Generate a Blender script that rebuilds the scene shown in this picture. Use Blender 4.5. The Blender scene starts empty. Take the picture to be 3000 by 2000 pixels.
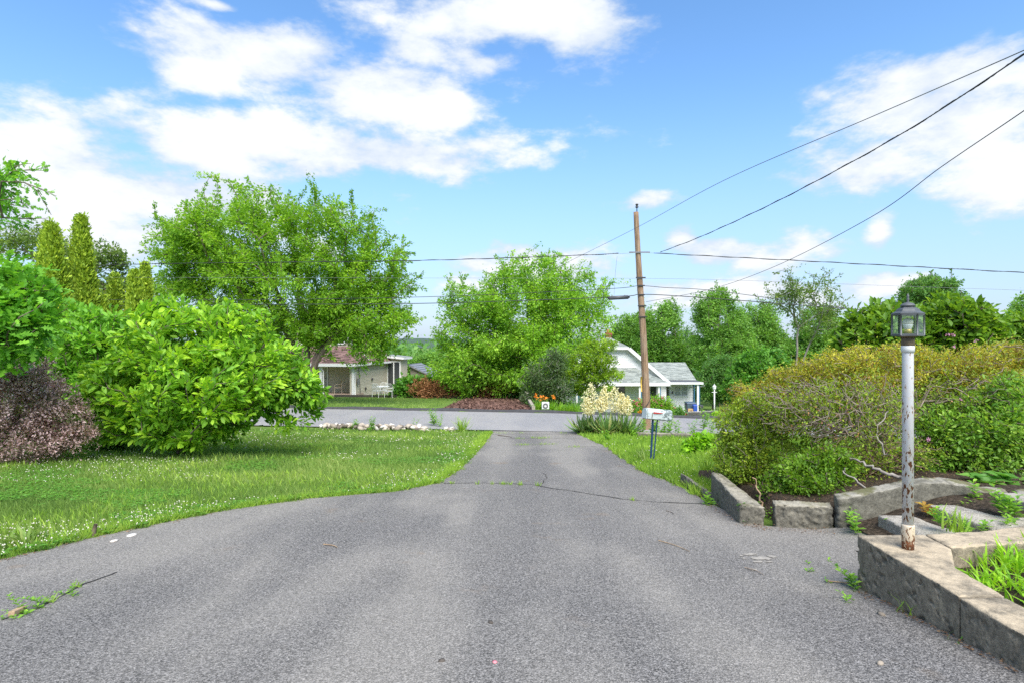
import bpy, bmesh, math, random, zlib
import numpy as np
from mathutils import Vector, Matrix

rng = np.random.default_rng(11)
random.seed(5)
sc = bpy.context.scene
col = sc.collection
R = math.radians

# ------------------------------------------------------------------ camera
F = 1667.0                       # focal length in pixels of the 3000 px wide photograph (20 mm lens)
CAMZ = 1.6
cam_d = bpy.data.cameras.new('camera')
cam_d.sensor_width = 36.0
cam_d.lens = 20.0
cam_d.clip_start = 0.05
cam_d.clip_end = 12000
cam = bpy.data.objects.new('camera', cam_d)
cam.location = (0, 0, CAMZ)
cam.rotation_euler = (R(90), 0, 0)
col.objects.link(cam)
sc.camera = cam

# ------------------------------------------------------------------ exposure and sampling
sc.view_settings.view_transform = 'Standard'
sc.view_settings.look = 'None'
sc.view_settings.exposure = 1.35
sc.view_settings.gamma = 1.0
sc.view_settings.use_curve_mapping = False
sc.render.engine = 'CYCLES'
sc.cycles.use_denoising = False
sc.cycles.max_bounces = 14
sc.cycles.diffuse_bounces = 8
sc.cycles.transmission_bounces = 12
sc.cycles.transparent_max_bounces = 12
sc.cycles.sample_clamp_indirect = 6.0

# ------------------------------------------------------------------ sun and sky
SUN_EL, SUN_AZ = R(52), R(164)     # azimuth clockwise from +Y: behind the camera, a little to the right
sun_d = bpy.data.lights.new('sun', 'SUN')
sun_d.energy = 2.7
sun_d.angle = R(50)
sun_d.color = (1.0, 0.955, 0.88)
sun = bpy.data.objects.new('sun', sun_d)
sdir = Vector((math.sin(SUN_AZ) * math.cos(SUN_EL), math.cos(SUN_AZ) * math.cos(SUN_EL), math.sin(SUN_EL)))
sun.rotation_euler = (-sdir).to_track_quat('-Z', 'Y').to_euler()
sun.location = (0, 0, 30)
col.objects.link(sun)


class NT:
    """small wrapper round a node tree"""
    def __init__(s, tree):
        s.t = tree
        s.L = tree.links
    def n(s, typ, **kw):
        nd = s.t.nodes.new(typ)
        ins = kw.pop('i', None)
        for k, v in kw.items():
            setattr(nd, k, v)
        if ins:
            for k, v in ins.items():
                s.put(nd.inputs[k], v)
        return nd
    def put(s, sock, v):
        if isinstance(v, bpy.types.NodeSocket):
            s.L.new(v, sock)
        else:
            if hasattr(sock, 'default_value'):
                if sock.type == 'RGBA' and len(v) == 3:
                    v = (*v, 1)
                sock.default_value = v
    def m(s, op, a, b=0.0, c=None, clamp=False):
        nd = s.n('ShaderNodeMath', operation=op, use_clamp=clamp)
        s.put(nd.inputs[0], a)
        s.put(nd.inputs[1], b)
        if c is not None:
            s.put(nd.inputs[2], c)
        return nd.outputs[0]
    def v(s, op, a, b=None):
        nd = s.n('ShaderNodeVectorMath', operation=op)
        s.put(nd.inputs[0], a)
        if b is not None:
            s.put(nd.inputs[1], b)
        return nd.outputs['Value'] if op in ('LENGTH', 'DOT_PRODUCT') else nd.outputs[0]
    def mix(s, f, a, b, blend='MIX'):
        nd = s.n('ShaderNodeMix', data_type='RGBA', blend_type=blend)
        s.put(nd.inputs[0], f)
        s.put(nd.inputs[6], a)
        s.put(nd.inputs[7], b)
        return nd.outputs[2]
    def noise(s, vec, scale, detail=4, rough=0.55, out='Fac'):
        nd = s.n('ShaderNodeTexNoise', i={'Scale': scale, 'Detail': detail, 'Roughness': rough})
        if vec is not None:
            s.L.new(vec, nd.inputs['Vector'])
        return nd.outputs[out]
    def vor(s, vec, scale, out='Distance', feature='F1'):
        nd = s.n('ShaderNodeTexVoronoi', feature=feature, i={'Scale': scale})
        s.L.new(vec, nd.inputs['Vector'])
        return nd.outputs[out]
    def ramp(s, fac, stops, interp='LINEAR'):
        nd = s.n('ShaderNodeValToRGB')
        cr = nd.color_ramp
        cr.interpolation = interp
        while len(cr.elements) < len(stops):
            cr.elements.new(0.5)
        for e, (p, c) in zip(cr.elements, stops):
            e.position = p
            e.color = (*c, 1) if not isinstance(c, (int, float)) else (c, c, c, 1)
        s.L.new(fac, nd.inputs[0])
        return nd.outputs[0]
    def step(s, x, a, b):
        nd = s.n('ShaderNodeMapRange', interpolation_type='SMOOTHSTEP')
        s.put(nd.inputs[0], x)
        nd.inputs[1].default_value = a
        nd.inputs[2].default_value = b
        return nd.outputs[0]


def azel(px, py):
    x, z = (px - 1500) / F, (1000 - py) / F
    return math.atan2(x, 1), math.asin(z / math.sqrt(1 + x * x + z * z))


world = bpy.data.worlds.new('World')
sc.world = world
world.use_nodes = True
w = NT(world.node_tree)
world.node_tree.nodes.clear()
sky = w.n('ShaderNodeTexSky', sky_type='NISHITA')
sky.sun_disc = False
sky.sun_elevation = SUN_EL
sky.sun_rotation = SUN_AZ
sky.air_density = 1.0
sky.dust_density = 0.6
sky.ozone_density = 1.5
dirv = w.n('ShaderNodeTexCoord').outputs['Generated']
sep = w.n('ShaderNodeSeparateXYZ', i={0: dirv})
X, Y, Z = sep.outputs
az = w.m('ARCTAN2', X, Y)
el = w.m('ARCSINE', Z)
# cloud layer coordinates: flattened towards the horizon, like a layer seen from below
zz = w.m('ADD', w.m('MAXIMUM', Z, 0.0), 0.55)
lay = w.n('ShaderNodeCombineXYZ', i={0: w.m('DIVIDE', X, zz), 1: w.m('DIVIDE', Y, zz), 2: w.m('MULTIPLY', Z, 1.8)}).outputs[0]
n_big = w.noise(lay, 2.6, 4, 0.5, 'Color')
n_fine = w.noise(lay, 8.0, 8, 0.62, 'Fac')
n_edge = w.noise(lay, 4.2, 8, 0.6, 'Fac')
flat = w.n('ShaderNodeCombineXYZ', i={0: az, 1: el}).outputs[0]
warp = w.v('SUBTRACT', n_big, (0.5, 0.5, 0.5))
warp = w.v('MULTIPLY', warp, (0.16, 0.09, 0.0))
pw = w.v('ADD', flat, warp)
CLOUDS = [  # centre and half size of each cloud bank, measured in the photograph's pixels
    (1380, 60, 380, 190), (1560, 30, 340, 170), (1230, 90, 230, 140), (1720, 70, 210, 170), (1440, 170, 200, 110),
    (760, 190, 330, 120), (1120, 290, 360, 140), (620, 210, 170, 80), (900, 160, 200, 90), (1280, 330, 150, 90),
    (1000, 420, 600, 110), (1300, 450, 300, 110), (700, 430, 420, 130), (1420, 415, 150, 60),
    (200, 540, 560, 230), (560, 600, 520, 150), (330, 680, 520, 150), (-60, 480, 400, 190), (120, 470, 260, 130),
    (2640, 290, 400, 130), (2860, 360, 420, 250), (2560, 480, 360, 120), (2980, 500, 330, 150), (2800, 230, 300, 110),
    (1870, 615, 90, 28), (2100, 740, 190, 50), (2330, 745, 250, 60), (2010, 700, 80, 45),
    (1560, 800, 330, 75), (2560, 820, 150, 30), (2980, 920, 130, 50), (2600, 680, 60, 60),
    (650, 30, 90, 26), (2150, 850, 420, 60),
]
field = None
for (cx, cy, rx, ry) in CLOUDS:
    a, e = azel(cx, cy)
    a1, _ = azel(cx + rx, cy)
    _, e1 = azel(cx, cy - ry)
    q = w.v('SUBTRACT', pw, (a, e, 0))
    q = w.v('MULTIPLY', q, (1 / abs(a1 - a), 1 / abs(e1 - e), 0))
    b = w.m('SUBTRACT', 1.0, w.v('LENGTH', q))
    if field is None:
        field = b
    else:
        nd = w.n('ShaderNodeMath', operation='SMOOTH_MAX')
        w.put(nd.inputs[0], field)
        w.put(nd.inputs[1], b)
        nd.inputs[2].default_value = 0.15
        field = nd.outputs[0]
field = w.m('MAXIMUM', field, -1.0)
loc = w.m('MULTIPLY_ADD', w.m('SUBTRACT', n_fine, 0.5), 2.3, field)
loc = w.m('MULTIPLY_ADD', w.m('SUBTRACT', n_edge, 0.5), 1.6, loc)
gen = w.m('MULTIPLY', w.m('SUBTRACT', w.m('ADD', w.m('MULTIPLY', n_edge, 0.7), w.m('MULTIPLY', n_fine, 0.3)), 0.49), 5.0)
out = w.m('MAXIMUM', w.step(w.m('ABSOLUTE', az), 0.78, 1.05), w.step(el, 0.56, 0.8))
fld = w.n('ShaderNodeMix', data_type='FLOAT', i={0: out, 2: loc, 3: gen}).outputs[0]
mask = w.step(fld, -0.08, 0.62)
mask = w.m('MULTIPLY', mask, w.step(el, -0.02, 0.05))
skyc = sky.outputs[0]
hs = w.n('ShaderNodeHueSaturation', i={'Saturation': 1.2, 'Value': 0.98, 'Color': skyc}).outputs[0]
skyc = w.mix(w.m('MULTIPLY', w.step(el, 0.42, -0.02), 0.8), hs, (1.38, 1.92, 2.95))
shade = w.step(w.m('MULTIPLY_ADD', w.m('SUBTRACT', n_edge, 0.5), 1.6, w.m('MULTIPLY', fld, 0.55)), -0.05, 0.6)
cloudc = w.mix(shade, (2.45, 2.8, 3.3), (3.5, 3.62, 3.78))
final = w.mix(mask, skyc, cloudc)
bg = w.n('ShaderNodeBackground', i={'Color': final, 'Strength': 0.115})
wo = w.n('ShaderNodeOutputWorld', i={'Surface': bg.outputs[0]})

# ------------------------------------------------------------------ helpers: tagging and meshes
WORG = {}


def tag(o, label=None, cat=None, group=None, kind=None):
    if label: o['label'] = label
    if cat: o['category'] = cat
    if group: o['group'] = group
    if kind: o['kind'] = kind
    return o


def thing(name, loc, label, cat, group=None):
    o = bpy.data.objects.new(name, None)
    o.empty_display_size = 0.1
    o.location = loc
    col.objects.link(o)
    WORG[o.name] = np.array(loc, float)
    return tag(o, label, cat, group)


def origin(p):
    if p is None:
        return np.zeros(3)
    return WORG[p.name]


def raw(name, V, Fc, mat=None, tint=None, smooth=False):
    """mesh data from an (n,3) vertex array and either an (m,3) triangle array or a list of polygons"""
    me = bpy.data.meshes.new(name)
    V = np.asarray(V, dtype=np.float32)
    if isinstance(Fc, np.ndarray):
        m, k = Fc.shape
        me.vertices.add(len(V))
        me.vertices.foreach_set('co', V.ravel())
        me.loops.add(m * k)
        me.loops.foreach_set('vertex_index', Fc.astype(np.int32).ravel())
        me.polygons.add(m)
        me.polygons.foreach_set('loop_start', np.arange(0, m * k, k, dtype=np.int32))
        me.update(calc_edges=True)
    else:
        me.from_pydata([tuple(map(float, v)) for v in V], [], [tuple(int(i) for i in f) for f in Fc])
    if tint is not None:
        at = me.attributes.new('tint', 'FLOAT', 'FACE')
        at.data.foreach_set('value', np.asarray(tint, np.float32))
    if smooth:
        me.polygons.foreach_set('use_smooth', np.ones(len(me.polygons), bool))
    if mat:
        me.materials.append(mat)
    return me


def link(name, me, parent=None, loc=None):
    o = bpy.data.objects.new(name, me)
    col.objects.link(o)
    if parent is not None:
        o.parent = parent
    WORG[o.name] = origin(parent).copy()
    if loc is not None:
        o.location = loc
    return o


def obj(name, V, Fc, mat, parent=None, tint=None, smooth=False, bevel=0):
    V = np.asarray(V, float) - origin(parent)
    o = link(name, raw(name, V, Fc, mat, tint, smooth), parent)
    if bevel:
        b = o.modifiers.new('bevel', 'BEVEL')
        b.width = bevel
        b.segments = 2
        b.limit_method = 'ANGLE'
        b.angle_limit = R(40)
    return o


class MB:
    """collects polygons"""
    def __init__(s):
        s.V, s.F, s.T = [], [], []
    def add(s, V, Fc, t=None):
        n = len(s.V)
        s.V += [tuple(v) for v in V]
        s.F += [tuple(i + n for i in f) for f in Fc]
        s.T += [random.random() if t is None else t] * len(Fc)
        return s
    def hexa(s, b, t, tt=None):
        """b: four bottom corners, t: four top corners, both counter-clockwise seen from above"""
        return s.add(list(b) + list(t), [(3, 2, 1, 0), (4, 5, 6, 7), (0, 1, 5, 4), (1, 2, 6, 5), (2, 3, 7, 6), (3, 0, 4, 7)], tt)
    def box(s, x0, x1, y0, y1, z0, z1, t=None):
        return s.hexa([(x0, y0, z0), (x1, y0, z0), (x1, y1, z0), (x0, y1, z0)], [(x0, y0, z1), (x1, y0, z1), (x1, y1, z1), (x0, y1, z1)], t)
    def beam(s, a, b, w_, h_, up=(0, 0, 1)):
        a, b = Vector(a), Vector(b)
        d = (b - a).normalized()
        u = Vector(up)
        if abs(d.dot(u)) > 0.98:
            u = Vector((1, 0, 0))
        sx = d.cross(u).normalized() * (w_ / 2)
        sz = sx.normalized().cross(d).normalized() * (h_ / 2)
        P = [a - sx - sz, a + sx - sz, a + sx + sz, a - sx + sz, b - sx - sz, b + sx - sz, b + sx + sz, b - sx + sz]
        return s.add(P, [(0, 1, 2, 3), (7, 6, 5, 4), (1, 0, 4, 5), (2, 1, 5, 6), (3, 2, 6, 7), (0, 3, 7, 4)])
    def lathe(s, c, prof, n=16, phase=0.0):
        cx, cy, cz = c
        V, Fc = [], []
        for (r, z) in prof:
            for k in range(n):
                a = phase + 2 * math.pi * k / n
                V.append((cx + r * math.cos(a), cy + r * math.sin(a), cz + z))
        for j in range(len(prof) - 1):
            for k in range(n):
                Fc.append((j * n + k, j * n + (k + 1) % n, (j + 1) * n + (k + 1) % n, (j + 1) * n + k))
        Fc.append(tuple(range(n))[::-1])
        Fc.append(tuple((len(prof) - 1) * n + k for k in range(n)))
        return s.add(V, Fc)
    def tube(s, pts, r, n=6, r1=None):
        pts = [Vector(p) for p in pts]
        V, Fc = [], []
        m = len(pts)
        for i, p in enumerate(pts):
            d = (pts[min(i + 1, m - 1)] - pts[max(i - 1, 0)]).normalized()
            u = Vector((0, 0, 1)) if abs(d.z) < 0.9 else Vector((1, 0, 0))
            a = d.cross(u).normalized()
            b = a.cross(d).normalized()
            rr = r if r1 is None else r + (r1 - r) * i / (m - 1)
            for k in range(n):
                t = 2 * math.pi * k / n
                V.append(p + a * (rr * math.cos(t)) + b * (rr * math.sin(t)))
        for i in range(m - 1):
            for k in range(n):
                Fc.append((i * n + k, i * n + (k + 1) % n, (i + 1) * n + (k + 1) % n, (i + 1) * n + k))
        Fc.append(tuple(range(n)))
        Fc.append(tuple((m - 1) * n + k for k in range(n))[::-1])
        return s.add(V, Fc)
    def prism(s, poly, z0, z1):
        n = len(poly)
        V = [(x, y, z0) for x, y in poly] + [(x, y, z1) for x, y in poly]
        return s.add(V, [tuple(range(n))[::-1], tuple(range(n, 2 * n))] + [(i, (i + 1) % n, n + (i + 1) % n, n + i) for i in range(n)])
    def build(s, name, mat, parent=None, smooth=False, bevel=0):
        return obj(name, np.array([tuple(v) for v in s.V], float), s.F, mat, parent, s.T, smooth, bevel)


# ------------------------------------------------------------------ numpy noise
_perm = rng.random((64, 64, 64))


def vnoise(p):
    p = np.asarray(p, float)
    i = np.floor(p).astype(int)
    f = p - i
    f = f * f * (3 - 2 * f)
    i0, i1 = i % 64, (i + 1) % 64
    r = 0
    for a in (0, 1):
        for b in (0, 1):
            for c in (0, 1):
                wgt = (f[:, 0] if a else 1 - f[:, 0]) * (f[:, 1] if b else 1 - f[:, 1]) * (f[:, 2] if c else 1 - f[:, 2])
                r = r + wgt * _perm[(i1 if a else i0)[:, 0], (i1 if b else i0)[:, 1], (i1 if c else i0)[:, 2]]
    return r


def fbm(p, octaves=3):
    p = np.asarray(p, float)
    s, a, t = 0, 0.5, 0
    for k in range(octaves):
        s = s + a * vnoise(p * 2 ** k + 7.3 * k)
        t += a
        a *= 0.5
    return s / t


def ss(a, b, x):
    t = np.clip((np.asarray(x, float) - a) / (b - a), 0, 1)
    return t * t * (3 - 2 * t)


# ------------------------------------------------------------------ the lie of the land (drop below eye level)
_TY = np.array([-20, 0.0, 2.68, 4.06, 6.0, 9.0, 12.0, 15.0, 18.4])
_TD = np.array([-1.2, 1.15, 1.56, 1.755, 1.93, 2.165, 2.40, 2.64, 2.885])


def near_edge(x): return 18.4 - 0.13 * np.clip(x, -60, 40)
def far_edge(x): return 24.4 - 0.15 * np.clip(x, -60, 40)


def drop(x, y, bank=True):
    x = np.asarray(x, float); y = np.asarray(y, float)
    ne, fe = near_edge(x), far_edge(x)
    a = np.interp(y * 18.4 / ne, _TY, _TD)
    if bank:
        a = a - 0.42 * ss(2.9, 4.6, x) * ss(3.5, 5.8, y) * (1 - ss(9, 13, y))
    rn = 2.885 + 0 * x
    rf = 3.05 + 0.02 * np.clip(x - 2, 0, 40)
    rd = rn + (rf - rn) * (y - ne) / (fe - ne)
    e = np.clip(y - fe, 0, None)
    left = rf + 0.055 * np.minimum(e, 30) + 0.06 * np.clip(e - 30, 0, 300)
    right = rf + 0.115 * np.minimum(e, 3) + 0.122 * np.clip(e - 3, 0, 18.3) + 0.05 * np.clip(e - 21.3, 0, 300)
    k = ss(0.5, 5.5, x)
    fr = left * (1 - k) + right * k - 0.06        # the far verge lies a kerb's height above the road
    return np.where(y < ne, a, np.where(y < fe, rd, fr))


def zg(x, y):
    return CAMZ - drop(x, y)


def g(px, py, dz=0.0):
    """ground point seen at a pixel of the photograph"""
    ys = np.linspace(1.2, 120, 12000)
    xs = (px - 1500) / F * ys
    zr = CAMZ - (py - 1000) / F * ys
    hit = np.argmax(zr <= zg(xs, ys))
    y = ys[hit]
    return np.array([xs[hit], y, float(zg(xs[hit], y)) + dz])


def at(px, py, y):
    return np.array([(px - 1500) / F * y, y, CAMZ - (py - 1000) / F * y])


def gx(px, y, dz=0.0):
    """ground point at depth y under a pixel column"""
    x = (px - 1500) / F * y
    return np.array([x, y, float(zg(x, y)) + dz])


# ------------------------------------------------------------------ materials
def newmat(name):
    m = bpy.data.materials.new(name)
    m.use_nodes = True
    m.node_tree.nodes.clear()
    t = NT(m.node_tree)
    out = t.n('ShaderNodeOutputMaterial')
    return m, t, out


def plain(name, c1, c2=None, scale=8.0, rough=0.7, metal=0.0, bump=0.0, bscale=60.0, spec=0.5, stretch=None):
    m, t, out = newmat(name)
    co = t.n('ShaderNodeTexCoord').outputs['Object']
    if stretch:
        co = t.v('MULTIPLY', co, stretch)
    c2 = c2 or tuple(x * 0.8 for x in c1)
    nz = t.noise(co, scale, 5, 0.6)
    c = t.ramp(nz, [(0.3, c2), (0.7, c1)])
    p = t.n('ShaderNodeBsdfPrincipled', i={'Base Color': c, 'Roughness': rough, 'Metallic': metal, 'Specular IOR Level': spec})
    if bump:
        bn = t.n('ShaderNodeBump', i={'Strength': bump, 'Distance': 0.01, 'Height': t.noise(co, bscale, 4, 0.6)})
        t.L.new(bn.outputs[0], p.inputs['Normal'])
    t.L.new(p.outputs[0], out.inputs[0])
    return m


def tinted(name, stops, rough=0.75, bump=0.0, spec=0.35):
    """colour from the per-piece 'tint' value, plus a little grain"""
    m, t, out = newmat(name)
    co = t.n('ShaderNodeTexCoord').outputs['Object']
    at_ = t.n('ShaderNodeAttribute', attribute_name='tint').outputs['Fac']
    f = t.m('ADD', at_, t.m('MULTIPLY', t.m('SUBTRACT', t.noise(co, 9, 5, 0.65), 0.5), 0.5))
    c = t.ramp(f, stops)
    p = t.n('ShaderNodeBsdfPrincipled', i={'Base Color': c, 'Roughness': rough, 'Specular IOR Level': spec})
    if bump:
        bn = t.n('ShaderNodeBump', i={'Strength': bump, 'Distance': 0.01, 'Height': t.noise(co, 40, 4, 0.6)})
        t.L.new(bn.outputs[0], p.inputs['Normal'])
    t.L.new(p.outputs[0], out.inputs[0])
    return m


def leafmat(name, stops, trans=0.4, rough=0.5, spec=0.3, glow=1.35):
    m, t, out = newmat(name)
    f = t.n('ShaderNodeAttribute', attribute_name='tint').outputs['Fac']
    c = t.ramp(f, stops)
    p = t.n('ShaderNodeBsdfPrincipled', i={'Base Color': c, 'Roughness': rough, 'Specular IOR Level': spec})
    tc = t.mix(1.0, c, (1.25 * glow, 1.15 * glow, 0.55 * glow), 'MULTIPLY')
    tr = t.n('ShaderNodeBsdfTranslucent', i={'Color': tc})
    mx = t.n('ShaderNodeMixShader', i={0: trans, 1: p.outputs[0], 2: tr.outputs[0]})
    t.L.new(mx.outputs[0], out.inputs[0])
    return m


M = {}
def L3(name, a, b, c, **k):
    if 'leaf' in name or 'grass' in name or 'blade' in name:      # fresh June foliage
        a, b, c = [tuple(x * f for x, f in zip(q, ((1.20, 1.22, 1.5) if 'grass' in name else (1.42, 1.30, 1.15)))) for q in (a, b, c)]
    M[name] = leafmat(name, [(0.0, a), (0.5, b), (1.0, c)], **k)

L3('magnolia_leaf', (0.071, 0.193, 0.021), (0.148, 0.335, 0.033), (0.309, 0.515, 0.044), rough=0.48)
L3('magnolia_leaf_dark', (0.070, 0.203, 0.028), (0.133, 0.328, 0.040), (0.234, 0.468, 0.055), rough=0.48)
L3('oak_leaf', (0.054, 0.185, 0.023), (0.116, 0.317, 0.037), (0.201, 0.437, 0.051), rough=0.48)
L3('maple_leaf', (0.078, 0.197, 0.021), (0.138, 0.301, 0.025), (0.236, 0.417, 0.036), trans=0.45)
L3('norway_leaf', (0.077, 0.206, 0.023), (0.148, 0.322, 0.031), (0.258, 0.451, 0.041), trans=0.42)
L3('dogwood_leaf', (0.088, 0.180, 0.017), (0.154, 0.288, 0.022), (0.242, 0.372, 0.031))
L3('far_leaf', (0.075, 0.184, 0.040), (0.124, 0.275, 0.053), (0.191, 0.374, 0.070))
L3('far_leaf_dark', (0.053, 0.143, 0.043), (0.089, 0.215, 0.053), (0.152, 0.304, 0.072))
L3('locust_leaf', (0.060, 0.120, 0.035), (0.100, 0.180, 0.050), (0.150, 0.240, 0.065), trans=0.5)
L3('vine_leaf', (0.040, 0.140, 0.020), (0.080, 0.230, 0.030), (0.130, 0.300, 0.040))
L3('cedar_leaf', (0.102, 0.196, 0.023), (0.196, 0.317, 0.030), (0.335, 0.466, 0.041), trans=0.2, rough=0.6)
L3('barberry_leaf', (0.070, 0.105, 0.036), (0.310, 0.215, 0.255), (0.580, 0.470, 0.520), trans=0.22, rough=0.5)
L3('azalea_leaf', (0.071, 0.137, 0.021), (0.151, 0.259, 0.031), (0.316, 0.416, 0.046), rough=0.48)
L3('azalea_gold', (0.200, 0.110, 0.035), (0.270, 0.290, 0.032), (0.640, 0.590, 0.075), trans=0.42)
L3('rhodo_leaf', (0.050, 0.130, 0.015), (0.100, 0.215, 0.022), (0.180, 0.320, 0.030), rough=0.46)
L3('laurel_leaf', (0.057, 0.159, 0.025), (0.129, 0.273, 0.040), (0.273, 0.431, 0.079), rough=0.46)
L3('lilac_leaf', (0.035, 0.075, 0.030), (0.060, 0.115, 0.045), (0.095, 0.160, 0.065))
L3('weed_leaf', (0.080, 0.200, 0.030), (0.130, 0.300, 0.040), (0.230, 0.430, 0.050))
L3('hosta_leaf', (0.050, 0.160, 0.030), (0.090, 0.240, 0.045), (0.170, 0.340, 0.070))
L3('lime_leaf', (0.110, 0.270, 0.018), (0.180, 0.390, 0.025), (0.280, 0.500, 0.032))
L3('yucca_leaf', (0.055, 0.125, 0.040), (0.090, 0.190, 0.050), (0.400, 0.430, 0.200), trans=0.15)
L3('yucca_bloom', (0.560, 0.520, 0.290), (0.730, 0.690, 0.440), (0.830, 0.810, 0.620), trans=0.25)
L3('grass_blade', (0.083, 0.150, 0.029), (0.160, 0.257, 0.041), (0.297, 0.359, 0.090), trans=0.35, rough=0.55)
L3('grass_bright', (0.119, 0.218, 0.026), (0.216, 0.351, 0.033), (0.346, 0.446, 0.065), trans=0.35, rough=0.55)
L3('clover_leaf', (0.055, 0.170, 0.030), (0.095, 0.260, 0.040), (0.160, 0.350, 0.060))
L3('dead_cane', (0.200, 0.080, 0.035), (0.340, 0.150, 0.065), (0.500, 0.270, 0.130), trans=0.1, rough=0.8)
L3('clover_flower', (0.500, 0.480, 0.380), (0.680, 0.660, 0.560), (0.800, 0.780, 0.720), trans=0.2)
L3('pink_petal', (0.480, 0.080, 0.140), (0.620, 0.150, 0.220), (0.720, 0.300, 0.360), trans=0.2)
L3('orange_petal', (0.700, 0.170, 0.020), (0.780, 0.280, 0.030), (0.800, 0.420, 0.060), trans=0.2)
L3('lavender_petal', (0.500, 0.180, 0.330), (0.600, 0.280, 0.450), (0.680, 0.400, 0.560), trans=0.2)
L3('copper_leaf', (0.150, 0.080, 0.020), (0.260, 0.170, 0.040), (0.300, 0.270, 0.060))
L3('litter', (0.060, 0.034, 0.020), (0.150, 0.085, 0.045), (0.290, 0.190, 0.110), trans=0.1, rough=0.9)
M['bark'] = plain('bark', (0.190, 0.150, 0.115), (0.080, 0.060, 0.045), 14, 0.9, bump=0.6, stretch=(1, 1, 0.25))
M['bark_grey'] = plain('bark_grey', (0.340, 0.310, 0.270), (0.150, 0.130, 0.110), 14, 0.9, bump=0.6, stretch=(1, 1, 0.3))
M['dead_twig'] = plain('dead_twig', (0.300, 0.245, 0.195), (0.120, 0.090, 0.068), 6, 0.9)
M['dry_stem'] = plain('dry_stem', (0.420, 0.300, 0.180), (0.220, 0.150, 0.090), 10, 0.9)
M['green_stem'] = plain('green_stem', (0.130, 0.230, 0.050), (0.090, 0.160, 0.035), 10, 0.7)


def asphalt(name, base, worn, grain=170.0, contrast=1.0, drive=False):
    m, t, out = newmat(name)
    co = t.n('ShaderNodeTexCoord').outputs['Object']
    vc = t.n('ShaderNodeTexVoronoi', feature='F1', i={'Scale': grain})
    t.L.new(co, vc.inputs['Vector'])
    bw = t.n('ShaderNodeSeparateColor', i={0: vc.outputs['Color']}).outputs[0]
    g1 = t.noise(co, grain * 0.33, 3, 0.6)
    big = t.noise(co, 0.55, 5, 0.55)
    lanes = t.noise(t.v('MULTIPLY', co, (1.0, 0.14, 1)), 1.15, 3, 0.5)
    f = t.m('ADD', t.m('MULTIPLY_ADD', t.m('SUBTRACT', bw, 0.5), 0.75 * contrast, 0.43), t.m('MULTIPLY', t.m('SUBTRACT', g1, 0.5), 0.9 * contrast))
    stone = t.ramp(f, [(0.05, tuple(x * 0.22 for x in base)), (0.42, base), (0.62, tuple(min(1, x * 1.75) for x in base)), (0.93, tuple(min(1, x * 3.1) for x in base))])
    wear = t.step(t.m('ADD', t.m('MULTIPLY', big, 0.5), t.m('MULTIPLY', lanes, 0.75)), 0.5, 0.78)
    if drive:
        xx = t.m('ADD', t.n('ShaderNodeSeparateXYZ', i={0: co}).outputs[0], t.m('MULTIPLY', t.m('SUBTRACT', big, 0.5), 0.9))
        for x0 in (-0.45, 1.15):          # the two strips the tyres keep clean
            d = t.m('DIVIDE', t.m('SUBTRACT', xx, x0), 0.34)
            wear = t.m('ADD', wear, t.m('MULTIPLY', t.m('POWER', 2.718, t.m('MULTIPLY', t.m('MULTIPLY', d, d), -1.0)), t.m('MULTIPLY', lanes, 0.9)), clamp=True)
    c = t.mix(t.m('MULTIPLY', wear, 0.62), stone, t.mix(0.6, worn, stone, 'MIX'))
    c = t.mix(t.m('MULTIPLY', wear, 0.35), c, (1.35, 1.3, 1.2), 'MULTIPLY')
    if drive:
        stain = t.step(t.noise(co, 1.7, 4, 0.6), 0.63, 0.74)
        c = t.mix(t.m('MULTIPLY', stain, 0.35), c, (0.21, 0.145, 0.085))
        dk = t.step(t.noise(t.v('ADD', co, (9, 3, 0)), 0.9, 4, 0.6), 0.6, 0.75)
        c = t.mix(t.m('MULTIPLY', dk, 0.14), c, tuple(x * 0.45 for x in base))
    p = t.n('ShaderNodeBsdfPrincipled', i={'Base Color': c, 'Roughness': 0.85, 'Specular IOR Level': 0.35})
    bn = t.n('ShaderNodeBump', i={'Strength': 0.7, 'Distance': 0.004, 'Height': t.m('ADD', vc.outputs['Distance'], t.m('MULTIPLY', g1, 0.8))})
    t.L.new(bn.outputs[0], p.inputs['Normal'])
    t.L.new(p.outputs[0], out.inputs[0])
    return m


M['driveway'] = asphalt('driveway_asphalt', (0.122, 0.115, 0.107), (0.36, 0.34, 0.305), 175.0, 0.95, True)
M['road'] = asphalt('road_asphalt', (0.225, 0.220, 0.220), (0.27, 0.265, 0.26), 60.0, 0.25)
M['apron'] = asphalt('apron_asphalt', (0.165, 0.165, 0.168), (0.27, 0.265, 0.25), 90.0, 0.5)
M['kerb'] = plain('kerb_asphalt', (0.060, 0.060, 0.064), (0.035, 0.035, 0.037), 8, 0.9, bump=0.4)
M['crack'] = plain('crack_dirt', (0.040, 0.036, 0.030), (0.020, 0.018, 0.015), 20, 0.95)


def soilmat(name, a, b, c, s=14):
    m, t, out = newmat(name)
    co = t.n('ShaderNodeTexCoord').outputs['Object']
    n = t.noise(co, s, 6, 0.65)
    cc = t.ramp(n, [(0.32, a), (0.5, b), (0.68, c)])
    p = t.n('ShaderNodeBsdfPrincipled', i={'Base Color': cc, 'Roughness': 0.95, 'Specular IOR Level': 0.15})
    bn = t.n('ShaderNodeBump', i={'Strength': 0.9, 'Distance': 0.03, 'Height': t.noise(co, s * 2.5, 5, 0.65)})
    t.L.new(bn.outputs[0], p.inputs['Normal'])
    t.L.new(p.outputs[0], out.inputs[0])
    return m


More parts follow.
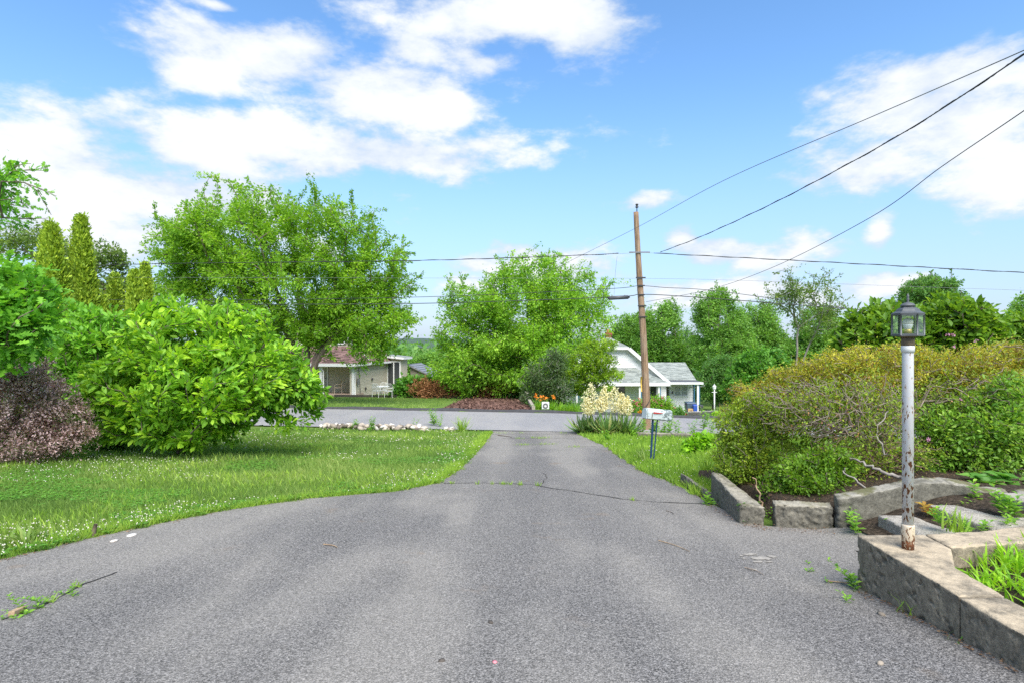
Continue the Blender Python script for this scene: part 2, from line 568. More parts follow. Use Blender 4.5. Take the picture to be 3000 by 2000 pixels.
M['turf'] = soilmat('turf', (0.060, 0.115, 0.020), (0.110, 0.190, 0.030), (0.200, 0.240, 0.070), 9)
M['soil'] = soilmat('soil', (0.022, 0.017, 0.012), (0.055, 0.042, 0.029), (0.135, 0.100, 0.070), 30)
M['mulch'] = soilmat('mulch', (0.070, 0.036, 0.028), (0.155, 0.085, 0.066), (0.290, 0.185, 0.145), 7)
M['hill'] = soilmat('hill', (0.050, 0.080, 0.060), (0.065, 0.100, 0.070), (0.080, 0.120, 0.080), 0.01)


def concrete(name, a, b, dirt, scale=3.0, pebbly=False, moss=0.0):
    m, t, out = newmat(name)
    tc = t.n('ShaderNodeTexCoord')
    co = tc.outputs['Object']
    n1 = t.noise(co, scale, 8, 0.66)
    n2 = t.noise(co, scale * 9, 6, 0.7)
    n3 = t.noise(co, scale * 34, 4, 0.7)
    mixn = t.m('ADD', t.m('MULTIPLY', n2, 0.6), t.m('MULTIPLY', n3, 0.4))
    base = t.ramp(mixn, [(0.36, b), (0.52, a), (0.64, tuple(min(1, x * 1.25) for x in a))])
    nrm = t.n('ShaderNodeNewGeometry').outputs['Normal']
    nz = t.n('ShaderNodeSeparateXYZ', i={0: nrm}).outputs[2]
    side = t.m('SUBTRACT', 1.0, t.step(nz, 0.3, 0.75))          # weathered flanks carry more grime than trodden tops
    streak = t.noise(t.v('MULTIPLY', co, (1, 1, 0.25)), scale * 3.2, 5, 0.65)
    gf = t.m('ADD', t.m('ADD', t.m('MULTIPLY', n1, 0.6), t.m('MULTIPLY', streak, 0.4)), t.m('MULTIPLY', side, 0.13))
    grime = t.step(gf, 0.45, 0.60)
    c = t.mix(t.m('MULTIPLY', grime, 0.85), base, t.ramp(mixn, [(0.36, tuple(x * 0.35 for x in dirt)), (0.5, dirt), (0.66, tuple(x * 1.9 for x in dirt))]))
    speck = t.m('MULTIPLY', t.step(t.vor(co, 55), 0.20, 0.1), t.step(n2, 0.5, 0.56))
    c = t.mix(t.m('MULTIPLY', speck, 0.6), c, (0.03, 0.028, 0.024))
    if pebbly:
        vc = t.n('ShaderNodeTexVoronoi', feature='F1', i={'Scale': 150.0})
        t.L.new(co, vc.inputs['Vector'])
        vb = t.n('ShaderNodeSeparateColor', i={0: vc.outputs['Color']}).outputs[0]
        c = t.mix(0.5, c, t.ramp(vb, [(0.1, (0.09, 0.08, 0.07)), (0.5, (0.26, 0.24, 0.2)), (0.9, (0.5, 0.46, 0.4))]))
    if moss:
        mm = t.m('MULTIPLY', t.step(t.noise(t.v('ADD', co, (4, 4, 4)), 4, 5, 0.6), 0.5, 0.62), t.step(nz, 0.35, 0.8))
        c = t.mix(t.m('MULTIPLY', mm, moss), c, (0.085, 0.085, 0.018))
    p = t.n('ShaderNodeBsdfPrincipled', i={'Base Color': c, 'Roughness': 0.92, 'Specular IOR Level': 0.25})
    bn = t.n('ShaderNodeBump', i={'Strength': 0.75, 'Distance': 0.008, 'Height': t.m('ADD', n2, t.m('MULTIPLY', t.noise(co, 120, 3, 0.6), 0.5))})
    t.L.new(bn.outputs[0], p.inputs['Normal'])
    t.L.new(p.outputs[0], out.inputs[0])
    return m


M['concrete'] = concrete('planter_concrete', (0.42, 0.345, 0.24), (0.29, 0.24, 0.17), (0.150, 0.130, 0.098), 2.6)
M['slab'] = concrete('slab_stone', (0.29, 0.272, 0.225), (0.19, 0.178, 0.145), (0.105, 0.100, 0.078), 2.2, False, 0.75)
M['edging'] = concrete('edging_concrete', (0.31, 0.285, 0.225), (0.20, 0.182, 0.142), (0.11, 0.102, 0.08), 3.0, False, 0.4)
M['step'] = concrete('step_concrete', (0.44, 0.41, 0.35), (0.24, 0.22, 0.18), (0.14, 0.125, 0.1), 2.5, True)
M['pale_concrete'] = concrete('pale_concrete', (0.50, 0.46, 0.40), (0.38, 0.34, 0.29), (0.25, 0.22, 0.18), 1.5)
M['stone'] = tinted('border_stone', [(0.0, (0.13, 0.11, 0.085)), (0.35, (0.33, 0.28, 0.22)), (0.75, (0.48, 0.42, 0.35)), (1.0, (0.62, 0.57, 0.51))], 0.9, 0.5)
M['white_paint'] = plain('white_paint', (0.72, 0.72, 0.71), (0.64, 0.64, 0.63), 3, 0.5)
M['white_siding'] = tinted('white_siding', [(0.0, (0.68, 0.68, 0.69)), (1.0, (0.80, 0.80, 0.80))], 0.5)
M['beige_siding'] = tinted('beige_siding', [(0.0, (0.45, 0.40, 0.31)), (1.0, (0.54, 0.48, 0.375))], 0.6)
M['brown_shingle'] = tinted('brown_shingle', [(0.0, (0.085, 0.050, 0.045)), (0.5, (0.165, 0.100, 0.088)), (1.0, (0.26, 0.165, 0.145))], 0.9, 0.4)
M['grey_shingle'] = tinted('grey_shingle', [(0.0, (0.18, 0.20, 0.185)), (0.5, (0.27, 0.295, 0.27)), (1.0, (0.36, 0.385, 0.355))], 0.9, 0.4)
M['tar_roof'] = plain('tar_roof', (0.105, 0.11, 0.12), (0.07, 0.072, 0.08), 5, 0.85)
M['metal_roof'] = plain('metal_roof', (0.26, 0.27, 0.29), (0.20, 0.21, 0.225), 5, 0.5, 0.3)
M['brick'] = tinted('chimney_brick', [(0.0, (0.15, 0.045, 0.03)), (1.0, (0.30, 0.095, 0.06))], 0.9, 0.5)
M['clay'] = plain('clay_flue', (0.50, 0.21, 0.10), (0.38, 0.16, 0.08), 10, 0.85)
M['dark_glass'] = plain('window_glass', (0.045, 0.05, 0.055), (0.03, 0.034, 0.038), 3, 0.08, spec=0.9)
M['blind'] = plain('window_blind', (0.36, 0.37, 0.31), (0.26, 0.27, 0.22), 3, 0.7, stretch=(9, 9, 0.2))
M['grey_blind'] = plain('grey_blind', (0.42, 0.43, 0.44), (0.34, 0.35, 0.36), 4, 0.5)
M['deck_wood'] = plain('deck_wood', (0.21, 0.125, 0.10), (0.13, 0.075, 0.06), 8, 0.85)
M['porch_floor'] = plain('porch_floor', (0.40, 0.30, 0.23), (0.32, 0.24, 0.18), 5, 0.8)
M['drab_beige'] = plain('porch_wall', (0.30, 0.27, 0.22), (0.25, 0.22, 0.18), 5, 0.8)  # dull beige, darker than the siding; covers the shed wall
M['blue_trim'] = plain('blue_trim', (0.045, 0.16, 0.27), (0.035, 0.12, 0.22), 5, 0.5)
M['dark_timber'] = plain('dark_timber', (0.10, 0.085, 0.07), (0.055, 0.045, 0.036), 10, 0.9, bump=0.5)
M['grey_timber'] = plain('grey_timber', (0.40, 0.36, 0.29), (0.25, 0.22, 0.17), 9, 0.9, bump=0.5, stretch=(1, 1, 1))
M['black_rubber'] = plain('black_rubber', (0.030, 0.031, 0.034), (0.02, 0.02, 0.022), 8, 0.6)
M['wire_grey'] = plain('wire_grey', (0.20, 0.20, 0.21), (0.13, 0.13, 0.14), 8, 0.5)
M['splice'] = plain('splice_case', (0.075, 0.080, 0.088), (0.05, 0.053, 0.06), 8, 0.5)
M['steel'] = plain('galvanised', (0.36, 0.36, 0.37), (0.26, 0.26, 0.27), 20, 0.5, 0.7)
M['pewter'] = plain('lantern_metal', (0.125, 0.135, 0.140), (0.070, 0.075, 0.080), 12, 0.55, 0.25)
M['aged_metal'] = plain('aged_metal', (0.215, 0.160, 0.105), (0.110, 0.088, 0.066), 18, 0.8, 0.2, bump=0.4)
M['brass'] = plain('brass_socket', (0.60, 0.48, 0.17), (0.42, 0.32, 0.11), 25, 0.45, 0.5)
M['bulb'] = plain('bulb_plastic', (0.82, 0.82, 0.82), (0.80, 0.80, 0.80), 2, 0.35)
M['bulb_top'] = plain('bulb_globe', (0.74, 0.71, 0.64), (0.70, 0.67, 0.60), 2, 0.3)
M['navy'] = plain('navy_paint', (0.014, 0.050, 0.135), (0.008, 0.026, 0.08), 18, 0.5, bump=0.2)
M['red_paint'] = plain('red_paint', (0.50, 0.035, 0.035), (0.32, 0.03, 0.03), 20, 0.5)
M['red_plastic'] = plain('red_plastic', (0.62, 0.04, 0.03), (0.50, 0.03, 0.025), 5, 0.45)
M['blue_plastic'] = plain('blue_plastic', (0.025, 0.085, 0.42), (0.02, 0.065, 0.34), 5, 0.45)
M['slate_plastic'] = plain('slate_plastic', (0.075, 0.115, 0.17), (0.055, 0.085, 0.13), 5, 0.5)
M['dark_plastic'] = plain('dark_plastic', (0.045, 0.048, 0.055), (0.03, 0.032, 0.038), 5, 0.5)
M['cardboard'] = plain('cardboard', (0.52, 0.34, 0.17), (0.45, 0.29, 0.14), 6, 0.9)
M['chair_white'] = plain('chair_white', (0.72, 0.72, 0.68), (0.60, 0.60, 0.56), 6, 0.6)
M['tan_metal'] = plain('tan_metal', (0.52, 0.44, 0.33), (0.40, 0.33, 0.25), 6, 0.5)
M['grey_ring'] = plain('grey_ring', (0.16, 0.15, 0.14), (0.10, 0.10, 0.09), 10, 0.7)
M['yellow_tag'] = plain('yellow_tag', (0.65, 0.42, 0.06), (0.45, 0.30, 0.05), 12, 0.6)
M['pink_scrap'] = plain('pink_scrap', (0.72, 0.24, 0.27), (0.62, 0.18, 0.2), 9, 0.6)
M['navy_cloth'] = plain('navy_cloth', (0.035, 0.045, 0.11), (0.4, 0.4, 0.45), 6, 0.9)


def pole_wood():
    m, t, out = newmat('pole_wood')
    co = t.n('ShaderNodeTexCoord').outputs['Object']
    st = t.v('MULTIPLY', co, (9, 9, 0.35))
    n = t.noise(st, 4.0, 6, 0.65)
    n2 = t.noise(co, 1.3, 3, 0.5)
    c = t.ramp(n, [(0.28, (0.055, 0.035, 0.022)), (0.45, (0.235, 0.150, 0.092)), (0.66, (0.43, 0.300, 0.195))])
    c = t.mix(t.m('MULTIPLY', t.step(n2, 0.45, 0.7), 0.3), c, (0.40, 0.33, 0.26))
    p = t.n('ShaderNodeBsdfPrincipled', i={'Base Color': c, 'Roughness': 0.92, 'Specular IOR Level': 0.2})
    bn = t.n('ShaderNodeBump', i={'Strength': 1.0, 'Distance': 0.03, 'Height': n})
    t.L.new(bn.outputs[0], p.inputs['Normal'])
    t.L.new(p.outputs[0], out.inputs[0])
    return m


M['pole_wood'] = pole_wood()


def rusty(name, lo, hi, paint, more=0.0):
    """white paint flaking to rust; more of it the lower it sits (object z from lo to hi)"""
    m, t, out = newmat(name)
    co = t.n('ShaderNodeTexCoord').outputs['Object']
    z = t.n('ShaderNodeSeparateXYZ', i={0: co}).outputs[2]
    h = t.n('ShaderNodeMapRange', i={0: z, 1: lo, 2: hi, 3: 1.0, 4: 0.0}).outputs[0]
    st = t.v('MULTIPLY', co, (1.0, 1.0, 0.38))
    n = t.noise(st, 72, 4, 0.55)
    n = t.m('ADD', n, t.m('MULTIPLY', t.m('SUBTRACT', t.noise(co, 9, 2, 0.5), 0.5), 0.35))
    th = t.m('MULTIPLY_ADD', t.m('POWER', t.m('MAXIMUM', t.m('MINIMUM', h, 1.0), 0.0), 1.1), 0.16, t.m('ADD', n, more))
    rust = t.step(th, 0.70, 0.735)
    halo = t.step(th, 0.62, 0.72)
    rc = t.ramp(t.noise(co, 110, 4, 0.6), [(0.3, (0.045, 0.018, 0.010)), (0.6, (0.20, 0.075, 0.030)), (0.8, (0.36, 0.17, 0.07))])
    c = t.mix(t.m('MULTIPLY', halo, 0.55), paint, (0.62, 0.50, 0.34))
    c = t.mix(rust, c, rc)
    p = t.n('ShaderNodeBsdfPrincipled', i={'Base Color': c, 'Roughness': t.m('MULTIPLY_ADD', rust, 0.45, 0.42), 'Specular IOR Level': 0.4})
    bn = t.n('ShaderNodeBump', i={'Strength': 0.6, 'Distance': 0.003, 'Height': t.m('SUBTRACT', 1.0, rust)})
    t.L.new(bn.outputs[0], p.inputs['Normal'])
    t.L.new(p.outputs[0], out.inputs[0])
    return m


M['rust_post'] = rusty('rusty_post_paint', -0.05, 1.55, (0.56, 0.56, 0.575), 0.036)
M['rust_base'] = rusty('rusty_base_paint', 0.0, 0.16, (0.56, 0.47, 0.35), 0.145)


def peel():
    """pale mailbox paint, peeled to dark primer in ragged patches on one end"""
    m, t, out = newmat('peeling_paint')
    co = t.n('ShaderNodeTexCoord').outputs['Object']
    sx = t.n('ShaderNodeSeparateXYZ', i={0: co})
    n = t.noise(t.v('MULTIPLY', co, (1, 1, 1.6)), 17, 5, 0.6)
    e = t.m('MULTIPLY', t.step(sx.outputs[0], -0.08, 0.17), 0.20)
    e = t.m('ADD', e, t.m('MULTIPLY', t.step(sx.outputs[2], 1.22, 1.02), 0.03))
    pl = t.step(t.m('ADD', n, e), 0.66, 0.69)
    c = t.ramp(t.noise(co, 7, 5, 0.6), [(0.3, (0.40, 0.46, 0.465)), (0.7, (0.52, 0.575, 0.575))])
    c = t.mix(pl, c, t.ramp(n, [(0.4, (0.10, 0.13, 0.13)), (0.75, (0.20, 0.24, 0.23))]))
    p = t.n('ShaderNodeBsdfPrincipled', i={'Base Color': c, 'Roughness': 0.55})
    t.L.new(p.outputs[0], out.inputs[0])
    return m


M['peel'] = peel()


def glassmat():
    m, t, out = newmat('lantern_glass')
    tr = t.n('ShaderNodeBsdfTransparent', i={'Color': (0.95, 0.985, 0.965)})
    gl = t.n('ShaderNodeBsdfGlossy', i={'Color': (0.9, 0.95, 0.95), 'Roughness': 0.03})
    fr = t.m('POWER', t.n('ShaderNodeLayerWeight', i={'Blend': 0.5}).outputs['Facing'], 4.0)
    mx = t.n('ShaderNodeMixShader', i={0: t.m('MULTIPLY_ADD', fr, 0.5, 0.12), 1: tr.outputs[0], 2: gl.outputs[0]})
    t.L.new(mx.outputs[0], out.inputs[0])
    return m


M['glass'] = glassmat()

# ================================================================== SETTING
def sheet(name, xs_of_y, ys, dz, mat, nx=24, kind='structure', label=None, cat=None):
    """a strip that follows the ground: xs_of_y(y) -> (left, right)"""
    V, Fc = [], []
    for j, y in enumerate(ys):
        a, b = xs_of_y(y)
        xs = np.linspace(a, b, nx)
        zs = zg(xs, np.full(nx, y)) + dz
        V += [(x, y, z) for x, z in zip(xs, zs)]
    for j in range(len(ys) - 1):
        for i in range(nx - 1):
            q = j * nx + i
            Fc.append((q, q + 1, q + nx + 1, q + nx))
    o = obj(name, V, np.array(Fc), mat, smooth=True)
    return tag(o, label, cat, kind=kind)


def ground():
    xs = np.concatenate([-np.geomspace(16, 3500, 34)[::-1], np.arange(-15.75, 16, 0.25), np.geomspace(16, 3500, 34)])
    ys = np.concatenate([[-300, -120, -50, -20, -12, -8, -5, -3], np.arange(-2, 30, 0.25), np.geomspace(30, 4200, 60)])
    XX, YY = np.meshgrid(xs, ys)
    ZZ = zg(XX, YY)
    ZZ = ZZ + (fbm(np.stack([XX.ravel() * 0.9, YY.ravel() * 0.9, 0 * XX.ravel()], 1), 2).reshape(XX.shape) - 0.5) * 0.02 - 0.02
    far = ss(300, 900, YY)
    ZZ = ZZ * (1 - far) + (-22) * far
    V = np.stack([XX.ravel(), YY.ravel(), ZZ.ravel()], 1)
    nx, ny = len(xs), len(ys)
    q = (np.arange(ny - 1)[:, None] * nx + np.arange(nx - 1)[None]).ravel()
    o = obj('ground', V, np.stack([q, q + 1, q + nx + 1, q + nx], 1), M['turf'], smooth=True)
    tag(o, 'green turf ground under the lawns and trees', 'ground', kind='structure')


ground()
LB = np.array([g(*p) for p in [(1441, 1262), (1410, 1300), (1377, 1339), (1330, 1380), (1275, 1416), (1148, 1441), (893, 1462), (640, 1498), (383, 1550), (190, 1592), (0, 1641)]])
RB = np.array([g(*p) for p in [(1696, 1272), (1773, 1307), (1837, 1352), (1888, 1384), (2002, 1428), (2092, 1480)]])
LBy, LBx = np.concatenate([[-9, 2.0, 3.4], LB[::-1, 1]]), np.concatenate([[-12, -9.0, -6.4], LB[::-1, 0]])
RBy = np.concatenate([[-9, 4.2, 4.35, 5.5, 5.7, 6.0], RB[::-1, 1]])
RBx = np.concatenate([[2.7, 2.7, 3.75, 3.6, 3.2, 2.55], RB[::-1, 0]])


def drive_left(y): return np.interp(y, LBy, LBx)
def drive_right(y): return np.interp(y, RBy, RBx)


def wavy(y):
    n = fbm(np.array([[y * 2.2, 3.1, 0], [y * 2.2, 9.7, 4]]), 3) - 0.5
    return (drive_left(y) + n[0] * 0.16, drive_right(y) + (n[1] * 0.14 if y > 6 else 0))


sheet('driveway', wavy, np.concatenate([np.arange(-8, 3, 0.4), np.arange(3, 18.35, 0.12)]), 0.012, M['driveway'], 40,
      label='worn grey asphalt driveway running down to the road', cat='driveway')
ks = np.linspace(-60, 45, 180)


def along(name, lo, hi, dz, mat, n=6, label=None, cat=None):
    V, Fc = [], []
    for x in ks:
        a, b = lo(x), hi(x)
        ys = np.linspace(a, b, n)
        for y in ys:
            V.append((x, y, float(zg(x, min(y, far_edge(x) - 1e-3))) + dz))
    for j in range(len(ks) - 1):
        for i in range(n - 1):
            q = j * n + i
            Fc.append((q + n, q + n + 1, q + 1, q))
    return tag(obj(name, V, np.array(Fc), mat, smooth=True), label, cat, kind='structure')


along('road', lambda x: near_edge(x) - 0.02, lambda x: far_edge(x) + 0.02, 0.020, M['road'], label='pale grey asphalt road crossing behind the lawns', cat='road')
V, Fc = [], []
for x in ks:
    y = far_edge(x)
    z = float(zg(x, y - 1e-3))
    wob = 0.03 * math.sin(x * 1.7) + 0.02 * math.sin(x * 4.1)
    for (dy, h) in ((0.0, -0.1), (0.02, 0.07), (0.10, 0.12 + wob * 0.4), (0.30, 0.11 + wob * 0.5), (0.42, -0.1)):
        V.append((x, y + dy + wob, z + h))
for j in range(len(ks) - 1):
    for i in range(4):
        q = j * 5 + i
        Fc.append((q + 5, q + 6, q + 1, q))
tag(obj('kerb', V, np.array(Fc), M['kerb'], smooth=True), 'low dark asphalt kerb along the far side of the road', 'kerb', kind='structure')


def crack(pts, wdt, name='crack', mat='crack', dz=0.017):
    P = [g(*p) for p in pts]
    Q = []
    for a, b in zip(P[:-1], P[1:]):
        n = max(2, int(np.linalg.norm(b - a) / 0.06))
        for k in range(n):
            Q.append(a + (b - a) * k / n)
    Q.append(P[-1])
    Q = np.array(Q)
    nz = fbm(Q * np.array([3.0, 3.0, 0]) + 5, 3) - 0.5
    nw = vnoise(Q * 9.0)
    d = np.gradient(Q, axis=0)
    d /= np.linalg.norm(d, axis=1, keepdims=True)
    s = np.stack([-d[:, 1], d[:, 0], 0 * d[:, 0]], 1)
    c = Q + s * (nz * 0.16)[:, None]
    ww = (wdt * (0.15 + 1.2 * nw))[:, None]
    A, B = c + s * ww, c - s * ww
    V = np.concatenate([A, B])
    V[:, 2] = zg(V[:, 0], V[:, 1]) + dz
    n = len(Q)
    i = np.arange(n - 1)
    return obj(name, V, np.stack([i, i + n, i + 1 + n, i + 1], 1), M[mat]), c


CR = []
for k, (pts, wd) in enumerate([
        ([(1300, 1417), (1420, 1416), (1560, 1421), (1630, 1436), (1740, 1450), (1830, 1466), (1910, 1472), (2060, 1478)], 0.011),
        ([(0, 1822), (60, 1805), (110, 1790), (190, 1750), (250, 1715), (330, 1680)], 0.010),
        ([(1440, 1272), (1560, 1271), (1690, 1272)], 0.018), ([(1470, 1285), (1600, 1284), (1700, 1283)], 0.014),
        ([(1500, 1303), (1600, 1302)], 0.012), ([(1660, 1309), (1745, 1309)], 0.012),
        ([(1585, 1420), (1598, 1400), (1592, 1388)], 0.008)]):
    o, c = crack(pts, wd)
    tag(o, kind='structure', label='dark crack across the driveway asphalt', cat='crack')
    CR.append(c)

# mulch bed, path, planter soil, banks
def patch(name, px_pts, dz, mat, label, cat, n=16, hump=0.0):
    """quad patch on the ground: corners near-left, near-right, far-right, far-left (pixels)"""
    a, b, c, d = [g(*p) if len(p) == 2 else gx(p[0], p[2]) for p in px_pts]
    V, Fc = [], []
    for j in range(n):
        v = j / (n - 1)
        for i in range(n):
            u = i / (n - 1)
            p = (a * (1 - u) + b * u) * (1 - v) + (d * (1 - u) + c * u) * v
            e = math.sin(math.pi * u) ** 0.6 * math.sin(math.pi * v) ** 0.6
            nn = float(fbm(np.array([[p[0] * 3, p[1] * 3, 1.0]]), 3)[0]) - 0.5
            V.append((p[0], p[1], float(zg(p[0], p[1])) + dz + hump * e + nn * 0.10 * min(1, e * 2)))
    for j in range(n - 1):
        for i in range(n - 1):
            q = j * n + i
            Fc.append((q, q + 1, q + n + 1, q + n))
    return tag(obj(name, V, np.array(Fc), mat, smooth=True), label, cat, kind='structure')


fy = lambda px: 24.4 / (1 + 0.15 * (px - 1500) / F) + 0.42
patch('mulch_bed', [(1288, 0, fy(1288)), (1560, 0, fy(1560)), (1535, 0, 35.5), (1375, 0, 36.5)], 0.03, M['mulch'],
      'reddish brown mulch bed beyond the road', 'mulch bed', 34, 0.03)
patch('path', [(2010, 0, 24.6), (2075, 0, 24.2), (2010, 0, 43.0), (1975, 0, 43.0)], 0.05, M['pale_concrete'], 'pale path leading to the white house', 'path', 14)


def hills():
    xs = np.linspace(-3400, 3400, 120)
    V, Fc = [], []
    for x in xs:
        h = 4 + 22 * float(fbm(np.array([[x * 0.0016 + 3, 1.0, 2.0]]), 3)[0])
        for (y, z) in ((2000, -24), (2250, -5), (2500, h * 0.7), (2750, h), (3100, -30)):
            V.append((x, y, z + 4 * math.sin(x * 0.02 + y)))
    for i in range(len(xs) - 1):
        for j in range(4):
            q = i * 5 + j
            Fc.append((q, q + 5, q + 6, q + 1))
    tag(obj('hills', V, np.array(Fc), M['hill'], smooth=True), 'low wooded hills on the horizon', 'hills', kind='structure')


hills()

# ================================================================== PLANT BUILDERS
def tpl(half, mid=(0.5, 0.0, 0.0), tip=(1, 0, 0)):
    """leaf template: outline of one half [(x, w, z)...]; fan about the midrib point"""
    V = [mid, (0, 0, 0)] + [(x, w_, z) for x, w_, z in half] + [tip] + [(x, -w_, z) for x, w_, z in half[::-1]]
    n = len(V) - 1
    Fc = [(0, 1 + k, 1 + (k + 1) % n) for k in range(n)]
    return np.array(V, float), np.array(Fc)


T_DIA = (np.array([(0, 0, 0), (.45, .27, .07), (1, 0, -.04), (.45, -.27, .07)], float), np.array([(0, 2, 1), (0, 3, 2)]))
T_BROAD = tpl([(.28, .17, .06), (.66, .22, .07)], (.52, 0, -.01), (1, 0, -.09))
T_LOBE = tpl([(.22, .07, .01), (.30, .27, .05), (.42, .10, .01), (.56, .33, .05), (.66, .11, .01), (.82, .22, .02)], (.5, 0, 0), (1, 0, -.05))
T_MAPLE = tpl([(.02, .22, .03), (.34, .46, .05), (.50, .20, .02)], (.35, 0, 0), (1, 0, -.08))
T_FAN = (np.array([(0, 0, 0), (.45, .20, .03), (.95, .13, 0), (1, -.10, 0), (.5, -.22, -.03)], float), np.array([(0, 2, 1), (0, 3, 2), (0, 4, 3)]))
T_BLADE = (np.array([(0, .05, 0), (0, -.05, 0), (.55, .035, .10), (.55, -.035, .10), (1, 0, .02)], float), np.array([(0, 1, 3), (0, 3, 2), (2, 3, 4)]))
T_TRI = (np.array([(0, .06, 0), (0, -.06, 0), (1, 0, 0)], float), np.array([(0, 1, 2)]))
T_HEART = tpl([(-.08, .16, .02), (.15, .36, .06), (.55, .30, .05)], (.4, 0, 0), (1, 0, -.14))


def norm(a):
    return a / np.maximum(np.linalg.norm(a, axis=-1, keepdims=True), 1e-9)


def leafmesh(P, D, N, S, T, tint=None):
    tv, tf = T
    D = norm(D)
    W = np.cross(N, D)
    W = norm(W)
    N = np.cross(D, W)
    S = np.asarray(S)[:, None, None]
    V = P[:, None] + S * (tv[None, :, 0:1] * D[:, None] + tv[None, :, 1:2] * W[:, None] + tv[None, :, 2:3] * N[:, None])
    n, k = len(P), len(tv)
    Fc = (tf[None] + (np.arange(n) * k)[:, None, None]).reshape(-1, 3)
    if tint is None:
        tint = np.clip(rng.normal(0.5, 0.24, n), 0, 1)
    return V.reshape(-1, 3), Fc, np.repeat(tint, len(tf))


def join(parts):
    V, Fc, T, n = [], [], [], 0
    for v, f, t in parts:
        V.append(v); Fc.append(f + n); T.append(t); n += len(v)
    return np.concatenate(V), np.concatenate(Fc), np.concatenate(T)


class Skel:
    def __init__(s, cap=60000):
        s.p = np.zeros((cap, 3)); s.d = np.zeros((cap, 3)); s.l = np.zeros(cap); s.par = np.full(cap, -1); s.cnt = np.zeros(cap); s.n = 0
    def add(s, p, par):
        i = s.n
        s.p[i] = p
        s.par[i] = par
        if par >= 0:
            e = s.p[i] - s.p[par]
            L = np.linalg.norm(e)
            s.l[i] = s.l[par] + L
            s.d[i] = e / max(L, 1e-6)
        else:
            s.d[i] = (0, 0, 1)
        s.n += 1
        return i
    def line(s, i, q, step, up=0.0, wob=0.03, curl=0.35):
        a = s.p[i].copy()
        L = np.linalg.norm(q - a)
        n = max(1, int(round(L / step)))
        c = a + s.d[i] * L * curl + np.array([0, 0, up * L])
        for k in range(1, n + 1):
            t = k / n
            p = (1 - t) ** 2 * a + 2 * t * (1 - t) * c + t * t * q
            if k < n:
                p = p + rng.normal(0, wob * L / n ** 0.5, 3) * 0.5
            i = s.add(p, i)
        return i


def skeleton(base, forks, tips, step=0.4, alpha=0.35, up=0.12, wob=0.05, extra=None):
    s = Skel()
    root = s.add(base - np.array([0, 0, 0.15]), -1)
    for f in forks:
        s.line(root, np.asarray(f, float), step, 0.05, 0.03, 0.45)
    first = s.n
    o = np.mean(forks, axis=0)
    order = np.argsort(np.linalg.norm(tips - o, axis=1))
    ends = []
    todo = list(tips[order]) + (list(extra) if extra is not None else [])
    for t in todo:
        p = s.p[:s.n]
        e = t - p
        dist = np.linalg.norm(e, axis=1) + 1e-6
        ang = np.sum(e * s.d[:s.n], 1) / dist
        cost = dist * (1 + 0.7 * np.clip(0.35 - ang, 0, 1)) + alpha * s.l[:s.n]
        cost[:min(2, s.n)] += 1.0
        i = int(np.argmin(cost))
        ends.append(s.line(i, t, step, up if len(ends) < len(tips) else 0.22, wob))
    for e in ends:
        i = e
        while i >= 0:
            s.cnt[i] += 1
            i = s.par[i]
    return s, np.array(ends)


def branchmesh(s, r_tip, r_base, power=0.5, minr=0.0, sides=5):
    n = s.n
    idx = np.arange(1, n)
    idx = idx[s.par[1:n] >= 0]
    mx = max(s.cnt[:n].max(), 1)
    k = math.log(max(r_base / r_tip, 1.01)) / math.log(max(mx, 2))
    rad = r_tip * np.maximum(s.cnt[:n], 1) ** k
    par = s.par[idx].astype(int)
    keep = rad[idx] >= minr
    idx, par = idx[keep], par[keep]
    a, b = s.p[par], s.p[idx]
    ra, rb = np.minimum(rad[par], rad[idx] * 1.5), rad[idx]
    d = norm(b - a)
    a = a - d * (ra * 0.4)[:, None]
    ref = np.where(np.abs(d[:, 2:3]) < 0.9, np.array([[0, 0, 1.0]]), np.array([[1.0, 0, 0]]))
    u = norm(np.cross(d, ref))
    v = np.cross(u, d)
    th = 2 * np.pi * np.arange(sides) / sides
    cs, sn = np.cos(th), np.sin(th)
    ring = u[:, None] * cs[None, :, None] + v[:, None] * sn[None, :, None]
    A = a[:, None] + ring * ra[:, None, None]
    B = b[:, None] + ring * rb[:, None, None]
    V = np.concatenate([A, B], 1).reshape(-1, 3)
    m = len(idx)
    q = np.arange(sides)
    f = np.concatenate([np.stack([q, (q + 1) % sides, (q + 1) % sides + sides], 1), np.stack([q, (q + 1) % sides + sides, q + sides], 1)])
    Fc = (f[None] + (np.arange(m) * 2 * sides)[:, None, None]).reshape(-1, 3)
    return V, Fc


def lobes_px(L, Y):
    """[(px, py, rx, ry, depth offset, depth radius)] -> centres and radii in metres"""
    C, Rr = [], []
    for l in L:
        px, py, rx, ry = l[:4]
        dy = l[4] if len(l) > 4 else 0.0
        rd = l[5] if len(l) > 5 else rx / F * Y * 0.85
        C.append(at(px, py, Y + dy))
        Rr.append((rx / F * Y, rd, ry / F * Y))
    return np.array(C), np.array(Rr)


def sample_lobes(C, Rr, n, shell=0.5, gmin=0.1):
    wgt = np.array([r[0] * r[1] * r[2] for r in Rr]) ** 0.75
    k = rng.choice(len(C), n, p=wgt / wgt.sum())
    d = norm(rng.normal(0, 1, (n, 3)))
    r = (shell ** 3 + (1 - shell ** 3) * rng.random(n)) ** (1 / 3)
    r = r * rng.uniform(0.88, 1.06, n)
    P = C[k] + d * r[:, None] * Rr[k]
    lo = zg(P[:, 0], P[:, 1]) + gmin
    ok = P[:, 2] > lo
    if ok.sum() < max(8, n // 8):
        P[:, 2] = np.maximum(P[:, 2], lo + rng.random(n) * Rr[k][:, 2])
        return P
    return P[ok]


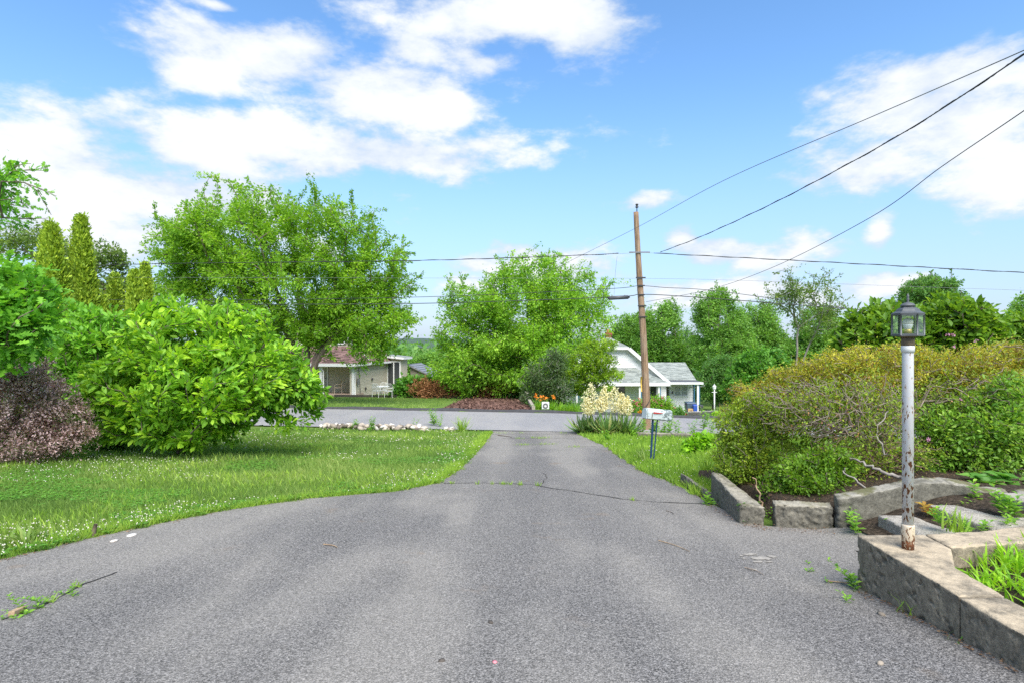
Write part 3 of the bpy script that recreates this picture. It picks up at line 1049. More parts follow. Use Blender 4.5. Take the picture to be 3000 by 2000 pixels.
def sprays(s, ends, nl, lsize, T, L, spread, droop=0.25, upn=0.7, dirw=0.8, jit=0.6, out=None, tint=None):
    P0 = s.p[ends]
    D0 = s.d[ends]
    m = len(ends)
    P0 = np.repeat(P0, nl, 0)
    D = np.repeat(D0, nl, 0)
    n = m * nl
    u = rng.random(n)[:, None] ** 1.2
    side = rng.normal(0, 1, (n, 3))
    side -= D * np.sum(side * D, 1, keepdims=True)
    pos = P0 - D * u * L + side * spread * (0.35 + 0.65 * u) + np.array([0, 0, -0.25 * spread])
    ld = D * dirw + norm(side) * 0.8 + rng.normal(0, jit, (n, 3)) * 0.5 + np.array([0, 0, -droop])
    nm = np.array([0, 0, upn]) + rng.normal(0, 0.45, (n, 3)) + side * 0.15
    S = lsize * rng.uniform(0.42, 1.3, n)
    tt = None
    if tint is not None:
        tt = np.clip(np.repeat(rng.normal(tint[0], tint[1], m), nl) + rng.normal(0, tint[2], n), 0, 1)
    return leafmesh(pos, ld, nm, S, T, tt)


def plant(name, label, cat, base, lobes, Y, ntips, leaf, T=T_DIA, nl=50, lsize=0.12, L=0.6, spread=0.25, shell=0.5,
          forks=None, trunk_r=0.15, tip_r=0.006, bark='bark', step=0.4, up=0.12, droop=0.25, upn=0.7, dirw=0.8, group=None,
          minr=0.0, crown='crown', wood='trunk', shoots=None, nshoot=0, tint=(0.5, 0.16, 0.16), alpha=0.35, wob=0.05, gmin=0.1):
    global rng
    rng = np.random.default_rng(zlib.crc32(label.encode()))      # every plant keeps its own shape
    base = np.asarray(base, float)
    C, Rr = lobes_px(lobes, Y) if not isinstance(lobes, tuple) else lobes
    tips = sample_lobes(C, Rr, ntips, shell, gmin)
    if nshoot:
        k = rng.choice(len(C), nshoot * 3)
        d = norm(rng.normal(0, 1, (nshoot * 3, 3)) + np.array([0, -.3, .9]))
        q = C[k] + d * Rr[k] * rng.uniform(.95, 1.12, (nshoot * 3, 1)) + np.array([0, 0, 1]) * rng.uniform(.05, .5, (nshoot * 3, 1)) * L
        q = q[q[:, 2] > np.median(C[:, 2])][:nshoot]
        shoots = q if shoots is None else np.concatenate([np.asarray(shoots), q])
    if forks is None:
        cc = np.average(C, axis=0, weights=Rr[:, 0] * Rr[:, 2])
        forks = [base + (cc - base) * np.array([0.35, 0.35, 0.45])]
    t = thing(name, tuple(base), label, cat, group)
    s, ends = skeleton(base, forks, tips, step, alpha, up, wob, shoots)
    V, Fc = branchmesh(s, tip_r, trunk_r, minr=minr)
    obj(wood, V, Fc, M[bark], t, smooth=True)
    nt = len(tips)
    parts = [sprays(s, ends[:nt], nl, lsize, T, L, spread, droop, upn, dirw, tint=tint)]
    if len(ends) > nt:
        parts.append(sprays(s, ends[nt:], int(nl * .8), lsize * .9, T, L * 1.9, spread * .30, -.1, .5, 1.0, tint=tint))
    V, Fc, tt = join(parts)
    obj(crown, V, Fc, M[leaf], t, tt)
    return t, s, ends


def copytree(o, loc, rz, scale, label, group=None):
    r = o.copy()
    col.objects.link(r)
    r.location = loc
    r.rotation_euler = (0, 0, rz)
    r.scale = (scale,) * 3 if not isinstance(scale, tuple) else scale
    r['label'] = label
    if group: r['group'] = group
    for ch in o.children:
        c = ch.copy()
        col.objects.link(c)
        c.parent = r
        for g2 in ch.children:
            d = g2.copy()
            col.objects.link(d)
            d.parent = c
    return r


# ================================================================== BUILDINGS
def siding(parent, p0, p1, z0, z1, pitch, span, mat, joined=False, proud=0.018):
    """lapped boards on a vertical wall from p0 to p1 (xy); outward is to the right of p0->p1 seen from above; span(z)->(s0,s1) in metres"""
    p0, p1 = np.array(p0, float), np.array(p1, float)
    Lw = np.linalg.norm(p1 - p0)
    d = (p1 - p0) / Lw
    n = np.array([d[1], -d[0]])
    mb = MB()
    z = z0
    while z < z1 - 0.01:
        zt = min(z + pitch, z1)
        a0, a1 = span(z)
        b0, b1 = span(zt)
        if a1 - a0 > 0.05 and b1 - b0 > 0.02:
            def P(s_, off, zz_): return (p0[0] + d[0] * s_ + n[0] * off, p0[1] + d[1] * s_ + n[1] * off, zz_)
            bot = [P(a0, proud, z), P(a1, proud, z), P(a1, -0.03, z), P(a0, -0.03, z)]
            top = [P(b0, 0.004, zt), P(b1, 0.004, zt), P(b1, -0.03, zt), P(b0, -0.03, zt)]
            if joined:
                mb.hexa(bot, top)
            else:
                MB().hexa(bot, top).build('siding_board', mat, parent)
        z += pitch
    if joined:
        tag(mb.build('siding', mat, parent), kind='stuff')


def shingles(parent, bl, br, tr, tl, expo, tabw, mat, name='shingle'):
    """stepped courses of shingle tabs on a roof plane (corners seen from outside)"""
    bl, br, tr, tl = [np.array(p, float) for p in (bl, br, tr, tl)]
    nrm = np.cross(br - bl, tl - bl)
    nrm = nrm / np.linalg.norm(nrm)
    H = max(np.linalg.norm(tl - bl), np.linalg.norm(tr - br))
    rows = max(2, int(round(H / expo)))
    mb = MB()
    for j in range(rows):
        v0, v1 = j / rows, min(1.0, (j + 1.12) / rows)
        A0, B0 = bl + (tl - bl) * v0, br + (tr - br) * v0
        A1, B1 = bl + (tl - bl) * v1, br + (tr - br) * v1
        wd = np.linalg.norm(B0 - A0)
        m = max(1, int(wd / tabw))
        off = (j % 2) * 0.5 / m
        us = np.clip(np.concatenate([[0], (np.arange(1, m + 1) / m) - off, [1]]), 0, 1)
        for u0, u1 in zip(us[:-1], us[1:]):
            if u1 - u0 < 0.15 / m: continue
            g_ = 0.012 / m
            hgt = nrm * (0.018 + 0.010 * random.random())
            a, b = A0 + (B0 - A0) * (u0 + g_), A0 + (B0 - A0) * (u1 - g_)
            c, d = A1 + (B1 - A1) * (u1 - g_), A1 + (B1 - A1) * (u0 + g_)
            mb.add([a, b, b + hgt, a + hgt, c + nrm * 0.004, d + nrm * 0.004], [(0, 1, 2, 3), (3, 2, 4, 5)])
    return tag(mb.build(name + '_courses', mat, parent), kind='stuff')


def slab_poly(mb, pts, thick):
    """a thin roof deck below the given outline"""
    pts = [np.array(p, float) for p in pts]
    n = len(pts)
    lo = [p - np.array([0, 0, thick]) for p in pts]
    mb.add(pts + lo, [tuple(range(n)), tuple(range(n, 2 * n))[::-1]] + [(i, i + n, (i + 1) % n + n, (i + 1) % n) for i in range(n)])
    return mb


def window(parent, c, du, wd, z0, z1, frame, pane, nsash=2, out=None, fw=0.07, bars=True):
    """framed window on a wall: c = xy of its left edge, du = xy direction along the wall, out = outward xy"""
    du = np.array(du, float); out = np.array(out, float); c = np.array(c, float)
    def hx(mb, a, b, za, zb, o0, o1):
        def P(s_, o_, zz_): return (c[0] + du[0] * s_ + out[0] * o_, c[1] + du[1] * s_ + out[1] * o_, zz_)
        q = [P(a, o1, 0), P(b, o1, 0), P(b, o0, 0), P(a, o0, 0)]
        if np.cross(np.array(q[1][:2]) - np.array(q[0][:2]), np.array(q[2][:2]) - np.array(q[1][:2])) < 0:
            q = q[::-1]
        mb.hexa([(x, y, za) for x, y, _ in q], [(x, y, zb) for x, y, _ in q])
    f = MB()
    hx(f, -fw, 0, z0 - fw, z1 + fw, -0.02, 0.06)
    hx(f, wd, wd + fw, z0 - fw, z1 + fw, -0.02, 0.06)
    hx(f, 0, wd, z1, z1 + fw, -0.02, 0.06)
    hx(f, 0, wd, z0 - fw, z0, -0.02, 0.075)
    for k in range(1, nsash):
        hx(f, wd * k / nsash - fw * 0.5, wd * k / nsash + fw * 0.5, z0, z1, -0.02, 0.055)
    fo = f.build('window', M[frame], parent)
    for k in range(nsash):
        a = wd * k / nsash + (fw * 0.5 if k else 0)
        b = wd * (k + 1) / nsash - (fw * 0.5 if k < nsash - 1 else 0)
        pn = MB()
        hx(pn, a, b, z0, z1, -0.015, 0.028)
        pn.build('pane', M[pane], fo)
        if bars:
            br = MB()
            zm = (z0 + z1) / 2
            hx(br, a, b, zm - 0.025, zm + 0.025, 0.03, 0.045)
            br.build('sash_bar', M['dark_plastic'] if frame != 'white_paint' or pane == 'blind' else M[frame], fo)
    return fo


def beige_house():
    O = np.array([-10.9, 39.0])
    ux, uy = np.array([-0.983, 0.181]), np.array([0.181, 0.983])
    ze, zb = 0.126, -2.45
    def P(t, d, z): return (O[0] + ux[0] * t + uy[0] * d, O[1] + ux[1] * t + uy[1] * d, z)
    def Q(t, d): p = P(t, d, 0); return (p[0], p[1])
    h = thing('beige_house', P(4, 3, zb), 'beige sided house with steep brown shingled roof behind the large leaning maple', 'house')
    # core walls (behind the siding)
    w_ = MB()
    w_.hexa([P(9.5, 1.62, zb), P(0.03, 1.62, zb), P(0.03, 5.78, zb), P(9.5, 5.78, zb)], [P(9.5, 1.62, ze), P(0.03, 1.62, ze), P(0.03, 5.78, ze), P(9.5, 5.78, ze)])
    w_.hexa([P(0.25, 0.03, zb), P(0.03, 0.03, zb), P(0.03, 1.62, zb), P(0.25, 1.62, zb)], [P(0.25, 0.03, ze), P(0.03, 0.03, ze), P(0.03, 1.62, ze), P(0.25, 1.62, ze)])
    w_.build('wall', M['beige_siding'], h)
    siding(h, Q(0, 0), Q(0, 5.8), zb, ze, 0.105, lambda z: (0, 5.8), M['beige_siding'], True)
    siding(h, Q(9.5, 1.58), Q(0.3, 1.58), zb, ze, 0.105, lambda z: (0, 9.2), M['beige_siding'], True)
    # upper gable wall
    zr = 4.35
    sl = (zr - ze + 0.04) / 4.42
    def gsp(z):
        k = max(0.12, (z - ze) / sl - 0.32 + 0.22)
        return (k, 8.1 - k)
    siding(h, Q(8.1, 2.6), Q(0.0, 2.6), 0.9, zr - 0.2, 0.105, gsp, M['beige_siding'], True)
    gw = MB()
    gw.add([P(7.7, 2.66, 0.3), P(0.4, 2.66, 0.3), P(4.1, 2.66, zr - 0.3), P(7.7, 2.75, 0.3), P(0.4, 2.75, 0.3), P(4.1, 2.75, zr - 0.3)], [(0, 1, 2), (5, 4, 3), (0, 3, 4, 1), (1, 4, 5, 2), (2, 5, 3, 0)])
    gw.build('gable_wall', M['beige_siding'], h)
    # main roof: two slopes over the long axis
    rf = MB()
    A = [P(-0.32, 2.3, ze - 0.04), P(-0.32, 6.4, ze - 0.04), P(4.1, 6.4, zr), P(4.1, 2.3, zr)]
    B = [P(8.5, 6.4, ze - 0.04), P(8.5, 2.3, ze - 0.04), P(4.1, 2.3, zr), P(4.1, 6.4, zr)]
    slab_poly(rf, A, 0.14); slab_poly(rf, B, 0.14)
    roof = rf.build('roof', M['brown_shingle'], h)
    shingles(roof, A[0], A[1], A[2], A[3], 0.17, 0.32, M['brown_shingle'])
    for t0 in (-0.32, 8.5):
        MB().beam(P(t0, 2.26, ze - 0.10), P(4.1, 2.26, zr - 0.06), 0.05, 0.16).build('bargeboard', M['white_paint'], h)
    # hip roof over the porch
    pr = MB()
    sd = 0.96
    zh = ze - 0.05 + 0.45 * 2.6
    th = -0.34 + 0.45 * 2.6 / sl
    E = [P(-0.34, -0.35, ze - 0.05), P(-0.34, 2.25, ze - 0.05), P(th, 2.25, zh)]
    Fp = [P(9.3, -0.35, ze - 0.05), P(-0.34, -0.35, ze - 0.05), P(th, 2.25, zh), P(9.3, 2.25, zh)]
    slab_poly(pr, E, 0.12); slab_poly(pr, Fp, 0.12)
    porch = pr.build('porch_roof', M['brown_shingle'], h)
    e3 = P(th - 0.02, 2.25, zh)
    shingles(porch, E[0], E[1], E[2], e3, 0.17, 0.32, M['brown_shingle'])
    shingles(porch, Fp[0], Fp[1], Fp[2], Fp[3], 0.17, 0.32, M['brown_shingle'])
    fa = MB()
    fa.beam(P(9.3, -0.38, ze - 0.12), P(-0.36, -0.38, ze - 0.12), 0.05, 0.2)
    fa.build('fascia', M['white_paint'], h)
    fa = MB()
    fa.beam(P(-0.40, -0.36, ze - 0.12), P(-0.40, 6.4, ze - 0.12), 0.1, 0.13)
    fa.build('gutter', M['white_paint'], h)
    so = MB()
    so.hexa([P(9.3, -0.3, ze - 0.24), P(-0.02, -0.3, ze - 0.24), P(-0.02, 1.6, ze - 0.24), P(9.3, 1.6, ze - 0.24)], [P(9.3, -0.3, ze - 0.2), P(-0.02, -0.3, ze - 0.2), P(-0.02, 1.6, ze - 0.2), P(9.3, 1.6, ze - 0.2)])
    so.build('soffit', M['white_paint'], h)
    # porch slab, posts, trim, downspouts
    ps = MB()
    ps.hexa([P(9.3, -0.25, zb), P(-0.06, -0.25, zb), P(-0.06, 1.55, zb), P(9.3, 1.55, zb)], [P(9.3, -0.25, -2.02), P(-0.06, -0.25, -2.02), P(-0.06, 1.55, -2.02), P(9.3, 1.55, -2.02)])
    ps.build('porch_floor', M['porch_floor'], h)
    for t in (2.35, 6.2):
        MB().beam(P(t, 0.0, -2.02), P(t, 0.0, ze - 0.2), 0.22, 0.22).build('porch_post', M['white_paint'], h, bevel=0.01)
    MB().beam(P(0.0, 0.02, zb), P(0.0, 0.02, ze - 0.1), 0.16, 0.16).build('corner_trim', M['white_paint'], h)
    MB().tube([P(2.2, -0.36, ze - 0.15), P(2.2, -0.3, ze - 0.3), P(2.12, -0.14, ze - 0.55), P(2.12, -0.14, -2.0), P(2.05, -0.3, -2.2)], 0.045, 6).build('downspout', M['white_paint'], h, smooth=True)
    MB().tube([P(-0.12, 0.1, ze - 0.1), P(-0.1, 0.1, -1.2), P(-0.1, 0.12, zb)], 0.04, 6).build('downspout', M['white_paint'], h, smooth=True)
    window(h, Q(2.75, 1.55), ux, 2.5, -1.75, -0.28, 'white_paint', 'blind', 2, -uy, 0.09)
    window(h, Q(4.5, 2.58), ux, 0.8, 1.45, 2.15, 'white_paint', 'dark_glass', 2, -uy, 0.07, False)
    window(h, Q(1.95, 2.58), ux, 0.85, 1.45, 2.15, 'white_paint', 'dark_glass', 2, -uy, 0.07, False)
    # meter box, dryer vents and cable on the side wall
    b = MB(); a0 = P(-0.09, 0.55, -1.15); b.box(a0[0] - 0.02, a0[0] + 0.10, a0[1] - 0.12, a0[1] + 0.12, a0[2] - 0.2, a0[2] + 0.2)
    b.build('meter_box', M['steel'], h)
    for (d, z) in ((3.0, -1.15), (1.9, -1.75)):
        v = MB(); a0 = P(-0.05, d, z); v.box(a0[0] - 0.03, a0[0] + 0.06, a0[1] - 0.08, a0[1] + 0.08, a0[2] - 0.08, a0[2] + 0.08)
        v.build('wall_vent', M['dark_plastic'], h)
    MB().tube([P(-0.05, 0.75, ze - 0.2), P(-0.05, 0.9, -0.9), P(-0.05, 1.1, zb)], 0.018, 5).build('wall_cable', M['black_rubber'], h)
    # glazed side wing further back with white fascia
    wg = MB()
    wg.hexa([P(0.0, 5.9, zb), P(-1.15, 5.9, zb), P(-1.15, 7.3, zb), P(0.0, 7.3, zb)], [P(0.0, 5.9, 0.35), P(-1.15, 5.9, 0.25), P(-1.15, 7.3, 0.25), P(0.0, 7.3, 0.35)])
    wg.build('side_wing', M['beige_siding'], h)
    window(h, Q(-1.05, 5.88), ux, 0.95, -2.0, 0.0, 'white_paint', 'dark_glass', 2, -uy, 0.08, False)
    f2 = MB()
    slab_poly(f2, [P(0.2, 5.62, 0.56), P(-1.45, 5.62, 0.40), P(-1.45, 7.5, 0.40), P(0.2, 7.5, 0.56)], 0.05)
    f2.build('wing_roof', M['grey_shingle'], h)
    MB().beam(P(0.2, 5.6, 0.45), P(-1.47, 5.6, 0.29), 0.05, 0.15).build('fascia', M['white_paint'], h)
    MB().beam(P(-1.47, 5.58, 0.29), P(-1.47, 7.5, 0.29), 0.05, 0.15).build('fascia', M['white_paint'], h)
    lr = MB()
    slab_poly(lr, [P(-1.2, 7.4, -0.25), P(-3.7, 7.4, -1.35), P(-3.7, 10.5, -1.35), P(-1.2, 10.5, -0.25)], 0.12)
    roof2 = lr.build('shed_roof', M['metal_roof'], h)
    for k in range(9):
        t = -1.2 - 2.5 * k / 8
        z = -0.25 - 1.1 * k / 8
        MB().beam(P(t, 7.37, z + 0.02), P(t, 10.5, z + 0.02), 0.04, 0.05).build('roof_rib', M['metal_roof'], roof2)
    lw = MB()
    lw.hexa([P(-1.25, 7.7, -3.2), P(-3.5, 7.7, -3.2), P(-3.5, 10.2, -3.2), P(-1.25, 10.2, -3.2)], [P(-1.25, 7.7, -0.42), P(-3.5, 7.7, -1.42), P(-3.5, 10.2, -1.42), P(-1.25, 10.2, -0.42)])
    lw.build('shed_wall', M['drab_beige'], h)
    # deck rail
    for (a, b) in (((-0.9, 5.3, -1.75), (-3.2, 5.3, -1.25)), ((-3.2, 5.3, -1.25), (-3.2, 7.5, -1.25))):
        MB().beam(P(*a), P(*b), 0.09, 0.1).build('deck_rail', M['deck_wood'], h)
    for k in range(11):
        t = -0.95 - 2.2 * k / 10
        zt = -1.75 + 0.5 * (k / 10)
        MB().beam(P(t, 5.34, zt - 0.75), P(t, 5.34, zt), 0.17, 0.03).build('deck_board', M['deck_wood'], h)
    return h


def white_house():
    Yg = 45.0
    X = lambda px, y=Yg: (px - 1500) / F * y
    Z = lambda py, y=Yg: CAMZ - (py - 1000) / F * y
    zb = -4.35
    h = thing('white_house', (X(1840), Yg, zb), 'white sided house with grey shingle roofs and brick chimney behind the utility pole', 'house')
    xl, xr, xc = X(1628), X(1952), X(1790)
    zj, zpk, ze = Z(1016), Z(988), Z(1120)
    jl, jr = X(1741), X(1839)
    back = Yg + 8
    core = MB()
    core.add([(xl, Yg + .02, zb), (xr, Yg + .02, zb), (xr, Yg + .02, ze), (jr - .1, Yg + .02, zj - .1), (jl + .1, Yg + .02, zj - .1), (xl, Yg + .02, ze),
              (xl, back, zb), (xr, back, zb), (xr, back, ze), (jr - .1, back, zj - .1), (jl + .1, back, zj - .1), (xl, back, ze)],
             [(0, 1, 2, 3, 4, 5), (11, 10, 9, 8, 7, 6), (0, 6, 7, 1), (1, 7, 8, 2), (5, 11, 6, 0)])
    core.build('wall', M['white_siding'], h)
    Lw = xr - xl
    def sp(z):
        if z <= ze: return (0, Lw)
        k = min(1, (z - ze) / (zj - ze))
        return (k * (jl - xl), Lw - k * (xr - jr))
    siding(h, (xl, Yg), (xr, Yg), zb, zj - 0.08, 0.205, sp, M['white_siding'])
    # gable roof with a clipped peak
    ov = 0.42
    er, el_ = (X(1962), ze - 0.02), (X(1618), ze - 0.02)
    rf = MB()
    right = [(er[0], Yg - ov, er[1]), (er[0], back + ov, er[1]), (xc, back + ov, zpk + .05), (xc, Yg + 1.3, zpk + .05), (jr, Yg - ov, zj)]
    left = [(el_[0], back + ov, el_[1]), (el_[0], Yg - ov, el_[1]), (jl, Yg - ov, zj), (xc, Yg + 1.3, zpk + .05), (xc, back + ov, zpk + .05)]
    hip = [(jl, Yg - ov, zj), (jr, Yg - ov, zj), (xc, Yg + 1.3, zpk + .05)]
    slab_poly(rf, right, 0.12); slab_poly(rf, left, 0.12); slab_poly(rf, hip, 0.1)
    roof = rf.build('roof', M['grey_shingle'], h)
    shingles(roof, hip[0], hip[1], np.array(hip[2]) + (0.05, 0, 0), np.array(hip[2]) - (0.05, 0, 0), 0.15, 0.32, M['grey_shingle'])
    shingles(roof, right[0], right[1], right[2], (xc, Yg - ov + 1.7, zpk + .05), 0.15, 0.32, M['grey_shingle'])
    for (a, b) in (((jr + .02, zj), er), ((jl - .02, zj), el_)):
        MB().beam((a[0], Yg - ov - .05, a[1] - .12), (b[0], Yg - ov - .05, b[1] - .12), 0.07, 0.26, (0, -1, 0) if False else (0, 0, 1)).build('bargeboard', M['white_paint'], h)
    MB().beam((jl, Yg - ov - .05, zj - .10), (jr, Yg - ov - .05, zj - .10), 0.07, 0.2).build('bargeboard', M['white_paint'], h)
    window(h, (X(1786), Yg), (1, 0), 0.62, Z(1056), Z(1042), 'white_paint', 'grey_blind', 1, (0, -1), 0.07, False)
    # chimney: courses of bricks, one by one on the face we see
    cx0, cx1, cy0, cy1 = X(1782), X(1799), Yg + 1.1, Yg + 1.65
    zc0, zc1 = zpk - .5, Z(972)
    ch = MB().box(cx0 + .02, cx1 - .02, cy0 + .02, cy1 - .02, zc0, zc1).build('chimney', M['clay'], h)
    nrow = 9
    rh = (zc1 - zc0) / nrow
    for j in range(nrow):
        gw = 0.05 if j in (6, 7) else 0.0
        for (u0, u1) in (((0, .5), (.5, 1)) if j % 2 else ((0, .25), (.25, .75), (.75, 1))):
            bx0, bx1 = cx0 - gw + (cx1 - cx0 + 2 * gw) * u0 + .006, cx0 - gw + (cx1 - cx0 + 2 * gw) * u1 - .006
            MB().box(bx0, bx1, cy0 - gw, cy1 + gw, zc0 + j * rh + .006, zc0 + (j + 1) * rh - .006).build('brick', M['brick'], ch)
    MB().lathe(((cx0 + cx1) / 2, (cy0 + cy1) / 2, zc1), [(.13, 0), (.13, .22), (.10, .22), (.10, .05)], 10).build('flue', M['clay'], ch)
    # porch: hip roof on posts
    yp = Yg - 2.1
    pe = Z(1121, yp)
    px0, px1 = X(1655, yp), X(1962, yp)
    zt = Z(1077, Yg)
    pr = MB()
    front = [(px0, yp, pe), (px1, yp, pe), (X(1862), Yg - .02, zt), (X(1690), Yg - .02, zt)]
    rs = [(px1, yp, pe), (px1, Yg + .6, pe), (X(1862), Yg - .02, zt)]
    slab_poly(pr, front, .1); slab_poly(pr, rs, .1)
    porch = pr.build('porch_roof', M['grey_shingle'], h)
    shingles(porch, front[0], front[1], front[2], front[3], 0.15, 0.32, M['grey_shingle'])
    MB().beam((px0, yp - .05, pe - .1), (px1, yp - .05, pe - .1), .08, .24).build('fascia', M['white_paint'], h)
    for px in (1690, 1874, 1930):
        zz_ = float(zg(X(px, yp + .1), yp + .1))
        MB().beam((X(px, yp + .1), yp + .1, zz_ - .1), (X(px, yp + .1), yp + .1, pe - .2), .13, .13).build('porch_post', M['white_paint'], h)
        MB().beam((X(px, yp + .1) + .1, yp + .12, zz_ - .1), (X(px, yp + .1) + .1, yp + .12, pe - .2), .06, .1).build('post_trim', M['blue_trim'], h)
    MB().box(px0, px1, yp + .02, Yg - .06, zb - .2, zb + .25).build('porch_floor', M['pale_concrete'], h)
    window(h, (X(1786), Yg), (1, 0), 1.2, Z(1165), Z(1130), 'white_paint', 'dark_glass', 2, (0, -1), .08, False)
    d = MB().box(X(1903), X(1924), Yg - .08, Yg - .03, zb + .3, Z(1126)).build('front_door', M['grey_blind'], h)
    MB().box(X(1906), X(1921), Yg - .11, Yg - .085, Z(1165), Z(1131)).build('door_glass', M['dark_glass'], d)
    # wing on the right
    yw = 46.2
    xw0, xw1 = X(1930, yw), X(2033, yw)
    zer = Z(1112, yw - .2)
    wc = MB().box(xr + .03, xw1, yw + .02, yw + 5.8, zb - .4, zer - .05).build('wing_wall', M['white_siding'], h)
    siding(h, (xr + .05, yw), (xw1, yw), zb - .4, zer - .06, 0.205, lambda z: (0, xw1 - xr - .05), M['white_siding'])
    rz = Z(1061, 49.2)
    rr = MB()
    q = [(X(1950, 46.0), 46.0, zer), (xw1 + .12, 46.0, zer), (xw1 + .2, 49.2, rz), (X(1895, 49.2), 49.2, rz)]
    q2 = [(xw1 + .12, 52.4, zer), (X(1895, 49.2), 52.4, zer), (X(1895, 49.2), 49.2, rz), (xw1 + .2, 49.2, rz)]
    slab_poly(rr, q, .12); slab_poly(rr, q2, .12)
    wr = rr.build('wing_roof', M['grey_shingle'], h)
    shingles(wr, q[0], q[1], q[2], q[3], .15, .32, M['grey_shingle'])
    ge = MB()
    ge.add([(xw1 - .02, 46.1, zer - .05), (xw1 - .02, 52.2, zer - .05), (xw1 - .02, 49.2, rz - .1), (xw1 - .12, 46.1, zer - .05), (xw1 - .12, 52.2, zer - .05), (xw1 - .12, 49.2, rz - .1)], [(0, 1, 2), (5, 4, 3), (0, 3, 4, 1), (1, 4, 5, 2), (2, 5, 3, 0)])
    ge.build('wing_gable', M['white_siding'], h)
    yl = 44.5
    lo = MB()
    xe = X(2056, yl)
    slab_poly(lo, [(X(1962, yl), yl, Z(1118, yl)), (xe, yl, Z(1118, yl)), (xw1 + .15, 46.0, zer - .02), (X(1953, 46), 46.0, zer - .02)], .08)
    lo.build('canopy_roof', M['tar_roof'], h)
    MB().beam((X(1958, yl), yl - .05, Z(1121.5, yl)), (xe + .1, yl - .05, Z(1121.5, yl)), .09, .17).build('gutter', M['white_paint'], h)
    MB().tube([(xe + .1, yl - .05, Z(1123, yl)), (xe + .25, yl + .1, Z(1130, yl)), (xe - .1, yl + .7, Z(1136, yl)), (X(2036, yl), yl + 1.3, Z(1138, yl))], .05, 6).build('downspout', M['white_paint'], h, smooth=True)
    pz = float(zg(X(2046, yl), yl))
    MB().beam((X(2045.5, yl), yl + .1, pz - .1), (X(2045.5, yl), yl + .1, Z(1124, yl)), .15, .15).build('canopy_post', M['white_paint'], h)
    MB().beam((X(2050, yl), yl + .12, pz - .1), (X(2050, yl), yl + .12, Z(1124, yl)), .05, .1).build('post_trim', M['blue_trim'], h)
    MB().beam((xw1 + .0, yw - .06, zb - .5), (xw1 + .0, yw - .06, zer - .1), .1, .1).build('corner_trim', M['blue_trim'], h)
    window(h, (X(1976, yw), yw), (1, 0), X(2013, yw) - X(1976, yw), Z(1157, yw), Z(1130, yw), 'white_paint', 'grey_blind', 2, (0, -1), .1)
    d = MB().box(X(1940, yw), X(1961, yw), yw - .08, yw - .03, zb - .2, Z(1127, yw)).build('side_door', M['grey_blind'], h)
    MB().box(X(1943, yw), X(1958, yw), yw - .1, yw - .082, Z(1160, yw), Z(1131, yw)).build('door_glass', M['dark_glass'], d)
    MB().box(X(1968, yw), X(1970.5, yw), yw - .14, yw - .03, Z(1152, yw), Z(1146, yw)).build('wall_light', M['dark_plastic'], h)
    return h


beige_house()
white_house()

# ================================================================== UTILITY POLE AND WIRES
def wire_y(px):
    return 18.6 / (1 + 0.13 * (px - 1500) / F)


PB = gx(1896, 18.9)
PT = at(1866, 622, 18.9)


def pole_at(py):
    k = (CAMZ - (py - 1000) / F * 18.9 - PB[2]) / (PT[2] - PB[2])
    return PB + (PT - PB) * k


def utility_pole():
    t = thing('utility_pole', tuple(PB), 'weathered wooden utility pole leaning slightly left beside the road', 'utility pole')
    n, seg = 14, 46
    V, Fc = [], []
    for i in range(seg + 1):
        k = i / seg
        c = PB + (PT - PB) * k - np.array([0, 0, 0.2 * (1 - k)])
        c = c + np.array([0.03 * math.sin(k * 5), 0, 0])
        r = 0.135 + (0.082 - 0.135) * k
        for j in range(n):
            a = 2 * math.pi * j / n
            rr = r * (1 + 0.10 * (float(vnoise(np.array([[j * 1.7, k * 6, 3.0]]))[0]) - .5))
            V.append(c + np.array([rr * math.cos(a), rr * math.sin(a), 0]))
    for i in range(seg):
        for j in range(n):
            Fc.append((i * n + j, i * n + (j + 1) % n, (i + 1) * n + (j + 1) % n, (i + 1) * n + j))
    Fc.append(tuple(seg * n + j for j in range(n)))
    obj('pole', V, Fc, M['pole_wood'], t, smooth=True)
    MB().lathe(tuple(PT - np.array([0, 0, .02])), [(.016, 0), (.016, .16), (.05, .17), (.055, .20), (.03, .21), (.03, .24), (.05, .25), (.045, .29), (.012, .30)], 10).build('insulator', M['dark_plastic'], t, smooth=True)
    for py, dx in ((741, .34), (815, .16), (838, .12), (865, .1), (897, .14), (929, .14)):
        c = pole_at(py)
        mb = MB().beam(c + np.array([-dx, -.11, 0]), c + np.array([dx, -.11, 0]), .035, .04)
        mb.build('bracket', M['black_rubber'] if dx < .3 else M['wire_grey'], t)
    c = pole_at(1128)
    MB().tube([c + np.array([-.13, -.06, .3]), c + np.array([-.15, -.07, .1]), c + np.array([-.13, -.07, -.2])], .035, 6, .02).build('guy_marker', M['yellow_tag'], t, smooth=True)
    c0, c1 = pole_at(1165), pole_at(1248)
    pts = []
    for k in range(16):
        u = k / 15
        p = c0 + (c1 - c0) * u
        a = -0.4 - u * 5.2
        pts.append(p + np.array([.15 * math.cos(a), .15 * math.sin(a), 0]))
    MB().tube(pts, .012, 5).build('loose_cable', M['black_rubber'], t, smooth=True)
    return t


utility_pole()


def spline(P, n=14):
    P = [np.array(p, float) for p in P]
    P = [2 * P[0] - P[1]] + P + [2 * P[-1] - P[-2]]
    out = []
    for i in range(1, len(P) - 2):
        for k in range(n):
            t = k / n
            out.append(0.5 * (2 * P[i] + (P[i + 1] - P[i - 1]) * t + (2 * P[i - 1] - 5 * P[i] + 4 * P[i + 1] - P[i + 2]) * t * t + (3 * P[i] - P[i - 1] - 3 * P[i + 1] + P[i + 2]) * t ** 3))
    out.append(P[-2])
    return out


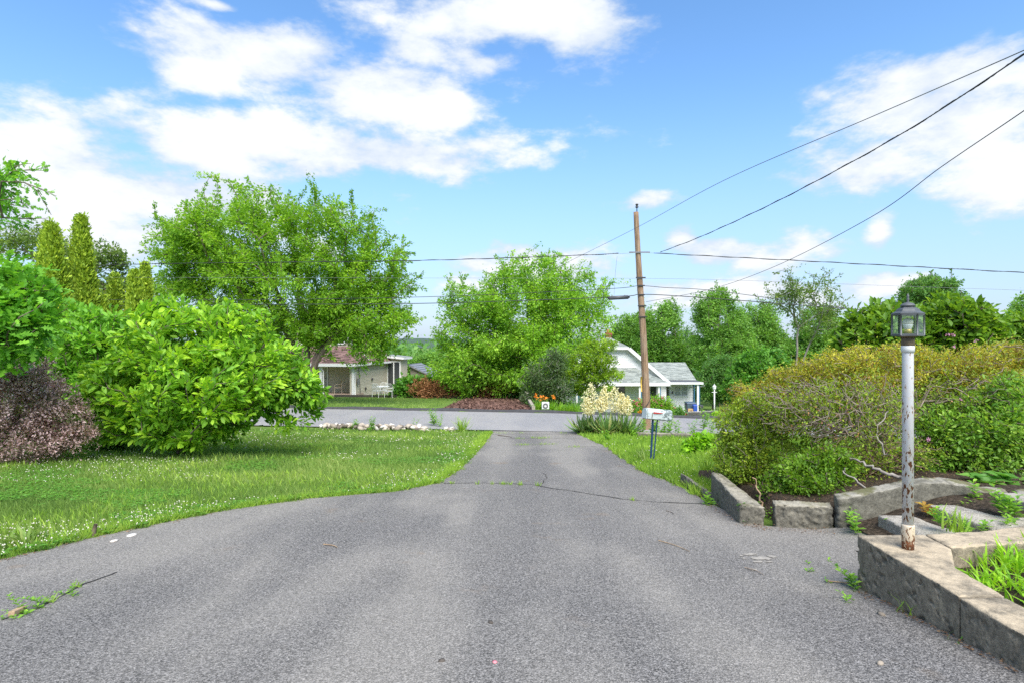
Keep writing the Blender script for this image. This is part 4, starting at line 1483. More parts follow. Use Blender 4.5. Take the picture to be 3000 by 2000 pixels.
def cable(pts, r, mat, label, twist=False):
    """pts: (px, py) hung along the road, or (px, py, depth)"""
    P = [at(p[0], p[1], p[2] if len(p) > 2 else wire_y(p[0])) for p in pts]
    S = spline(P)
    r = r * .66
    o = MB().tube(S, r, 5).build('overhead_cable', M[mat], None, smooth=True)
    if twist:
        mb = MB()
        Q = []
        Ls = 0
        prev = S[0]
        for i, p in enumerate(S):
            Ls += float(np.linalg.norm(p - prev)); prev = p
            for k in range(3):
                q = p + ((S[i + 1] - p) * k / 3 if i + 1 < len(S) else 0)
                a = (Ls + k * .12) * 5.0
                Q.append(q + np.array([0, math.cos(a), math.sin(a)]) * r * 1.5)
        MB().tube(Q, r * .8, 4).build('twisted_conductor', M[mat], o, smooth=True)
        WORG[o.name] = np.zeros(3)
    return tag(o, label, 'overhead cable', 'overhead cables on the utility pole')


cable([(-900, 800), (0, 786), (460, 773), (1200, 764), (1650, 750), (1812, 743)], .014, 'black_rubber', 'twisted black cable reaching the pole top from the left, highest on that side', True)
cable([(1812, 744), (1868, 741), (1918, 742)], .006, 'wire_grey', 'short thin jumper wire passing the pole at the cross bracket')
cable([(1916, 742), (2300, 762), (2700, 783), (3000, 799), (3800, 840)], .014, 'black_rubber', 'twisted black cable running right from the pole, topmost of the level cables', True)
cable([(-900, 812), (300, 813), (1200, 815), (1860, 816), (2200, 823), (2700, 841), (3000, 851), (3800, 880)], .006, 'wire_grey', 'thin grey wire crossing behind the pole below the cross bracket')
cable([(-900, 878), (130, 878), (640, 879), (1250, 870), (1770, 847), (1872, 838), (1950, 843), (2100, 853), (2500, 905), (2760, 922), (3000, 940), (3800, 1000)], .014, 'black_rubber', 'upper of the two black communication cables sagging across the pole')
cable([(-900, 910), (130, 900), (640, 893), (1250, 889), (1785, 871), (1880, 863), (2010, 869), (2200, 883), (2560, 910), (3000, 934), (3800, 985)], .019, 'black_rubber', 'lower thicker black communication cable carrying the splice case')
cable([(3350, -10, 5.0), (3000, 148, 6.2), (2560, 340, 8.6), (2117, 531, 13.0), (1864, 668, 18.7), (1650, 775, 25.0), (1500, 850, 33)], .010, 'wire_grey', 'straight grey wire slanting down from upper right behind the pole')
cable([(3350, -80, 4.6), (3000, 160, 6.0), (2679, 370, 8.0), (2440, 505, 10.2), (2232, 612, 13.0), (2050, 695, 16.0), (1935, 739, 18.5)], .012, 'black_rubber', 'sagging twisted service cable from upper right to the pole bracket', True)
cable([(3350, 80, 4.6), (3000, 325, 6.0), (2760, 488, 7.8), (2551, 637, 10.0), (2270, 781, 13.8), (2080, 848, 17.0), (1892, 885, 18.8)], .009, 'black_rubber', 'lowest slanting black service wire from the right edge to the pole')
cable([(1808, 752), (1803, 800), (1799, 868)], .006, 'wire_grey', 'thin vertical drop wire left of the pole above the splice case')
c = at(1812, 874, wire_y(1812))
t = thing('splice_case', tuple(c), 'dark grey cylindrical splice case hanging on the lower cable left of the pole', 'splice case')
MB().tube([c + np.array([-.30, 0, 0]), c + np.array([.30, 0, .03])], .062, 10).build('case', M['splice'], t, smooth=True)
for s_ in (-1, 1):
    MB().tube([c + np.array([.29 * s_, 0, .015 * s_]), c + np.array([.36 * s_, 0, .04])], .045, 8, .02).build('end_cap', M['black_rubber'], t, smooth=True)
    MB().box(c[0] + .2 * s_ - .015, c[0] + .2 * s_ + .015, c[1] - .02, c[1] + .02, c[2] + .04, c[2] + .1).build('hanger', M['steel'], t)


# ================================================================== NEAR LAMP POST
def lamp_post():
    bx, by = at(2660, 1604, 3.79)[:2]
    bz = CAMZ - 1.376
    t = thing('lamp_post', (bx, by, bz), 'rusty white lamp post with six sided glass lantern on the concrete planter wall', 'lamp post')
    H = lambda py: CAMZ - (py - 1000) / F * 3.79
    c = (bx, by, 0)
    K = .82        # radii
    def LT(prof, n, ph_=0.0): return MB().lathe(c, [(r * K, z) for r, z in prof], n, ph_)
    LT([(.0405, H(1548)), (.0405, H(1025)), (.0405, H(1024))], 28).build('post', M['rust_post'], t, smooth=True)
    LT([(.047, H(1031)), (.0475, H(1013)), (.044, H(1012))], 28).build('top_collar', M['white_paint'], t, smooth=True)
    LT([(.043, bz - .005), (.044, H(1585)), (.0445, H(1580)), (.0475, H(1578)), (.0485, H(1540)), (.0465, H(1536)), (.042, H(1534))], 28).build('base_sleeve', M['rust_base'], t, smooth=True)
    LT([(.036, H(1014)), (.047, H(1012)), (.047, H(994)), (.045, H(990)), (.030, H(989))], 24).build('fitter', M['aged_metal'], t, smooth=True)
    LT([(.034, H(991)), (.052, H(988)), (.072, H(984)), (.086, H(982)), (.060, H(980))], 24).build('lantern_pan', M['aged_metal'], t, smooth=True)
    R6 = .1075
    ph = R(30)
    z0, z1 = H(983), H(922)
    LT([(R6 + .004, z0 - .004), (R6 + .004, z0 + .010), (R6 - .012, z0 + .012)], 6, ph).build('bottom_frame', M['pewter'], t)
    LT([(R6 + .006, z1 - .006), (R6 + .008, z1 + .008), (.085, z1 + .022), (.078, z1 + .034), (.045, z1 + .052), (.03, z1 + .062)], 6, ph).build('roof', M['pewter'], t)
    LT([(.022, H(908)), (.022, H(904)), (.040, H(900)), (.056, H(896.5)), (.050, H(894)), (.036, H(889)), (.018, H(887)), (.008, H(886))], 24).build('cap', M['pewter'], t, smooth=True)
    LT([(.008, H(888)), (.012, H(884)), (.006, H(881)), (.013, H(878)), (.006, H(875)), (.010, H(871)), (.009, H(867)), (.001, H(860))], 12).build('finial', M['pewter'], t, smooth=True)
    for k in range(6):
        a0, a1 = ph + k * math.pi / 3, ph + (k + 1) * math.pi / 3
        p0 = np.array([bx + K * R6 * math.cos(a0), by + K * R6 * math.sin(a0)])
        p1 = np.array([bx + K * R6 * math.cos(a1), by + K * R6 * math.sin(a1)])
        MB().tube([(p0[0], p0[1], z0), (p0[0], p0[1], z1)], .0062, 6).build('corner_bar', M['pewter'], t, smooth=True)
        q0, q1 = p0 + (p1 - p0) * .05, p0 + (p1 - p0) * .95
        pn = obj('pane', [(q0[0], q0[1], z0 + .008), (q1[0], q1[1], z0 + .008), (q1[0], q1[1], z1 - .004), (q0[0], q0[1], z1 - .004)], [(0, 1, 2, 3)], M['glass'], t)
        for (u0, u1) in ((.05, .09), (.91, .95)):      # bevelled edge strips of the glass
            b0, b1 = p0 + (p1 - p0) * u0, p0 + (p1 - p0) * u1
            MB().beam((*((b0 + b1) / 2), z0 + .012), (*((b0 + b1) / 2), z1 - .006), .004, .003).build('bevel_strip', M['glass'], pn)
    LT([(.020, z0 - .01), (.020, z0 + .012), (.028, z0 + .014), (.028, H(966)), (.024, H(965))], 16).build('socket', M['brass'], t, smooth=True)
    LT([(.020, H(966)), (.026, H(964)), (.034, H(954)), (.036, H(951))], 20).build('bulb_collar', M['bulb'], t, smooth=True)
    LT([(.0345, H(951)), (.037, H(946)), (.035, H(940)), (.026, H(935)), (.012, H(932.5)), (.002, H(932))], 20).build('bulb', M['bulb_top'], t, smooth=True)


lamp_post()


# ================================================================== MAILBOX
def mailbox():
    y = 10.6
    b = g(1909, 1352)
    y = b[1]
    t = thing('mailbox', tuple(b), 'peeling pale mailbox with red flag on two thin navy posts', 'mailbox')
    top = at(1926, 1226, y)
    # local frame: long axis turned a little from the picture plane, tilted down to the right
    ax = norm(np.array([0.93, 0.28, -0.12]))
    ay = norm(np.cross(np.array([0, 0, 1.0]), ax))
    azv = np.cross(ax, ay)
    def P(u, v, w_): return top + ax * u + ay * v + azv * w_
    Lh, wv, hh = .27, .085, .11
    prof = [(-wv, 0), (-wv, hh)] + [(-wv * math.cos(a), hh + wv * math.sin(a)) for a in np.linspace(0, math.pi, 9)[1:-1]] + [(wv, hh), (wv, 0)]
    n = len(prof)
    V = [P(-Lh, v, w_) for v, w_ in prof] + [P(Lh, v, w_) for v, w_ in prof]
    Fc = [(i, (i + 1) % n, n + (i + 1) % n, n + i) for i in range(n)] + [tuple(range(n, 2 * n))]
    # build in the box's own axes so that the peeling pattern runs along it
    o = obj('box', [np.array([-Lh, v, w_ + 1.0]) for v, w_ in prof] + [np.array([Lh, v, w_ + 1.0]) for v, w_ in prof], Fc, M['peel'])
    o.parent = t
    Mx = Matrix(((ax[0], ay[0], azv[0], 0), (ax[1], ay[1], azv[1], 0), (ax[2], ay[2], azv[2], 0), (0, 0, 0, 1)))
    off = top - b - azv * 1.0
    Mx.translation = Vector(off)
    o.matrix_basis = Mx
    # inner liner (the mouth is open) and dropped door
    obj('door', [P(-Lh - .012, v * 1.04, w_ * 1.02 - .005) for v, w_ in prof] + [P(-Lh - .03, v * 1.04, w_ * 1.02 - .005) for v, w_ in prof],
        [(i, (i + 1) % n, n + (i + 1) % n, n + i) for i in range(n)] + [tuple(range(n)), tuple(range(n, 2 * n))[::-1]], M['peel'], t)
    vf = -wv - .012
    obj('flag', [P(-.16, vf, .135), P(-.16, vf, .105), P(-.06, vf, .108), P(.05, vf, .122), P(.05, vf, .130), P(-.16, vf - .004, .135), P(-.16, vf - .004, .105), P(-.06, vf - .004, .108), P(.05, vf - .004, .122), P(.05, vf - .004, .130)],
        [(0, 1, 2, 3, 4), (9, 8, 7, 6, 5), (0, 5, 6, 1), (1, 6, 7, 2), (2, 7, 8, 3), (3, 8, 9, 4), (4, 9, 5, 0)], M['red_paint'], t)
    MB().beam(P(-.175, vf + .004, .125), P(-.175, vf + .004, .01), .012, .008).build('flag_arm', M['aged_metal'], t)
    MB().beam(P(-Lh, 0, -.008), P(Lh, 0, -.008), .12, .016, tuple(azv)).build('base_plate', M['steel'], t)
    a0 = P(-.10, 0, -.01)
    MB().beam((b[0] - .02, b[1], b[2] - .05), a0, .034, .034).build('post', M['navy'], t)
    a1 = P(.02, .03, -.01)
    MB().beam((b[0] + .035, b[1] + .02, b[2] - .05), a1, .018, .022).build('post', M['navy'], t)
    f = MB().prism([(b[0] - .09, b[1] - .08), (b[0] + .1, b[1] - .09), (b[0] + .12, b[1] + .08), (b[0] - .08, b[1] + .1)], b[2] - .05, b[2] + .03)
    f.build('footing', M['pale_concrete'], t, bevel=.01)


mailbox()


# ================================================================== STONEWORK ON THE RIGHT
def rough(name, mb, mat, parent, voxel=.025, amp=.012, freq=9.0, pits=0.0, smooth=True, chip=0.0):
    """weathered masonry: remeshed, then worn by noise"""
    o = mb.build(name, mat, parent)
    m = o.modifiers.new('r', 'REMESH')
    m.mode = 'VOXEL'
    m.voxel_size = voxel
    dg = bpy.context.evaluated_depsgraph_get()
    me = bpy.data.meshes.new_from_object(o.evaluated_get(dg))
    o.modifiers.clear()
    old = o.data
    n = len(me.vertices)
    co = np.zeros(n * 3, np.float32); me.vertices.foreach_get('co', co); co = co.reshape(-1, 3)
    nr = np.zeros(n * 3, np.float32); me.vertices.foreach_get('normal', nr); nr = nr.reshape(-1, 3)
    wp = co + origin(o if o.name in WORG else parent)
    d = (fbm(wp * freq, 4) - .5) * 2 * amp + (fbm(wp * freq * .25 + 30, 2) - .5) * 2 * amp
    if pits:
        f = fbm(wp * np.array([20, 20, 26]) + 50, 3) + 0.5 * (fbm(wp * 2.2 + 90, 2) - .5)
        d = d - pits * ss(.655, .70, f) * (np.abs(nr[:, 2]) < .6)
    if chip:
        e = ss(.55, .9, np.abs(nr[:, 2])) * (1 - ss(.9, .985, np.abs(nr[:, 2])))
        d = d - chip * e * ss(.35, .65, fbm(wp * 12 + 9, 3))
    co = co + nr * d[:, None]
    me.vertices.foreach_set('co', co.ravel())
    me.polygons.foreach_set('use_smooth', np.full(len(me.polygons), smooth))
    me.update()
    o.data = me
    if not me.materials: me.materials.append(mat)
    bpy.data.meshes.remove(old)
    return o


WT = CAMZ - 1.376            # top of the planter wall
def planter():
    t = thing('planter_wall', (2.5, 3.5, -.15), 'low stained concrete planter wall in the right corner carrying the lamp post', 'planter')
    a = MB().prism([(2.425, 3.085), (2.462, 4.06), (2.95, 4.075), (2.925, 3.79), (2.71, 3.475), (2.675, 3.085)], -.5, WT)
    rough('wall_section', a, M['concrete'], t, .0105, .002, 7, .026, chip=.010)
    a = MB().prism([(2.33, .3), (2.419, 3.077), (2.672, 3.077), (2.60, .3)], -.5, WT - .002)
    rough('wall_section', a, M['concrete'], t, .0125, .003, 7, .012, chip=.009)
    a = MB().prism([(2.955, 4.07), (3.40, 4.13), (3.95, 4.30), (5.2, 4.75), (5.3, 4.5), (4.0, 4.02), (3.55, 3.90), (2.93, 3.80)], -.4, WT + .004)
    rough('wall_section', a, M['concrete'], t, .015, .004, 7, .008, chip=.009)
    V, Fc = [], []
    n = 22
    for j in range(n):
        for i in range(n):
            y = .4 + 3.75 * j / (n - 1)
            x = 2.5 + 2.6 * i / (n - 1)
            z = WT - .15 + .09 * float(ss(2.7, 4.4, x)) + .03 * (float(fbm(np.array([[x * 4, y * 4, 2.]]), 3)[0]) - .5)
            V.append((x, y, z))
    for j in range(n - 1):
        for i in range(n - 1):
            q = j * n + i
            Fc.append((q, q + 1, q + n + 1, q + n))
    tag(obj('planter_soil', V, np.array(Fc), M['soil'], smooth=True), 'bare brown soil and litter inside the planter', 'soil', kind='structure')


planter()


def slabs():
    t = thing('stone_retaining_wall', (3.2, 6, -.3), 'low retaining wall of rough mossy stone slabs below the azalea', 'retaining wall')
    def blk(name, p, h0, h1, bot, mat, amp=.014, hump=0.0, vox=.03):
        """p: front-left, front-right, back-right, back-left (xy); top heights left/right"""
        mb = MB()
        n = 8
        V = []
        for k in range(n + 1):
            u = k / n
            f = np.array(p[0]) * (1 - u) + np.array(p[1]) * u
            b = np.array(p[3]) * (1 - u) + np.array(p[2]) * u
            z = h0 * (1 - u) + h1 * u + hump * math.sin(math.pi * min(1, u * 1.1) ** 1.4)
            V += [(f[0], f[1], bot), (f[0], f[1], z), (b[0], b[1], z + .02), (b[0], b[1], bot)]
        Fc = []
        for k in range(n):
            q = 4 * k
            for i in range(4):
                Fc.append((q + i, q + (i + 1) % 4, q + 4 + (i + 1) % 4, q + 4 + i)[::-1])
        Fc += [(0, 1, 2, 3), (4 * n + 3, 4 * n + 2, 4 * n + 1, 4 * n)]
        return rough(name, mb.add(V, Fc), mat, t, vox, amp, 6, .012, chip=.02)
    blk('slab', [(3.25, 5.66), (4.84, 5.52), (4.90, 5.68), (3.28, 5.80)], .035, .12, -.55, M['slab'], .014, .14, .016)
    blk('slab', [(4.90, 5.50), (6.4, 5.2), (6.5, 5.4), (5.0, 5.66)], .12, .14, -.5, M['slab'], .014, 0, .018)
    blk('block', [(2.735, 5.93), (3.235, 5.73), (3.27, 5.85), (2.77, 6.06)], -.095, -.070, -.6, M['edging'], .008, 0, .013)
    blk('block', [(2.42, 6.05), (2.66, 5.96), (2.72, 7.40), (2.60, 7.42)], -.115, -.135, -.6, M['edging'], .008, 0, .014)
    blk('block', [(2.56, 7.46), (2.70, 7.46), (2.62, 8.45), (2.50, 8.45)], -.36, -.42, -.8, M['edging'], .008, 0, .016)
    V, Fc = [], []
    n = 26
    for j in range(n):
        for i in range(n):
            y = 5.75 + 3.2 * j / (n - 1)
            xl = 2.80 if y > 6.1 else 2.80 + (6.1 - y) * 1.4
            x = xl + (6.6 - xl) * i / (n - 1)
            z = max(float(zg(x, y)) + .03, -.13 + .15 * float(ss(3.1, 4.2, x)) - .30 * float(ss(6.4, 8.6, y)))
            if i == 0 or j == 0: z = -.75
            V.append((x, y, z + .05 * (float(fbm(np.array([[x * 5, y * 5, 3.]]), 3)[0]) - .5)))
    for j in range(n - 1):
        for i in range(n - 1):
            q = j * n + i
            Fc.append((q, q + 1, q + n + 1, q + n))
    tag(obj('hedge_soil', V, np.array(Fc), M['soil'], smooth=True), 'dark soil under the hedge behind the stone slabs', 'soil', kind='structure')
    b = MB()
    for k, (x0, x1, zt, y0, y1) in enumerate([(3.50, 3.99, -.045, 4.22, 5.42), (3.94, 4.62, .065, 4.30, 5.36), (4.58, 5.6, .185, 4.45, 5.35)]):
        s = thing('concrete_step', (x0, 4.8, zt), ['lowest pebbly concrete step between the planter and the stone slabs', 'middle pebbly concrete step with weeds growing at its left edge',
                  'topmost pebbly concrete step at the right edge'][k], 'step', 'garden steps on the right')
        rough('slab', MB().prism([(x0, y0), (x1, y0), (x1 + .02, y1), (x0 - .02, y1)], zt - .35, zt), M['step'], s, .016, .004, 8, 0, chip=.010)


slabs()
V, Fc = [], []
n = 20
for j in range(n):
    for i in range(n):
        x, y = 3.32 + 3.0 * i / (n - 1), 4.1 + 1.75 * j / (n - 1)
        V.append((x, y, float(zg(x, y)) + .03 + .05 * (float(fbm(np.array([[x * 5, y * 5, 8.]]), 3)[0]) - .5)))
for j in range(n - 1):
    for i in range(n - 1):
        q = j * n + i
        Fc.append((q, q + 1, q + n + 1, q + n))
tag(obj('step_soil', V, np.array(Fc), M['soil'], smooth=True), 'dark soil around the garden steps', 'soil', kind='structure')

# ================================================================== STONE BORDER BY THE ROAD
def ico():
    bm = bmesh.new()
    bmesh.ops.create_icosphere(bm, subdivisions=1, radius=1)
    V = np.array([v.co[:] for v in bm.verts])
    Fc = np.array([[v.index for v in f.verts] for f in bm.faces])
    bm.free()
    return V, Fc


IV, IF = ico()
STONES = []
for k in range(9):
    v = IV * rng.uniform(.72, 1.2, (len(IV), 1)) * np.array([1.25, .9, .62])
    STONES.append(v)


def stones():
    x0, x1 = gx(900, 19.2)[0], gx(1330, 18.0)[0]
    t = thing('stone_border', tuple(gx(1150, 18.0)), 'row of loose pale stones edging the lawn beside the road', 'stone border')
    org = origin(t)
    meshes = {}
    for i in range(210):
        px = rng.uniform(935, 1330)
        x = (px - 1500) / F * 18.3
        y = near_edge(x) - 0.28 - abs(rng.normal(0, .24)) - .0
        s = rng.uniform(.055, .135)
        if math.sin(px * .05) + math.sin(px * .021) > 1.25: continue
        z = float(zg(x, y)) + s * .3 + rng.random() * .10 * (1 if px < 1230 else .35)
        k = int(rng.integers(0, 9)); c = int(rng.integers(0, 5))
        if (k, c) not in meshes:
            meshes[(k, c)] = raw('stone', STONES[k], IF, M['stone'], np.full(len(IF), c / 4.0))
        o = link('stone', meshes[(k, c)], t)
        o.location = (x - org[0], y - org[1], z - org[2])
        o.rotation_euler = tuple(rng.uniform(-.6, .6, 2)) + (rng.uniform(0, 6.3),)
        o.scale = (s, s, s)


stones()

# low kerb stones behind the right-hand verge
t = thing('verge_edging', tuple(gx(1950, 16.6)), 'low grey stone edging at the back of the small right lawn', 'edging')
for k, (pa, pb) in enumerate([(1868, 1912), (1914, 1968), (1970, 2030), (2032, 2085)]):
    a, b = gx(pa, 16.7 - k * .1), gx(pb, 16.6 - k * .1)
    rough('edging_stone', MB().hexa([(a[0], a[1], a[2] - .1), (b[0], b[1], b[2] - .1), (b[0], b[1] + .2, b[2] - .1), (a[0], a[1] + .2, a[2] - .1)],
          [(a[0], a[1], a[2] + .13), (b[0], b[1], b[2] + .12), (b[0], b[1] + .2, b[2] + .12), (a[0], a[1] + .2, a[2] + .13)]), M['edging'], t, .03, .008)

# ================================================================== BEYOND THE ROAD
# timbers round the mulch bed
a, b, c = gx(1563, fy(1563) + .3), gx(1545, 30.5), gx(1543, 35.0)
t = thing('landscape_timber', tuple(a), 'weathered grey timber rail along the right side of the mulch bed', 'timber')
MB().beam(a + (0, 0, .12), b + (0, 0, .35), .14, .14).build('rail', M['grey_timber'], t)
MB().beam(b + (0, 0, .42), c + (0, 0, .55), .14, .14).build('rail', M['grey_timber'], t)
MB().beam(b + (0, 0, -.1), b + (0, 0, .55), .13, .13).build('stake', M['grey_timber'], t)
a, b = gx(1524, 32.0), gx(1541, 31.0)
o = MB().beam(a + (0, 0, .25), b + (0, 0, .62), .07, .07).build('leaning_plank', M['grey_timber'])
tag(o, 'thin pale plank leaning against the timber rail of the mulch bed', 'plank')
a, b = gx(980, 37.5), gx(1390, 36.6)
o = MB().beam(a + (0, 0, .06), b + (0, 0, .06), .12, .16).build('lawn_timber', M['dark_timber'])
tag(o, 'long dark timber edging along the back of the far lawn', 'timber')

# white panel with a ring among the lilies
c = gx(1598, 25.0)
t = thing('ring_panel', tuple(c), 'white square panel with a dark grey ring among the orange lilies', 'panel')
s_ = .165
zc = CAMZ - (1187 - 1000) / F * 25.0
MB().box(c[0] - s_, c[0] + s_, c[1] - .03, c[1] + .03, zc - s_, zc + s_).build('board', M['white_paint'], t, bevel=.03)
mb = MB()
n = 28
V, Fc = [], []
for k in range(n):
    aa = 2 * math.pi * k / n
    for (r, dy) in ((.06, -.032), (.068, -.06), (.108, -.06), (.116, -.032)):
        V.append((c[0] + r * math.cos(aa), c[1] + dy, zc + r * math.sin(aa)))
for k in range(n):
    for j in range(3):
        Fc.append((k * 4 + j, k * 4 + j + 1, ((k + 1) % n) * 4 + j + 1, ((k + 1) % n) * 4 + j))
mb.add(V, Fc).build('ring', M['grey_ring'], t, smooth=True)
for dx in (-.11, .11):
    MB().beam((c[0] + dx, c[1] + .05, c[2] - .05), (c[0] + dx, c[1] + .05, zc), .03, .03).build('leg', M['white_paint'], t)


def bin_(name, px0, px1, py0, y, mat, label, lidmat=None, wheels=True):
    b = gx((px0 + px1) / 2, y)
    hw = (px1 - px0) / 2 / F * y
    zt = CAMZ - (py0 - 1000) / F * y
    t = thing(name, tuple(b), label, 'bin')
    x, yy, z = b
    k = .84
    MB().hexa([(x - hw * k, yy - hw * k, z + .03), (x + hw * k, yy - hw * k, z + .03), (x + hw * k, yy + hw * k, z + .03), (x - hw * k, yy + hw * k, z + .03)],
              [(x - hw, yy - hw, zt - .08), (x + hw, yy - hw, zt - .08), (x + hw, yy + hw, zt - .08), (x - hw, yy + hw, zt - .08)]).build('body', M[mat], t, bevel=.03)
    MB().hexa([(x - hw * 1.08, yy - hw * 1.1, zt - .075), (x + hw * 1.08, yy - hw * 1.1, zt - .075), (x + hw * 1.08, yy + hw * 1.1, zt - .075), (x - hw * 1.08, yy + hw * 1.1, zt - .075)],
              [(x - hw * .95, yy - hw, zt), (x + hw * .95, yy - hw, zt), (x + hw * .95, yy + hw, zt + .03), (x - hw * .95, yy + hw, zt + .03)]).build('lid', M[lidmat or mat], t, bevel=.02)
    if wheels:
        for s in (-1, 1):
            MB().tube([(x + s * hw * .95, yy + hw * .8, z + .09), (x + s * hw * 1.05, yy + hw * .8, z + .09)], .09, 10).build('wheel', M['dark_plastic'], t)
    return t


bin_('wheeled_bin', 2009, 2036, 1177, 43.6, 'slate_plastic', 'slate blue wheeled bin beside the canopy post of the white house')
bin_('recycling_bin', 2030, 2042, 1185, 42.9, 'blue_plastic', 'bright blue bin between the slate bin and the canopy post', None, False)
bin_('dark_bin', 2048, 2059, 1186, 43.4, 'dark_plastic', 'dark grey bin just right of the canopy post', None)
b = gx(2023, 42.9)
x, y, z = b[0], b[1], b[2]
t = thing('cardboard_box', tuple(b), 'upright flat brown cardboard box leaning on the slate bin', 'box')
MB().box(x - .19, x + .19, y - .06, y + .06, z + .02, z + .66).build('carton', M['cardboard'], t, bevel=.006)
mk = MB()
mk.beam((x - .10, y - .068, z + .50), (x + .08, y - .068, z + .53), .012, .045)
mk.beam((x + .07, y - .068, z + .52), (x - .04, y - .068, z + .33), .012, .05)
mk.beam((x - .09, y - .068, z + .43), (x - .02, y - .068, z + .44), .012, .035)
mk.build('printed_mark', M['dark_timber'], t)
b = gx(2002, 43.3)
t = thing('red_tub', tuple(b), 'low red plastic tub on the path left of the slate bin', 'tub')
x, y, z = b
MB().hexa([(x - .16, y - .14, z + .01), (x + .16, y - .14, z + .01), (x + .16, y + .14, z + .01), (x - .16, y + .14, z + .01)], [(x - .2, y - .17, z + .24), (x + .2, y - .17, z + .24), (x + .2, y + .17, z + .24), (x - .2, y + .17, z + .24)]).build('body', M['red_plastic'], t, bevel=.02)
MB().box(x - .215, x + .215, y - .185, y + .185, z + .24, z + .28).build('rim', M['red_plastic'], t, bevel=.01)
b = gx(1991, 43.8)
x, y, z = b
t = thing('wooden_stool', tuple(b), 'small dark wooden stool against the white siding left of the red tub', 'stool')
MB().box(x - .2, x + .2, y - .14, y + .14, z + .34, z + .38).build('seat', M['dark_timber'], t)
for dx in (-.15, .15):
    for dy in (-.1, .1):
        MB().beam((x + dx, y + dy, z), (x + dx, y + dy, z + .34), .05, .05).build('leg', M['dark_timber'], t)


def garden_lamp():
    y = 43.8
    b = gx(2093, y)
    H = lambda py: CAMZ - (py - 1000) / F * y
    t = thing('garden_lamp', tuple(b), 'small white garden lamp post on the right of the white house', 'lamp post')
    c = (b[0], b[1], 0)
    MB().lathe(c, [(.055, b[2] - .05), (.05, H(1140))], 10).build('post', M['white_paint'], t, smooth=True)
    MB().tube([(b[0] - .2, b[1], H(1148)), (b[0] + .2, b[1], H(1148))], .022, 6).build('ladder_bar', M['white_paint'], t)
    MB().lathe(c, [(.06, H(1141)), (.12, H(1138)), (.14, H(1132)), (.13, H(1131.5))], 8).build('lantern', M['bulb'], t)
    MB().lathe(c, [(.16, H(1131.5)), (.08, H(1128)), (.03, H(1126)), (.03, H(1125)), (.008, H(1123))], 8).build('cap', M['white_paint'], t)


garden_lamp()
# low wall at the path
t = thing('path_wall', tuple(gx(2050, 27.0)), 'low pale concrete wall beside the path to the white house', 'low wall')
for (pa, pb, ya, yb, h) in ((2013, 2052, 33.0, 29.5, .30), (2053, 2098, 29.4, 26.0, .32)):
    a, b = gx(pa, ya), gx(pb, yb)
    rough('wall_section', MB().hexa([(a[0], a[1], a[2] - .2), (b[0], b[1], b[2] - .2), (b[0] + .2, b[1] + .3, b[2] - .2), (a[0] + .2, a[1] + .3, a[2] - .2)],
          [(a[0], a[1], a[2] + h), (b[0], b[1], b[2] + h), (b[0] + .2, b[1] + .3, b[2] + h), (a[0] + .2, a[1] + .3, a[2] + h)]), M['pale_concrete'], t, .05, .01)


def chair(name, b, rz, mat, label, group, arms=True):
    t = thing(name, tuple(b), label, 'chair', group)
    x, y, z = b
    def obr(nm, mb):
        o = mb.build(nm, M[mat], t)
        return o
    obr('seat', MB().box(x - .24, x + .24, y - .24, y + .24, z + .40, z + .43))
    bk = MB()
    bk.tube([(x - .24, y + .22, z + .42), (x - .25, y + .29, z + .80), (x - .16, y + .32, z + .90), (x + .16, y + .32, z + .90), (x + .25, y + .29, z + .80), (x + .24, y + .22, z + .42)], .018, 6)
    for k in range(5):
        xx = x - .16 + .08 * k
        bk.beam((xx, y + .24, z + .45), (xx, y + .31, z + .88), .05, .012)
    obr('backrest', bk)
    for dx, dy in ((-1, -1), (1, -1), (-1, 1), (1, 1)):
        obr('leg', MB().tube([(x + dx * .22, y + dy * .21, z + .41), (x + dx * .25, y + dy * .27, z - .02)], .018, 6))
    if arms:
        for dx in (-1, 1):
            obr('armrest', MB().tube([(x + dx * .25, y + .28, z + .66), (x + dx * .27, y - .1, z + .65), (x + dx * .26, y - .24, z + .60), (x + dx * .23, y - .22, z + .41)], .018, 6))
    t.rotation_euler = (0, 0, rz)
    return t


y = 37.2
c1 = chair('garden_chair', gx(1106, y), R(160), 'chair_white', 'white garden chair at the left of the patio table by the beige house', 'white garden chairs')
for px, yy, rz, lb in ((1139, 36.9, R(185), 'white garden chair at the front right of the patio table by the beige house'), (1124, 38.5, R(10), 'white garden chair behind the patio table by the beige house')):
    copytree(c1, tuple(gx(px, yy)), rz, 1.0, lb)
b = gx(1122, 37.7)
t = thing('patio_table', tuple(b), 'round white patio table among the garden chairs', 'table')
MB().lathe(tuple(b), [(.42, .66), (.44, .68), (.44, .70), (.42, .71)], 20).build('tabletop', M['chair_white'], t)
for k in range(3):
    a = k * 2.1
    MB().tube([b + (.1 * math.cos(a), .1 * math.sin(a), .66), b + (.34 * math.cos(a), .34 * math.sin(a), 0)], .02, 6).build('leg', M['chair_white'], t)
pz = -2.02
c = np.array([*at(988, 1157, 39.9)[:2], pz])
chair('porch_chair', c, R(-60), 'tan_metal', 'tan metal armchair on the porch of the beige house', None)

# ================================================================== SMALL THINGS ON THE DRIVEWAY
def stick(pa, pb, r, label, mat='dry_stem', bend=.02):
    a, b = g(*pa), g(*pb)
    m = (a + b) / 2 + np.array([bend, bend * .5, 0])
    pts = [a + (0, 0, r + .016), m + (0, 0, r + .016), b + (0, 0, r + .016)]
    pts = [np.array(p) for p in spline(pts, 5)]
    o = MB().tube(pts, r, 5, r * .6).build('fallen_twig', M[mat], None, smooth=True)
    return tag(o, label, 'twig')


